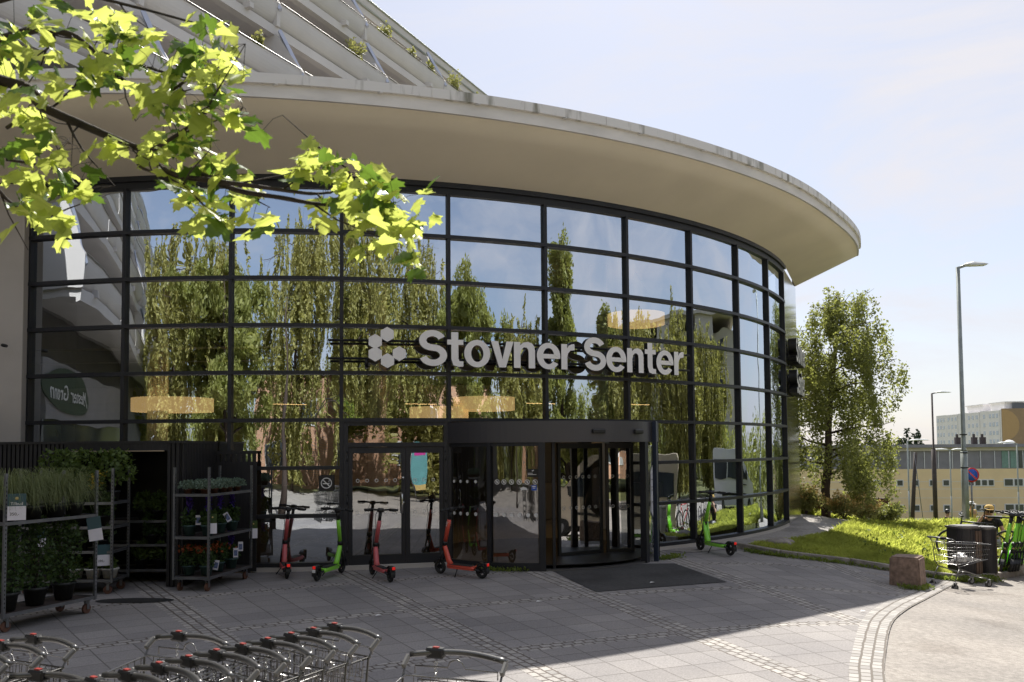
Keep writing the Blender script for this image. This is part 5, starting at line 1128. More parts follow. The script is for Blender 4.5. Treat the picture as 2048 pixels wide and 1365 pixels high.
# ================================================================ SHOPPING CARTS
def make_cart(label, group=None, chainred=False):
    t = thing('shopping_cart', label, 'shopping cart', (0, 0, 0), 0, group)        # +x is the front
    HZ = 1.02; mb = MB(); hp = [(-.02 - .060 * math.cos(u * PI / 2) + .0, .275 * u, HZ + .015 * math.cos(u * PI / 2)) for u in np.linspace(-1, 1, 15)]
    mb.tube(hp, .0165, 8); h = mb.build('handle', 'handle_grey', t)
    for s in (-1, 1):
        mb = MB(); mb.bbox((.025, s * .278, HZ - .025), (.085, .024, .030), 0, 0, .008, Matrix.Rotation(.62, 3, 'Y')); mb.build('handle_end', 'handle_dark' if 'handle_dark' in M else 'frame_grey', h)
    mb = MB(); mb.bbox((-.068, -.145, HZ + .008), (.055, .105, .055), 0, 0, .010); lk = mb.build('coin_lock', 'black', t)
    mb = MB(); mb.bbox((-.060, -.14, HZ + .037), (.024, .036, .010), 0, 0, .003); mb.build('lock_button', 'red', lk)
    mb = MB()
    for q in range(9): z = HZ - .04 - q * .022; mb.torus((-.045 + .004 * (q % 2), -.135, z), .009, .0028, 8, 4, axis='Y' if q % 2 else 'X')
    mb.build('chain', 'chrome', lk)
    # basket
    TZ_, BZ_ = (.93, .86), (.50, .56)              # rim and floor height, rear / front
    xr, xf = .05, .88; yr, yf = .27, .20; fb = .17; ybr, ybf = .235, .165; xfb = .80
    R1 = [(xr, -yr, TZ_[0]), (xf, -yf, TZ_[1]), (xf, yf, TZ_[1]), (xr, yr, TZ_[0])]; R0 = [(xr + .06, -ybr, BZ_[0]), (xfb, -ybf, BZ_[1]), (xfb, ybf, BZ_[1]), (xr + .06, ybr, BZ_[0])]
    mb = MB(); mb.tube(R1, .006, 5, closed=True); mb.tube(R0, .005, 4, closed=True)
    def L3(a, b, u): return tuple(a[i] + (b[i] - a[i]) * u for i in range(3))
    for u in (.33, .66): mb.tube([L3(R0[i], R1[i], u) for i in range(4)], .0035, 4, closed=True)
    for i0, i1, n in ((0, 1, 17), (3, 2, 17), (1, 2, 9), (0, 3, 11)):
        for q in range(1, n): mb.tube([L3(R0[i0], R0[i1], q / n), L3(R1[i0], R1[i1], q / n)], .0026, 3, cap=False)
    for q in range(1, 10): mb.tube([L3(R0[0], R0[3], q / 10), L3(R0[1], R0[2], q / 10)], .0026, 3, cap=False)
    for q in range(1, 7): mb.tube([L3(R0[0], R0[1], q / 7), L3(R0[3], R0[2], q / 7)], .0026, 3, cap=False)
    mb.build('basket', 'wire', t)
    # child seat back loop and flap
    mb = MB(); mb.tube([(.0, -.235, .93), (.0, -.235, .97), (-.01, -.05, .97), (-.01, -.035, 1.0), (-.01, 0, 1.015), (-.01, .035, 1.0), (-.01, .05, .97), (0, .235, .97), (0, .235, .93)], .0045, 5)
    mb.tube([(.04, -.20, .80), (.04, -.20, .91), (.04, .20, .91), (.04, .20, .80)], .0035, 4, closed=True)
    for q in range(7): y = -.17 + q * .057; mb.tube([(.04, y, .80), (.04, y, .91)], .0025, 3, cap=False)
    mb.build('child_seat_flap', 'wire', t)
    mb = MB()
    for s in (-1, 1):
        mb.tube([(.03, s * .275, HZ - .03), (.07, s * .272, .92), (.10, s * .255, .52), (.16, s * .24, .42), (.80, s * .19, .17)], [.006, .006, .010, .011, .011], 6); mb.tube([(.16, s * .24, .42), (.04, s * .255, .17)], .011, 6); mb.tube([(.16, s * .24, .46), (.82, s * .17, .56)], .008, 6)
    mb.tube([(.80, -.19, .17), (.80, .19, .17)], .010, 6); mb.tube([(.42, -.217, .317), (.42, .217, .317)], .008, 5); mb.build('chassis', 'handle_grey', t)
    for x, y in ((.04, .255), (.04, -.255), (.80, .19), (.80, -.19)):
        mb = MB(); mb.cyl((x, y, .0625), .0625, .03, 18, axis='Y'); w = mb.build('wheel', 'rubber', t); mb = MB()
        for s in (-1, 1): mb.box((x + .012, y + s * .022, .10), (.03, .004, .10))
        mb.box((x + .01, y, .155), (.05, .05, .012)); mb.cyl((x, y, .0625), .03, .036, 12, axis='Y'); mb.build('castor_fork', 'steel', w)
    return t
M['handle_dark'] = mat('handle_end_cap', (.17, .165, .155), .4, .3, .1)
GR = 'nested shopping carts in the foreground'
cart = make_cart('shopping cart farthest back in the long nested row in the foreground', GR)
F0 = math.atan2(-.81, -.58)
def place_cart(o, hx, hy, yaw, z=None): o.location = (hx + .0 * math.cos(yaw), hy, gz(hx, hy) if z is None else z); o.rotation_euler = (0, 0, yaw); return o
order = ['farthest', 'second from the back', 'third from the back', 'fourth from the back', 'fifth from the back', 'sixth from the back', 'seventh from the back', 'eighth from the back', 'ninth from the back', 'nearest visible']
cx0, cy0 = -1.015, 5.16; cart_pos = []
for i in range(10):
    o = cart if i == 0 else dup(cart, label=f'shopping cart {order[i]} in the long nested row of carts', group=GR)
    place_cart(o, cx0 - .0985 * i, cy0 - .134 * i, F0 + random.uniform(-.012, .012))
o = dup(cart, label='lone shopping cart right of the long row, its handle above the sunlit edge', group=GR); place_cart(o, -.305, 4.53, math.atan2(-.94, -.34))
o = dup(cart, label='shopping cart standing just left of the long row, lock at the row\'s head', group=GR); place_cart(o, -1.87, 4.98, math.atan2(-.90, -.42))
lf = ['rear cart of the small nested row at the lower left corner', 'middle cart of the small nested row at the lower left corner', 'front cart of the small nested row at the lower left corner']
for i in range(3): o = dup(cart, label=lf[i], group=GR); place_cart(o, -2.70 - .09 * i, 4.93 - .165 * i, math.atan2(-.90, -.42))
o = dup(cart, label='shopping cart beside the small left row, only its handle end in view', group=GR); place_cart(o, -2.22, 4.13, math.atan2(-.92, -.38))
o = dup(cart, label='empty shopping cart in sunlight in front of the dark litter bins'); place_cart(o, 7.60, 15.32, .33, gz(8.1, 15.5)); o.scale = (1.1, .97, .88)
if 'group' in o: del o['group']
bg_ = MB(); 
pbx = thing('plastic_bag', 'crumpled white plastic bag lying in the sunlit shopping cart', 'bag', (8.02, 15.46, gz(8.0, 15.5) + .52)); r_ = np.random.default_rng(5); bm = bmesh.new(); bmesh.ops.create_icosphere(bm, subdivisions=3, radius=.11)
for v in bm.verts: v.co *= 1 + .28 * math.sin(v.co.x * 60 + 2) * math.sin(v.co.y * 47) + .15 * math.sin(v.co.z * 70); v.co.z *= .7
me_ = bpy.data.meshes.new('bag_film'); bm.to_mesh(me_); bm.free(); me_.materials.append(M['white']); o = bpy.data.objects.new('bag_film', me_); COL.objects.link(o); o.parent = pbx

# ================================================================ STONE, BOULDERS, BINS
def rough(name, label, cat, loc, dims, mt, seed, rz=0., box=True, amp=.02, group=None):
    bm = bmesh.new()
    if box: bmesh.ops.create_cube(bm, size=1); bmesh.ops.bevel(bm, geom=bm.edges[:], offset=.05, segments=2, affect='EDGES'); bmesh.ops.subdivide_edges(bm, edges=bm.edges[:], cuts=5, use_grid_fill=True)
    else: bmesh.ops.create_icosphere(bm, subdivisions=4, radius=.5)
    r = np.random.default_rng(seed); k = r.uniform(2, 9, (5, 3)); ph = r.uniform(0, 6, 5)
    for v in bm.verts:
        n = sum(math.sin(v.co.x * k[i][0] + v.co.y * k[i][1] + v.co.z * k[i][2] + ph[i]) for i in range(5)) / 5; f = 1 + n * amp * (6 if not box else 2); tp = 1 - (.08 * (v.co.z + .5) if box else 0)
        v.co = Vector((v.co.x * dims[0] * f * tp, v.co.y * dims[1] * f * tp, (v.co.z + (.5 if box else .3)) * dims[2] * (f if not box else 1 + n * .02)))
    me = bpy.data.meshes.new(name); bm.to_mesh(me); bm.free(); me.materials.append(M[mt]); o = bpy.data.objects.new(name, me); COL.objects.link(o); o.location = loc; o.rotation_euler.z = rz
    for p in me.polygons: p.use_smooth = not box
    return tag(o, label, cat, group)
rough('stone_block', 'squat reddish granite block at the edge of the paving', 'stone block', (6.74, 14.75, gz(6.74, 14.75) - .04), (.56, .50, .56), 'stone', 3, .95)
rough('boulder', 'low grey boulder half sunk in shaded grass behind the kerb tip', 'boulder', (5.65, 18.2, hA(5.65, 18.2) - .06), (.62, .45, .26), 'kerb', 5, .3, False, .03)
rough('boulder', 'pale sunlit boulder in front of the green scooter row', 'boulder', (10.3, 17.75, hA(10.3, 17.75) - .1), (.85, .6, .42), 'boulder', 6, .2, False, .03)
rough('boulder', 'round pale boulder behind the lamp post', 'boulder', (13.0, 23.9, hA(13, 23.9) - .05), (.62, .5, .36), 'boulder', 8, .2, False, .03)
def make_bin(label, loc, rz, group):
    t = thing('litter_bin', label, 'litter bin', loc, rz, group); mb = MB(); prof = [(.23 * math.cos(a), .20 * math.sin(a)) for a in np.linspace(-PI, 0, 25)] + [(.23, .20), (-.23, .20)]
    mb.prism([prof], idn, .03, .93)
    for a in np.linspace(-PI * .95, -PI * .05, 16): mb.box((.233 * math.cos(a), .203 * math.sin(a), .48), (.012, .02, .88), a)
    mb.build('body', 'bin', t); mb = MB(); mb.prism([[(x * 1.08, y * 1.08) for x, y in prof]], idn, .931, .97); mb.prism([[(x * .9, y * .9) for x, y in prof]], idn, .97, .985); mb.build('lid', 'frame_grey', t)
    mb = MB(); 
    for a in np.linspace(-PI * .47, -PI * .12, 5): mb.box((.243 * math.cos(a), .213 * math.sin(a), .48), (.012, .045, .82), a)
    mb.build('brown_slats', 'bin_wood', t); mb = MB(); mb.prism([[(x * .8, y * .8) for x, y in prof]], idn, -.05, .03); mb.build('base', 'black', t); return t
b1 = make_bin('wide dark ribbed litter bin directly behind the sunlit shopping cart', (8.80, 16.72, gz(8.8, 16.7) + .05), .25, 'litter bins by the lawn'); b1.scale = (1.12, 1.1, 1.0)
b2 = dup(b1, loc=(9.32, 16.95, gz(9.3, 16.9) + .05), rz=.8, label='narrow dark litter bin at the right end of the shopping cart', group='litter bins by the lawn'); b2.scale = (.78, .8, .98)

# ================================================================ BICYCLES
def make_bike(label, paint, group):
    t = thing('bicycle', label, 'bicycle', (0, 0, 0), 0, group)
    for x, nm in ((-.52, 'rear_wheel'), (.54, 'front_wheel')):
        mb = MB(); mb.torus((x, 0, .34), .322, .018, 36, 6); w = mb.build(nm, 'rubber', t); mb = MB(); mb.torus((x, 0, .34), .302, .008, 36, 4)
        for q in range(18): a = q * PI / 9; mb.tube([(x, 0, .34), (x + .30 * math.cos(a), 0, .34 + .30 * math.sin(a))], .0016, 3, cap=False)
        mb.cyl((x, 0, .34), .022, .07, 10, axis='Y'); mb.build('rim', 'steel', w)
    mb = MB(); bb, hd_, hl, st = (-.08, 0, .29), (.36, 0, .84), (.39, 0, .70), (-.24, 0, .80)
    for a, b, r in ((bb, st, .016), (st, hd_, .017), (bb, hl, .020), (bb, (-.52, 0, .34), .010), ((-.235, 0, .76), (-.52, 0, .34), .009), (hd_, hl, .02)): mb.tube([a, b], r, 6)
    mb.build('frame', paint, t); mb = MB(); mb.tube([hl, (.43, 0, .62), (.54, 0, .34)], .014, 6); mb.build('fork', 'black', t)
    mb = MB(); mb.tube([hd_, (.345, 0, .96), (.40, 0, .99)], .013, 6); mb.tube([(.33, -.30, 1.01), (.40, -.12, .99), (.40, .12, .99), (.33, .30, 1.01)], .013, 6); mb.build('handlebar', 'black', t)
    mb = MB(); mb.tube([st, (-.27, 0, .92)], .013, 6); mb.prism([[(-.14, -.07), (.02, -.025), (.13, -.018), (.13, .018), (.02, .025), (-.14, .07)]], lambda x, y, z: Vector((-.27 + x, y, .93 + z)), 0, .045); mb.build('saddle', 'black', t)
    mb = MB(); mb.cyl((-.08, 0, .29), .085, .008, 20, axis='Y'); mb.tube([(-.08, .03, .29), (.02, .06, .16)], .01, 5); mb.tube([(-.08, -.03, .29), (-.18, -.06, .42)], .01, 5); mb.tube([(-.08, -.045, .37), (-.52, -.03, .36)], .005, 4); mb.tube([(-.08, -.045, .21), (-.52, -.03, .32)], .005, 4); mb.build('crankset', 'steel', t); return t
GB = 'bicycles parked behind the bins'
bk1 = make_bike('red bicycle at the right edge behind the green scooters', 'redpaint', GB); bk1.location = (11.0, 18.3, hA(11.0, 18.3)); bk1.rotation_euler = (.08, 0, .5)
bk2 = make_bike('dark bicycle just right of the litter bins with handlebar to the left', 'black', GB); bk2.location = (10.1, 18.6, hA(10.1, 18.6)); bk2.rotation_euler = (-.1, 0, 2.7)
bk3 = dup(bk2, label='dark bicycle leaning between the green scooters and the red bicycle', group=GB); bk3.location = (11.05, 19.4, hA(11, 19.4)); bk3.rotation_euler = (.1, 0, 2.95)
bk4 = dup(bk2, label='dark bicycle at the right edge nearest the kerb, front wheel behind the pale boulder', group=GB); bk4.location = (11.3, 17.8, hA(11.3, 17.8)); bk4.rotation_euler = (-.08, 0, 2.6)

# ================================================================ LAMP POSTS AND SIGNS
def lamp_post(label, loc, H, r0, r1, arm=.55, az=0., mt='lamp_post', double=False, thick=None, head=.62):
    t = thing('street_lamp', label, 'street lamp', loc, az); mb = MB(); k = thick or .36; mb.tube([(0, 0, -.3), (0, 0, H * k)], r0, 14); mb.tube([(0, 0, H * k), (0, 0, H * k + .06), (0, 0, H)], [r0, r1 * 1.1, r1], 12); mb.build('pole', mt, t)
    for s in ((1, -1) if double else (1,)):
        mb = MB(); mb.tube([(0, 0, H - .03), (s * arm * .3, 0, H + .04), (s * arm * .6, 0, H + .07)], r1 * .7, 8); a_ = mb.build('arm', mt, t)
        mb = MB(); L = head; prof = [(-.1, 0), (.0, .05), (L * .35, .10), (L * .8, .075), (L, .02), (L * .95, -.02), (L * .3, -.035), (-.1, -.02)]; n = len(prof); vs = []
        for y, f in ((-.16, .45), (-.11, .9), (0, 1.1), (.11, .9), (.16, .45)): vs += [(s * (arm * .35 + x), y, H + .06 + z * f) for x, z in prof]
        fs = [(k_ * n + j, k_ * n + (j + 1) % n, k_ * n + n + (j + 1) % n, k_ * n + n + j) for k_ in range(4) for j in range(n)] + [tuple(range(n)), tuple(range(4 * n, 5 * n))]
        mb.add(vs, fs, 0, False); mb.build('lamp_head', 'lamp_head', a_, fix=True)
    return t
L1 = lamp_post('tall grey street lamp beside the litter bins with a flat white head', (13.70, 26.0, gz(13.7, 26)), 8.05, .098, .058, .7, 0, thick=.30)
mb = MB()
for z in (2.35, 2.9, 1.9): mb.lathe([(.102, 0), (.108, 0), (.108, .035), (.102, .035)], (0, 0, z), 14)
mb.build('strap', 'black', L1)
lamp_post('second street lamp, thinner and farther off, left of the tall one', (29.5, 60, gz(29.5, 60)), 8.9, .15, .06, .9, 0, 'dark_pole', head=1.0, thick=.56)
t = thing('utility_pole', 'dark leaning wooden pole left of the farther street lamp', 'pole', (23.3, 50, gz(23, 50))); mb = MB(); mb.tube([(-.15, 0, -.3), (.22, 0, 4.6)], [.13, .10], 8); mb.build('pole', 'dark_pole', t); mb = MB(); mb.tube([(.1, -.1, 4.6), (.55, -.1, .2)], .02, 5); mb.build('stay_wire', 'steel', t)
lamp_post('low street lamp in front of the yellow building at its left windows', (32.3, 70, gz(32, 70)), 6.3, .07, .06, .8, 0, head=1.5)
lamp_post('double headed street lamp in front of the yellow building', (38.3, 75, gz(38, 75)), 6.2, .06, .05, .9, 0, double=True, head=1.1)
lamp_post('street lamp at the right edge in front of the large windows', (42.4, 72, gz(42, 72)), 6.3, .06, .05, .8, PI, head=1.3)
def rsign(name, label, cat, loc, H, r, kind, az=0.):
    t = thing(name, label, cat, loc, az); mb = MB(); mb.tube([(0, .03, -.3), (0, .03, H + r * .8)], .03, 8); mb.build('post', 'steel', t)
    R_ = Matrix.Rotation(PI / 2, 3, 'X'); mb = MB(); mb.lathe([(0, 0), (r, 0), (r, .02), (0, .02)], (0, -.005, H), 32, R=R_); d = mb.build('sign_plate', 'sign_red' if kind != 'blue' else 'blue', t)
    if kind == 'nopark':
        mb = MB(); mb.lathe([(0, 0), (r * .80, 0), (r * .80, .004), (0, .004)], (0, -.026, H), 32, R=R_); mb.build('blue_disc', 'blue', d); mb = MB(); mb.box((0, -.033, H), (r * 1.7, .004, r * .2), 0, 0, Matrix.Rotation(PI / 4, 3, 'Y')); mb.build('red_bar', 'sign_red', d)
    if kind == 'ring':
        mb = MB(); mb.lathe([(0, 0), (r * .78, 0), (r * .78, .004), (0, .004)], (0, -.026, H), 32, R=R_); mb.build('white_disc', 'white', d); mb = MB(); mb.box((0, -.034, H), (r * .5, .004, r * .5)); mb.build('symbol', 'black', d)
    return t
rsign('road_sign', 'round blue and red no parking sign beside the tall street lamp', 'road sign', (16.05, 30, gz(16, 30)), 2.12 - gz(16, 30) - (950 - 889) / 1711 * 30, .255, 'nopark', .0)
rsign('road_sign', 'small round blue sign low above the grass at the left', 'road sign', (26.9, 60, gz(26.9, 60)), 2.12 - gz(26.9, 60) - (1029 - 890) / 1711 * 60, .22, 'blue', .5)
rsign('road_sign', 'small white round sign with a red ring left of the capped person', 'road sign', (24.8, 45, gz(24.8, 45)), 2.12 - gz(24.8, 45) - (1025 - 889) / 1711 * 45, .11, 'ring')
t = thing('utility_cabinet', 'pale grey utility cabinet behind the grass left of the street lamp', 'cabinet', (23.3, 44, gz(23, 44))); mb = MB(); mb.bbox((0, 0, .6), (.6, .5, 1.25), 0, 0, .03); mb.build('housing', 'concrete', t); mb = MB(); mb.bbox((0, 0, 1.26), (.68, .58, .07), 0, 0, .01); mb.build('cap', 'steel', t)
t = thing('mesh_fence', 'low metal mesh barrier behind the capped person', 'fence', (25.2, 46, gz(25, 46))); mb = MB(); mb.tube([(-1.4, 0, .15), (-1.4, 0, 1.0), (1.4, 0, 1.0), (1.4, 0, .15)], .02, 5, closed=True)
for q in range(24): mb.tube([(-1.35 + q * .117, 0, .15), (-1.35 + q * .117, 0, 1.0)], .008, 3)
for z in (.4, .7): mb.tube([(-1.4, 0, z), (1.4, 0, z)], .008, 3)
mb.build('mesh_panel', 'steel', t)

strip('block_weeds', [(6.40, 14.25), (6.75, 14.30), (7.12, 14.85), (7.05, 15.1)], 500, .07, 'small weeds round the foot of the granite block', 54, .05)
strip('bin_weeds', [(8.45, 16.2), (8.85, 16.3), (9.3, 16.6)], 700, .10, 'weeds growing at the foot of the litter bins', 55, .07)

# ================================================================ BLACK TIMBER KIOSK, TROLLEYS AND PLANTS
kk = thing('slatted_kiosk', 'black stained slatted timber plant kiosk against the glass at the left', 'kiosk', (-7.0, 14.0, 0))
def kb_(mb, name, mt): o = mb.build(name, mt, kk); o.location = (7.0, -14.0, 0); return o
KX0, KX1, KO0, KO1, KY, KZ = -12.5, -5.16, -6.95, -5.38, 13.38, 2.235
def slats(x0, x1, y, z0=.02, z1=KZ, along='x', w=.045, g=.068):
    mb = MB(); q = x0
    while q < x1 - w * .5:
        c = (q + w / 2, y, (z0 + z1) / 2) if along == 'x' else (y, q + w / 2, (z0 + z1) / 2); mb.box(c, (w, .03, z1 - z0) if along == 'x' else (.03, w, z1 - z0)); q += g
    return mb
kb_(slats(KX0, KO0, KY), 'front_slats', 'blackwood'); kb_(slats(KO1, KX1, KY), 'front_slats', 'blackwood'); kb_(slats(KY + .03, 14.95, KX1, along='y'), 'side_slats', 'blackwood')
mb = MB(); wbox(mb, KX0, KO0, KY + .02, KY + .05, .02, KZ); wbox(mb, KO1, KX1 - .02, KY + .02, KY + .05, .02, KZ); wbox(mb, KX1 - .06, KX1 - .02, KY + .05, 14.95, .02, KZ); wbox(mb, KX0, KX1 - .02, 14.92, 14.95, .02, KZ - .1); kb_(mb, 'wall_lining', 'black')
mb = MB(); wbox(mb, KX0, KX1 + .02, KY - .03, 14.95, KZ, KZ + .04); wbox(mb, KO0, KO1, KY - .02, KY + .1, KZ - .11, KZ); kb_(mb, 'flat_roof', 'blackwood')
mb = MB(); wbox(mb, KO0 + .08, KO1 - .05, KY - .03, KY - .005, KZ - .125, KZ - .108); kb_(mb, 'edge_strip', mat('warm_lit_strip', (.45, .36, .28), .4, .5))  # lit strip over the opening, its light put into the warm pale colour
sc = thing('slatted_screen', 'low black slatted screen between the kiosk and the no smoking sign', 'screen', (-4.6, 14.86, 0)); mb = MB()
for q in range(8): mb.box((-.50 + q * .09, 0, 1.99), (.05, .02, .17))
for z in (2.08, 1.89): mb.box((-.19, .0, z), (.72, .03, .05))
mb.box((-.19, .0, .95), (.72, .02, 1.84)); mb.build('slats', 'blackwood', sc)
def make_rack(label, shelves, group, L=1.35, W2=.565, H=1.86):
    t = thing('plant_trolley', label, 'plant trolley', (0, 0, 0), 0, group)
    for x in (-L / 2, L / 2):
        for y in (-W2 / 2, W2 / 2):
            mb = MB(); mb.box((x, y, .17 + (H - .17) / 2), (.035, .03, H - .17)); z = .3
            while z < H - .1: mb.box((x, y - .0155, z), (.012, .002, .022), 0, 1); mb.box((x, y + .0155, z), (.012, .002, .022), 0, 1); z += .05
            mb.build('post', ['steel', 'black'], t)
    for z in [.20] + shelves:
        mb = MB(); mb.box((0, 0, z), (L - .04, W2 - .04, .012), 0, 1)
        for s in (-1, 1): mb.box((0, s * W2 / 2, z), (L - .036, .022, .04)); mb.box((s * (L / 2 - .0), 0, z), (.022, W2 - .03, .04))
        mb.build('shelf', ['steel', 'dark_pole'], t)
    for x in (-L / 2 + .08, L / 2 - .08):
        for y in (-W2 / 2 + .06, W2 / 2 - .06):
            mb = MB(); mb.cyl((x, y, .062), .062, .032, 16, axis='Y')
            for s in (-1, 1): mb.box((x + .01, y + s * .024, .11), (.04, .005, .11), 0, 1)
            mb.box((x, y, .168), (.07, .07, .012), 0, 1); mb.build('castor', ['brown_wood', 'steel'], t)
    return t
GT = 'metal plant trolleys at the kiosk'
def place(o, x, y, rz): o.location = (x, y, .006); o.rotation_euler = (0, 0, rz); return o
def rel(c, rz, u, v, z): return (c[0] + math.cos(rz) * u - math.sin(rz) * v, c[1] + math.sin(rz) * u + math.cos(rz) * v, z + .006)
R1c, R1r = (-5.99, 10.80), math.atan2(.94, .33); R2c, R2r = (-6.62, 13.02), .02; R3c, R3r = (-4.72, 13.60), math.atan2(.985, .17); R4c, R4r = (-6.05, 14.1), .0; R5c, R5r = (-7.35, 10.9), R1r
rack1 = place(make_rack('tall steel trolley nearest the camera with drooping grasses on its shelf', [1.27], GT), *R1c, R1r)
rack3 = place(make_rack('steel trolley with purple delphiniums right of the kiosk', [.80, 1.44], GT), *R3c, R3r)
rack2 = place(make_rack('steel trolley with white pots at the kiosk opening', [.62, .98, 1.34], GT), *R2c, R2r)
rack4 = place(make_rack('dark trolley inside the kiosk opening with low leafy plants', [.60, .98], GT, H=1.8), *R4c, R4r)
# plants
def pot_mb(r=.10, h=.16, mi=0): mb = MB(); mb.lathe([(0, 0), (r * .72, 0), (r * .95, h * .86), (r * 1.08, h * .86), (r * 1.08, h), (r * .95, h), (r * .9, h * .9)], (0, 0, 0), 18); return mb
def plant(kind, label, group, pot='pot_dark', seed=0, r=.10, h=.16, sc=1.):
    rs = np.random.default_rng(seed); t = thing('potted_plant', label, 'potted plant', (0, 0, 0), 0, group); p = pot_mb(r, h).build('pot', pot, t); mb = MB(); mb.lathe([(r * .9, h * .88), (0, h * .92)], (0, 0, 0), 14); mb.build('soil', 'soil', p)
    if kind == 'grass':
        n = 420; V, F = [], []
        for i in range(n):
            az = rs.uniform(0, 2 * PI); L = rs.uniform(.28, .55) * sc; up_ = rs.uniform(.35, .75); d = np.array([math.cos(az), math.sin(az)]); pr = np.array([-d[1], d[0]]) * .0035; b = len(V)
            for s in np.linspace(0, 1, 6): rr = L * (.35 + .55 * (.8 - up_)) * 1.5 * s ** 1.15; z = h + L * (up_ * 3.2 * s * (1 - .62 * s) - .55 * s ** 3); c_ = d * (rr + .02) ; w = (1 - s * .8); V += [(c_[0] - pr[0] * w, c_[1] - pr[1] * w, z), (c_[0] + pr[0] * w, c_[1] + pr[1] * w, z)]
            F += [(b + 2 * k, b + 2 * k + 1, b + 2 * k + 3, b + 2 * k + 2) for k in range(5)]
        npmesh('foliage', V, F, 'blade_dry', t)
    else:
        cfg = {'bush': (900, .17, .34, .045, 'leaf_dark'), 'tallbush': (1500, .22, .85, .045, 'leaf_dark'), 'leafy': (420, .16, .26, .06, 'leaf_mid'), 'silver': (500, .16, .12, .028, 'leaf_silver'), 'hosta': (60, .17, .16, .12, 'leaf_hosta'), 'delph': (380, .12, .22, .055, 'leaf_dark'), 'orange': (420, .15, .28, .05, 'leaf_dark'), 'yellow': (200, .14, .3, .04, 'leaf_mid'), 'tree': (620, .30, .42, .065, 'leaf_mid')}[kind]
        n, R, H, ls, lm = cfg; a = rs.uniform(0, 2 * PI, n); u = rs.uniform(0, 1, n) ** .6; zz = rs.uniform(0, 1, n); env = np.sqrt(np.maximum(0, 1 - (zz * 1.15 - .45) ** 2 * 1.6)); P = np.stack([np.cos(a) * R * u * env, np.sin(a) * R * u * env, h + zz * H + (.12 if kind in ('tree',) else 0)], 1) * (1, 1, 1)
        P[:, :2] *= sc; P[:, 2] = h + (P[:, 2] - h) * sc; V, F = leaves(P, ls, rs, .62, -.2); npmesh('foliage', V, F, lm, t)
        mb = MB()
        for q in range(7): a_ = q * .9; mb.tube([(0, 0, h * .8), (math.cos(a_) * R * .4 * sc, math.sin(a_) * R * .4 * sc, h + H * .7 * sc)], [.006, .002], 4, cap=False)
        mb.build('stem', 'bark', t)
        if kind == 'delph':
            P = []
            for q in range(3): ox, oy = rs.normal(0, .045, 2); k = 60; z = np.linspace(.16, .44, k); P.append(np.stack([ox + rs.normal(0, .017, k) * (1.3 - z * 1.6), oy + rs.normal(0, .017, k) * (1.3 - z * 1.6), h + z], 1))
            V, F = leaves(np.concatenate(P), .034, rs, .95); npmesh('flower_spike', V, F, 'purple', t)
        if kind == 'orange': k = 70; P = np.stack([rs.normal(0, .09, k), rs.normal(0, .09, k), h + .26 + rs.normal(0, .02, k)], 1); V, F = leaves(P, .05, rs, .9); npmesh('blossom', V, F, 'orange_petal', t)
        if kind == 'yellow': k = 90; P = np.stack([rs.normal(0, .07, k), rs.normal(0, .05, k), h + rs.uniform(.05, .3, k)], 1); V, F = leaves(P, .04, rs, .9); npmesh('blossom', V, F, 'yellow_petal', t)
    return t
GP = 'potted plants on the trolleys'
E_ = Euler
def setp(o, c, rz, u, v, z, r_=0.): o.location = rel(c, rz, u, v, z); o.rotation_euler.z = r_; return o
ords = ['first', 'second', 'third', 'fourth', 'fifth', 'sixth']
def rowp(proto, c, rz, us, vs_, z, labf):
    k = 0
    for u in us:
        for v in vs_:
            o = proto if k == 0 and proto.location.length < 1e-6 else dup(proto, label=labf(k), group=GP); o['label'] = labf(k); setp(o, c, rz, u + random.uniform(-.02, .02), v + random.uniform(-.02, .02), z, random.uniform(0, 6)); k += 1
pg = plant('grass', 'x', GP, seed=1, r=.12, h=.17, sc=1.15)
rowp(pg, R1c, R1r, (-.50, -.17, .16, .47), (-.13,), 1.28, lambda k: f'drooping grass plant, {ords[k]} from the near post along the front of the tall trolley shelf')
rowp(pg, R1c, R1r, (-.33, .3), (.14,), 1.28, lambda k: ['drooping grass plant at the back of the tall trolley shelf, near end', 'drooping grass plant at the back of the tall trolley shelf, far end'][k])
pt = plant('tallbush', 'x', GP, seed=2, r=.14, h=.22)
rowp(pt, R1c, R1r, (-.45, -.05, .38), (-.05,), .215, lambda k: ['tall dark shrub in a black pot on the bottom shelf, nearest the camera', 'tall dark shrub in the middle of the nearest trolley\'s bottom shelf', 'tall dark shrub at the far end of the nearest trolley\'s bottom shelf'][k])
pw = plant('leafy', 'x', GP, 'pot_white', 3, .12, .15, .5)
rowp(pw, R2c, R2r, (.06, .32, .58), (-.1,), .215, lambda k: ['round white pot with a small plant, left of three on the bottom shelf', 'round white pot in the middle of the bottom shelf at the kiosk opening', 'round white pot beside the right post, behind the 390 price sign'][k])
ph_ = plant('hosta', 'x', GP, seed=4); rowp(ph_, R2c, R2r, (.12, .42), (-.08,), .63, lambda k: ['hosta with broad grey green leaves left on the second shelf', 'hosta near the right post of the white pot trolley'][k])
pb_ = plant('bush', 'x', GP, seed=5); rowp(pb_, R2c, R2r, (.10, .45), (-.05,), .99, lambda k: ['small dark bushy plant left on the third shelf of the kiosk trolley', 'small dark bushy plant right on the third shelf of the kiosk trolley'][k])
py_ = plant('yellow', 'x', GP, seed=6); rowp(py_, R2c, R2r, (.34,), (-.12,), 1.35, lambda k: 'yellow flowering plant on the upper shelf at the kiosk opening')
ptr = plant('tree', 'x', GP, seed=7, sc=1.15); rowp(ptr, R2c, R2r, (-.30, .02, .52), (.08,), 1.35, lambda k: ['leafy yellow green plant up at the left end of the kiosk opening', 'leafy yellow green plant up at the middle of the kiosk opening', 'leafy yellow green plant up beside the right post at the kiosk opening'][k])
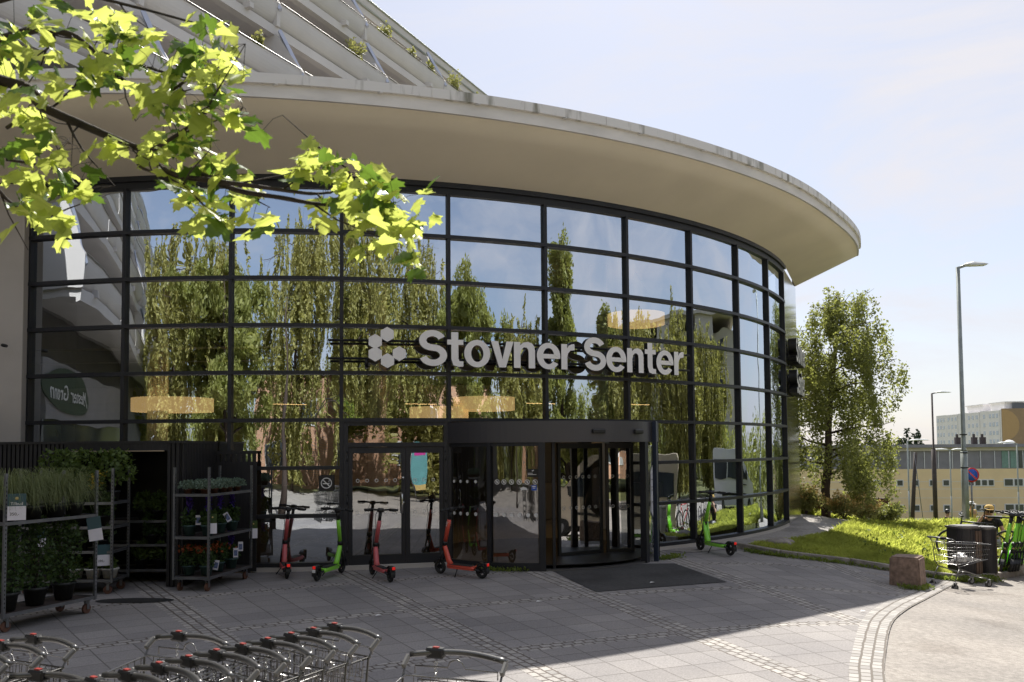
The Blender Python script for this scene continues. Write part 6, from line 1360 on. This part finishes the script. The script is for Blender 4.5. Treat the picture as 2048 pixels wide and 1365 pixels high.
pl_ = plant('leafy', 'x', GP, seed=8); rowp(pl_, R4c, R4r, (.06, .30, .54), (-.15,), 1.0, lambda k: ['leafy plant left on the upper inner shelf in the kiosk', 'leafy plant in the middle of the upper inner shelf', 'leafy plant behind the price sign on the upper inner shelf'][k])
rowp(pl_, R4c, R4r, (.05, .32, .58), (-.15,), .215, lambda k: ['spreading green plant left on the lowest inner shelf', 'spreading green plant in the middle of the lowest inner shelf', 'spreading green plant right on the lowest inner shelf'][k])
rowp(pb_, R4c, R4r, (.2, .5), (-.15,), .61, lambda k: ['dark plant left on the middle inner shelf of the kiosk', 'dark plant right on the middle inner shelf of the kiosk'][k])
psl = plant('silver', 'x', GP, 'brown_wood', 9, .07, .08); rowp(psl, R3c, R3r, (-.52, -.28, -.04, .20, .44), (-.14, .12), 1.45, lambda k: f'low silvery trailing plant, {ords[k // 2]} pair from the near post, {["front", "back"][k % 2]} row on the top shelf')
pd = plant('delph', 'x', GP, 'pot_green', 10, .10, .16); rowp(pd, R3c, R3r, (-.42, -.02, .40), (-.10,), .815, lambda k: ['purple delphinium in a teal pot nearest the corner post', 'purple delphinium in a teal pot in the middle of the shelf', 'purple delphinium in a teal pot at the far end of the shelf'][k])
o = dup(pd, label='purple delphinium on the short left side of the middle shelf', group=GP); setp(o, R3c, R3r, -.45, .16, .815)
po = plant('orange', 'x', GP, 'pot_green', 11, .10, .15); rowp(po, R3c, R3r, (-.42, -.05), (-.10,), .215, lambda k: ['orange flowering plant in a teal pot nearest the corner on the bottom shelf', 'orange flowering plant in the middle of the bottom shelf'][k])
o = dup(po, label='orange flowering plant at the back left of the bottom shelf', group=GP); setp(o, R3c, R3r, -.45, .16, .215)
o = dup(pd, label='purple delphinium at the far end of the bottom shelf', group=GP); setp(o, R3c, R3r, .36, -.1, .215)
# price signs
GG = 'price signs on the plant trolleys'
SF = {}
def price_sign(label, c, rz, u, v, z, w, h, yaw, tilt=0., head='', price='', split=.55, top='teal', dot=False, bars=2):
    l = rel(c, rz, u, v, z); t = thing('price_sign', label, 'price sign', l, 0, GG); t.rotation_euler = (0, tilt, yaw)
    mb = MB(); mb.box((0, 0, -h * split / 2 - 0 + h / 2 - (h * (1 - split)) - h * 0), (w, .004, h * split)); b = MB(); b.box((0, 0, -h / 2 + h * split / 2), (w, .004, h * split)); b.build('lower_panel', 'price_white', t)
    b = MB(); b.box((0, 0, h / 2 - h * (1 - split) / 2), (w, .004, h * (1 - split))); b.build('upper_panel', top, t)
    def tx(s, size, x, z_, mt, nm):
        vs_, fs_2 = text_mb(s, size, .0008); q = MB(); q.add([(x + v_.x, -.0032 - v_.z, z_ + v_.y) for v_ in vs_], fs_2); q.build(nm, mt, t)
    if head: tx(head, w * .27, 0, h * .12, 'white', 'heading')
    if price: tx(price, w * .26, -w * .12, -h * .27, 'black', 'price')
    if dot: q = MB(); q.lathe([(0, 0), (w * .1, 0), (w * .1, .002), (0, .002)], (0, -.002, h * .32), 14, R=Matrix.Rotation(PI / 2, 3, 'X')); q.build('emblem', 'gold', t)
    return t
y0 = 0.30
price_sign('upright price sign reading Tilbud 350,- on the near post of the tall trolley', R1c, R1r, -.64, -.42, 1.47, .19, .31, .42, 0, 'Tilbud', '350,-', .53, dot=True)
price_sign('tilted blue and white price sign on the far post of the tall trolley', R1c, R1r, .60, -.34, 1.10, .165, .31, .45, -.14, '', '', .5)
price_sign('price sign reading 390,- over a white pot at the kiosk opening', R2c, R2r, .56, -.31, .58, .18, .31, .42, 0, '', '390,-', .52)
price_sign('price sign reading 150,- on the upper inner shelf of the kiosk', R4c, R4r, .68, -.31, 1.24, .17, .30, .38, 0, '', '150,-', .54)
price_sign('slanting price sign on the middle inner shelf of the kiosk', R4c, R4r, .68, -.31, .78, .15, .27, .38, -.3, '', '', .55)
price_sign('narrow price sign with a yellow line on the corner post of the delphinium trolley', R3c, R3r, -.60, -.30, 1.01, .125, .30, .33, 0, '', '', .52, 'leaf_dark', True)
price_sign('price sign low on the far post of the delphinium trolley', R3c, R3r, .70, -.31, .80, .13, .29, .30, 0, '', '', .56, 'leaf_dark', True)
price_sign('small price sign on the rear post seen between the trolleys', (-6.9, 12.6), 0, 0, 0, .85, .11, .26, .4, 0, '', '', .5)
for i, (u, v, z, tl) in enumerate(((-.45, .02, 1.05, 0), (.0, -.22, 1.06, -.5), (.20, -.26, .48, 0), (.36, -.26, .56, 0), (-.3, -.2, .35, .2))):
    t = thing('plant_tag', ['picture tag on the delphinium at the short left side', 'slanted picture tag leaning on the middle delphinium', 'left picture tag of two low on the delphinium trolley', 'right picture tag of two low on the delphinium trolley', 'little picture tag at the corner pot of the bottom shelf'][i], 'plant tag', rel(R3c, R3r, u, v, z), 0, 'picture tags stuck in the pots'); t.rotation_euler = (0, tl, .3)
    mb = MB(); mb.box((0, 0, 0), (.075, .003, .15)); mb.build('card', 'price_white', t); mb = MB(); mb.box((0, -.003, -.005), (.055, .002, .09)); mb.build('picture', 'tag_blue', t)
dm = sheet('dark_oval_patch', [(-5.35 + .55 * math.cos(a), 12.2 + .2 * math.sin(a)) for a in np.linspace(0, 2 * PI, 25)[:-1]], M['rubber'], .012, 2.0)  # thin dark oval patch on the paving by the plant trolleys
# litter on the paving
for i, (x, y, lab) in enumerate(((.35, 11.8, 'tiny white scrap of paper on the shaded paving in front of the orange scooter'), (2.15, 13.35, 'white paper scrap lying on the dark entrance mat'), (4.55, 11.25, 'white feather like scrap near the stone setts'), (-1.7, 10.9, 'small pale scrap on the paving left of centre'))):
    mb = MB(); mb.add([(-.045, -.015, 0), (.03, -.02, .012), (.05, .012, .004), (-.02, .02, .014)], [(0, 1, 2, 3)]); o = mb.build('paper_scrap', 'white'); o.location = (x, y, gz(x, y) + .022); tag(o, lab, 'litter')
# manhole style slot covers by the wall

# ================================================================ PEOPLE
def person(label, loc, rz, joints, top, legs, cap=None, hair='hair', sleeve='skin', seated=False):
    """joints: dict of 3D points; body skin grown over the skeleton"""
    t = thing('person', label, 'person', loc, rz); J = {k: Vector(v) for k, v in joints.items()}
    def skinmesh(name, edges, rad, mt, parent, sub=2, root=0):
        keys = []; 
        for a, b in edges:
            for k in (a, b):
                if k not in keys: keys.append(k)
        me = bpy.data.meshes.new(name); me.from_pydata([J[k] for k in keys], [(keys.index(a), keys.index(b)) for a, b in edges], []); o = bpy.data.objects.new(name, me); COL.objects.link(o)
        m_ = o.modifiers.new('s', 'SKIN'); 
        for i, k in enumerate(keys): r = rad[k]; me.skin_vertices[0].data[i].radius = (r, r) if not hasattr(r, '__len__') else r; me.skin_vertices[0].data[i].use_root = (i == root)
        s_ = o.modifiers.new('d', 'SUBSURF'); s_.levels = sub; dg = bpy.context.evaluated_depsgraph_get(); me2 = bpy.data.meshes.new_from_object(o.evaluated_get(dg)); o.modifiers.clear(); o.data = me2; bpy.data.meshes.remove(me); me2.materials.clear(); me2.materials.append(M[mt]); me2.name = name
        for p in me2.polygons: p.use_smooth = True
        o.parent = parent; return o
    ed = [('pel', 'chest'), ('chest', 'neck'), ('neck', 'jaw'), ('jaw', 'head'), ('chest', 'shL'), ('shL', 'elL'), ('elL', 'wrL'), ('chest', 'shR'), ('shR', 'elR'), ('elR', 'wrR'), ('pel', 'hiL'), ('hiL', 'knL'), ('knL', 'anL'), ('anL', 'toL'), ('pel', 'hiR'), ('hiR', 'knR'), ('knR', 'anR'), ('anR', 'toR')]
    rad = dict(pel=(.15, .11), chest=(.165, .12), neck=.055, jaw=(.065, .075), head=(.078, .095), shL=.06, shR=.06, elL=.042, elR=.042, wrL=.03, wrR=.03, hiL=.085, hiR=.085, knL=.058, knR=.058, anL=.04, anR=.04, toL=.035, toR=.035)
    for s in 'LR':
        w, e_ = J['wr' + s], J['el' + s]; d = (w - e_).normalized(); sd = d.orthogonal().normalized(); J['pm' + s] = w + d * .08; ed.append(('wr' + s, 'pm' + s)); rad['pm' + s] = (.036, .018)
    body = skinmesh('body', ed, rad, 'skin', t)
    for s in 'LR':                      # five separate fingers
        w, e_ = J['wr' + s], J['el' + s]; d = (w - e_).normalized(); sd = d.cross(Vector((0, 1, .2))).normalized(); nn = d.cross(sd); mb = MB()
        for q, (o_, ln) in enumerate(((-.028, .065), (-.009, .078), (.010, .072), (.027, .058))):
            b = w + d * .085 + sd * o_; mb.tube([b - d * .02, b + d * ln * .5 + nn * .004, b + d * ln * .85 + nn * .022], [.009, .008, .006], 6)
        b = w + d * .03 + sd * -.036; mb.tube([b, b + d * .03 - sd * .022, b + d * .055 - sd * .028 + nn * .008], [.011, .0095, .007], 6); mb.build('fingers', 'skin', body)
    for nm, mt, es, gr in (('shirt', top, [('pel', 'chest'), ('chest', 'nk2'), ('chest', 'shL'), ('shL', 'slL'), ('chest', 'shR'), ('shR', 'slR')], None), ('trousers', legs, [('pel', 'hiL'), ('hiL', 'knL'), ('knL', 'anL'), ('pel', 'hiR'), ('hiR', 'knR'), ('knR', 'anR')], None)):
        J['nk2'] = J['chest'].lerp(J['neck'], .75); f_ = .62 if sleeve == 'skin' else 1.75
        for s in 'LR': J['sl' + s] = J['sh' + s].lerp(J['el' + s], min(f_, 1))
        r2 = dict(rad); r2.update(pel=(.175, .135), chest=(.19, .145), nk2=.07, shL=.078, shR=.078, slL=.066, slR=.066, hiL=.105, hiR=.105, knL=.078, knR=.078, anL=.062, anR=.062)
        skinmesh(nm, es, r2, mt, t)
    h = J['head']; f = Vector((0, -1, 0)); mb = MB(); mb.lathe([(0, .115), (.05, .105), (.085, .07), (.098, .02), (.094, -.03), (.07, -.06)], h + Vector((0, .012, .015)), 16); mb.build('hair', hair, t)
    if cap: mb = MB(); mb.lathe([(0, .125), (.06, .115), (.095, .08), (.106, .03), (.106, .01)], h + Vector((0, .005, .03)), 18); mb.add([h + Vector((x, -.095 - .085 * math.cos(x * 14), .042)) for x in np.linspace(-.09, .09, 9)] + [h + Vector((x, -.07, .052)) for x in np.linspace(-.09, .09, 9)], [(i, i + 1, 10 + i, 9 + i) for i in range(8)]); mb.build('cap', cap, t)
    mb = MB(); mb.tube([h + Vector((0, -.095, .0)), h + Vector((0, -.118, -.03)), h + Vector((0, -.10, -.04))], [.008, .014, .010], 6); mb.build('nose', 'skin', body); mb = MB()
    for s in (-1, 1): mb.lathe([(0, .006), (.009, .004), (.011, 0)], h + Vector((s * .032, -.092, .003)), 8, R=Matrix.Rotation(PI / 2, 3, 'X')); 
    mb.box(h + Vector((0, -.092, -.062)), (.045, .01, .008)); mb.build('face_features', 'hair', body); mb = MB()
    for s in (-1, 1): mb.lathe([(0, -.008), (.02, -.008), (.024, 0), (.018, .008), (0, .006)], h + Vector((s * .083, .01, -.012)), 10, axis='X')
    mb.build('ears', 'skin', body)
    mb = MB()
    for s in 'LR': a, b = J['an' + s], J['to' + s]; mb.tube([a + Vector((0, .05, -.045)), a.lerp(b, .5) + Vector((0, 0, -.02)), b + Vector((0, -.03, .0))], [.045, .048, .034], 8)
    mb.build('shoes', 'black', t); return t
st_ = dict(pel=(0, 0, .95), chest=(0, 0, 1.32), neck=(0, .01, 1.50), jaw=(0, -.01, 1.57), head=(0, -.012, 1.655), shL=(.19, 0, 1.41), elL=(.36, .08, 1.17), wrL=(.20, -.03, 1.01), shR=(-.19, 0, 1.41), elR=(-.36, .08, 1.17), wrR=(-.20, -.03, 1.01), hiL=(.10, 0, .88), knL=(.12, -.01, .48), anL=(.12, .02, .09), toL=(.14, -.14, .04), hiR=(-.10, 0, .88), knR=(-.12, -.01, .48), anR=(-.12, .02, .09), toR=(-.14, -.14, .04))
person('person in a black t-shirt and dark cap standing hands on hips beyond the grass', (19.2, 38, gz(19.2, 38) + .04), .2, st_, 'cloth_black', 'cloth_black', 'black')
s2_ = dict(st_); s2_.update(elL=(.25, .03, 1.14), wrL=(.22, -.10, .93), elR=(-.25, .03, 1.14), wrR=(-.22, -.10, .93))
person('person in a pale cap mostly hidden behind the tall street lamp', (18.15, 34, gz(18.1, 34) + .04), .5, s2_, 'cap_yellow', 'cloth_black', 'white')
sit = dict(pel=(0, 0, .50), chest=(0, -.10, .86), neck=(0, -.15, 1.03), jaw=(0, -.19, 1.09), head=(0, -.20, 1.175), shL=(.18, -.11, .94), elL=(.27, -.20, .72), wrL=(.15, -.36, .62), shR=(-.18, -.11, .94), elR=(-.30, -.22, .80), wrR=(-.13, -.25, 1.05), hiL=(.10, -.04, .47), knL=(.15, -.46, .50), anL=(.14, -.42, .09), toL=(.16, -.58, .04), hiR=(-.10, -.04, .47), knR=(-.15, -.46, .50), anR=(-.14, -.42, .09), toR=(-.16, -.58, .04))
zz = gz(11.25, 20.3) - .12
person('person in a mustard cap sitting behind the green scooters holding a phone to the ear', (11.25, 20.3, zz), -.5, sit, 'cloth_black', 'cloth_grey', 'cap_yellow')
rough('boulder', 'boulder the person in the mustard cap sits on behind the scooters', 'boulder', (11.25, 20.42, zz - .1), (.7, .5, .62), 'boulder', 9, .2, False, .03)

# ================================================================ MAPLE BRANCHES NEAR THE CAMERA
mt_ = thing('maple_tree', 'maple with backlit yellow green leaves reaching into the top left of the view', 'tree', (-5.2, 2.6, 0)); MTO = Vector(mt_.location)
def W(px, py, y=3.0): return Vector(((px - 1024) / 1711 * y, y, EYE + (898 - py) / 1711 * y))
mb = MB(); mb.tube([MTO + Vector(v) for v in ((0, 0, -.2), (.05, .0, 1.4), (.0, .1, 2.6), (.1, .15, 3.6), (.05, .1, 5.0), (.2, .0, 7.0))], [.17, .14, .12, .10, .07, .03], 12); o = mb.build('trunk', 'bark', mt_); o.location = -MTO
brs = [([(-900, 420), (-400, 180), (0, 50), (70, 36), (130, 48), (170, 78), (215, 125), (260, 158), (300, 175), (350, 155), (385, 120)], 3.05, .016, .004), ([(-900, 440), (-420, 60 + 20), (0, 145), (70, 195), (150, 232), (230, 268), (290, 292)], 2.95, .022, .010), ([(290, 292), (330, 335), (420, 352), (480, 360), (560, 372), (620, 380), (660, 378)], 2.95, .010, .004), ([(400, 340), (470, 372), (560, 388), (640, 402), (670, 392), (700, 385)], 2.98, .009, .004), ([(640, 402), (690, 412), (760, 440), (800, 470)], 2.98, .005, .002),
       ([(290, 292), (330, 268), (370, 240), (410, 205)], 2.95, .007, .003), ([(170, 78), (240, 100), (330, 130), (420, 150)], 3.05, .006, .002), ([(0, 240), (40, 215), (90, 200), (150, 140)], 3.1, .006, .003), ([(660, 378), (700, 340), (650, 300)], 2.95, .004, .002), ([(0, 305), (60, 315), (110, 330)], 3.1, .005, .002), ([(80, 30), (95, 60), (60, 90)], 3.05, .005, .002), ([(120, 220), (140, 260), (165, 300)], 2.95, .005, .002), ([(270, 290), (270, 320), (330, 345), (370, 370), (420, 420)], 2.93, .005, .002), ([(-300, 200), (-60, 330), (20, 400), (100, 430)], 3.2, .008, .003), ([(-300, 100), (-40, -20), (120, -40), (260, -10), (400, 30)], 3.1, .010, .003)]
tw = []; bmb = MB(); px_ok = lambda p: p.x > -2.6
for pts_, y, ra, rb_ in brs:
    P = [W(px, py, y + .10 * math.sin(px * .01)) for px, py in pts_]; P = bez([tuple(p) for p in P], 4); bmb.tube(P, [1.1 * ra + (rb_ - 1.1 * ra) * i / (len(P) - 1) + random.uniform(0, .0012) for i in range(len(P))], 7); tw += P
    for i_ in range(6, len(P) - 1, 5):
        if px_ok(P[i_]):
            dv = (P[i_ + 1] - P[i_]).normalized(); sv = Vector((random.uniform(-.5, .5), random.uniform(-.6, .6), random.uniform(-.7, .7))); q_ = [P[i_], P[i_] + (dv * .5 + sv) * .09, P[i_] + (dv * .9 + sv * 1.3) * .17 + Vector((0, 0, .02))]; bmb.tube(q_, [.0042, .003, .0015], 5); tw += q_
# leaf outline (five lobes)
half = [(0, 0), (.10, .03), (.30, -.04), (.46, -.10), (.40, .06), (.56, .22), (.74, .30), (.62, .40), (.66, .52), (.46, .50), (.30, .46), (.34, .66), (.24, .72), (.20, .88), (.08, .92), (0, 1.12)]
LV = [(x, y) for x, y in half] + [(-x, y) for x, y in half[-2:0:-1]]
tri = tessellate_polygon([[Vector((x, y, 0)) for x, y in LV]])
LVn = np.array([(x, y, -.22 * abs(x) - .14 * (y - .4) ** 2) for x, y in LV]); LT = np.array(tri)
cl = [(30, 60, 60, 11), (70, 110, 45, 7), (20, 180, 55, 12), (50, 270, 60, 13), (100, 330, 60, 13), (40, 370, 50, 8), (150, 360, 25, 3), (90, 410, 30, 4), (150, 40, 60, 9), (230, 60, 50, 9), (290, 70, 55, 9), (230, 150, 50, 8), (190, 140, 35, 4), (330, 110, 55, 10), (400, 90, 45, 9), (440, 60, 35, 4), (420, 150, 45, 9), (460, 130, 40, 6), (360, 210, 50, 8), (300, 200, 55, 8), (430, 215, 50, 8), (470, 240, 35, 4), (250, 260, 45, 6), (320, 290, 45, 7), (380, 270, 40, 5), (420, 300, 45, 7), (350, 350, 45, 7), (400, 390, 40, 6), (460, 345, 45, 7), (500, 370, 35, 4), (440, 420, 45, 7), (380, 430, 30, 3), (520, 430, 35, 3), (110, 440, 25, 3), (610, 300, 35, 6), (650, 310, 40, 7), (700, 330, 45, 9), (745, 360, 45, 8), (690, 385, 40, 7), (740, 420, 50, 11), (790, 430, 45, 9), (700, 440, 40, 5), (770, 470, 45, 8), (820, 450, 35, 5), (815, 510, 22, 3), (850, 395, 25, 3), (590, 345, 25, 3), (200, 20, 50, 6), (60, 10, 60, 7), (380, 20, 40, 4), (10, 450, 20, 1), (-60, 150, 70, 8), (-60, 320, 70, 8), (-80, 30, 70, 6)]
TWN = np.array([tuple(p) for p in tw]); rs = np.random.default_rng(90); sets = {0: ([], []), 1: ([], [])}; pet = MB()
for px, py, rr, n in cl:
    for _ in range(int(n * 1.4)):
        p = W(px + rs.normal(0, rr * .55), py + rs.normal(0, rr * .55), 2.95 + rs.normal(0, .12)); s = rs.uniform(.046, .088)
        # leaf hangs: tip direction mostly outward/down, blade normal roughly up with scatter
        tipd = Vector((rs.normal(.15, .7), rs.normal(-.1, .7), rs.uniform(-1.0, .15))).normalized(); nrm = Vector((rs.normal(0, .55), rs.normal(-.25, .6), .75)).normalized(); sx = tipd.cross(nrm).normalized(); nrm = sx.cross(tipd)
        A = np.array([sx, tipd, nrm]); ca_, cb_, cc_ = rs.uniform(-.55, .15), rs.uniform(-.7, .25), rs.normal(0, .25); LW = LVn.copy(); LW[:, 2] = ca_ * np.abs(LW[:, 0]) + cb_ * (LW[:, 1] - .3) ** 2 + cc_ * LW[:, 0] * LW[:, 1] + .04 * np.sin(LW[:, 0] * 9 + LW[:, 1] * 7); V = LW * s @ A + np.array(p); k = 1 if rs.uniform() < .26 else 0; b = len(sets[k][0]) * len(LV); sets[k][0].append(V); sets[k][1].append(LT + b)
        d2 = ((TWN - np.array(p)) ** 2).sum(1); q = Vector(TWN[d2.argmin()])
        if (q - p).length < .12: bmb.tube([q, q.lerp(p, .5) + Vector((0, 0, .012)), p], .0011, 3, cap=False)
for k, mname in ((0, 'maple'), (1, 'maple_old')):
    o = npmesh('leaves', np.concatenate(sets[k][0]), np.concatenate(sets[k][1]), mname, mt_); o.location = -MTO
o = bmb.build('branch', 'twig', mt_); o.location = -MTO
# balcony greenery on the apartment building
for i, (s, k, h, lab) in enumerate(((29.3, 1, 1.3, 'bright bush on the middle balcony above the canopy'), (33.2, 2, 1.1, 'yellow green bush on the balcony under the roof edge, nearest the camera'), (35.6, 2, 1.0, 'slim conifer left of the bushes on the top balcony'), (37.4, 2, .9, 'small conifer in the middle of the top balcony'), (40.0, 2, 1.5, 'large yellow green bush on the top balcony near its far end'), (42.2, 2, 1.1, 'bush at the far end of the top balcony row'), (22.3, 0, .8, 'small bush just showing over the canopy edge'), (47.0, 2, .9, 'farthest little bush beside the roof edge'))):
    zr = ZR0 + DZ * k; d = DR0 + DD * k + .4; q = AP(s, d, zr - .35); shrub('balcony_bush', lab, 'shrub', tuple(q), h * .75 + .35, .38 if h > 1 else .2, 'bush_leaf', 200 + i, 500, .12, 'bushes on the balconies')
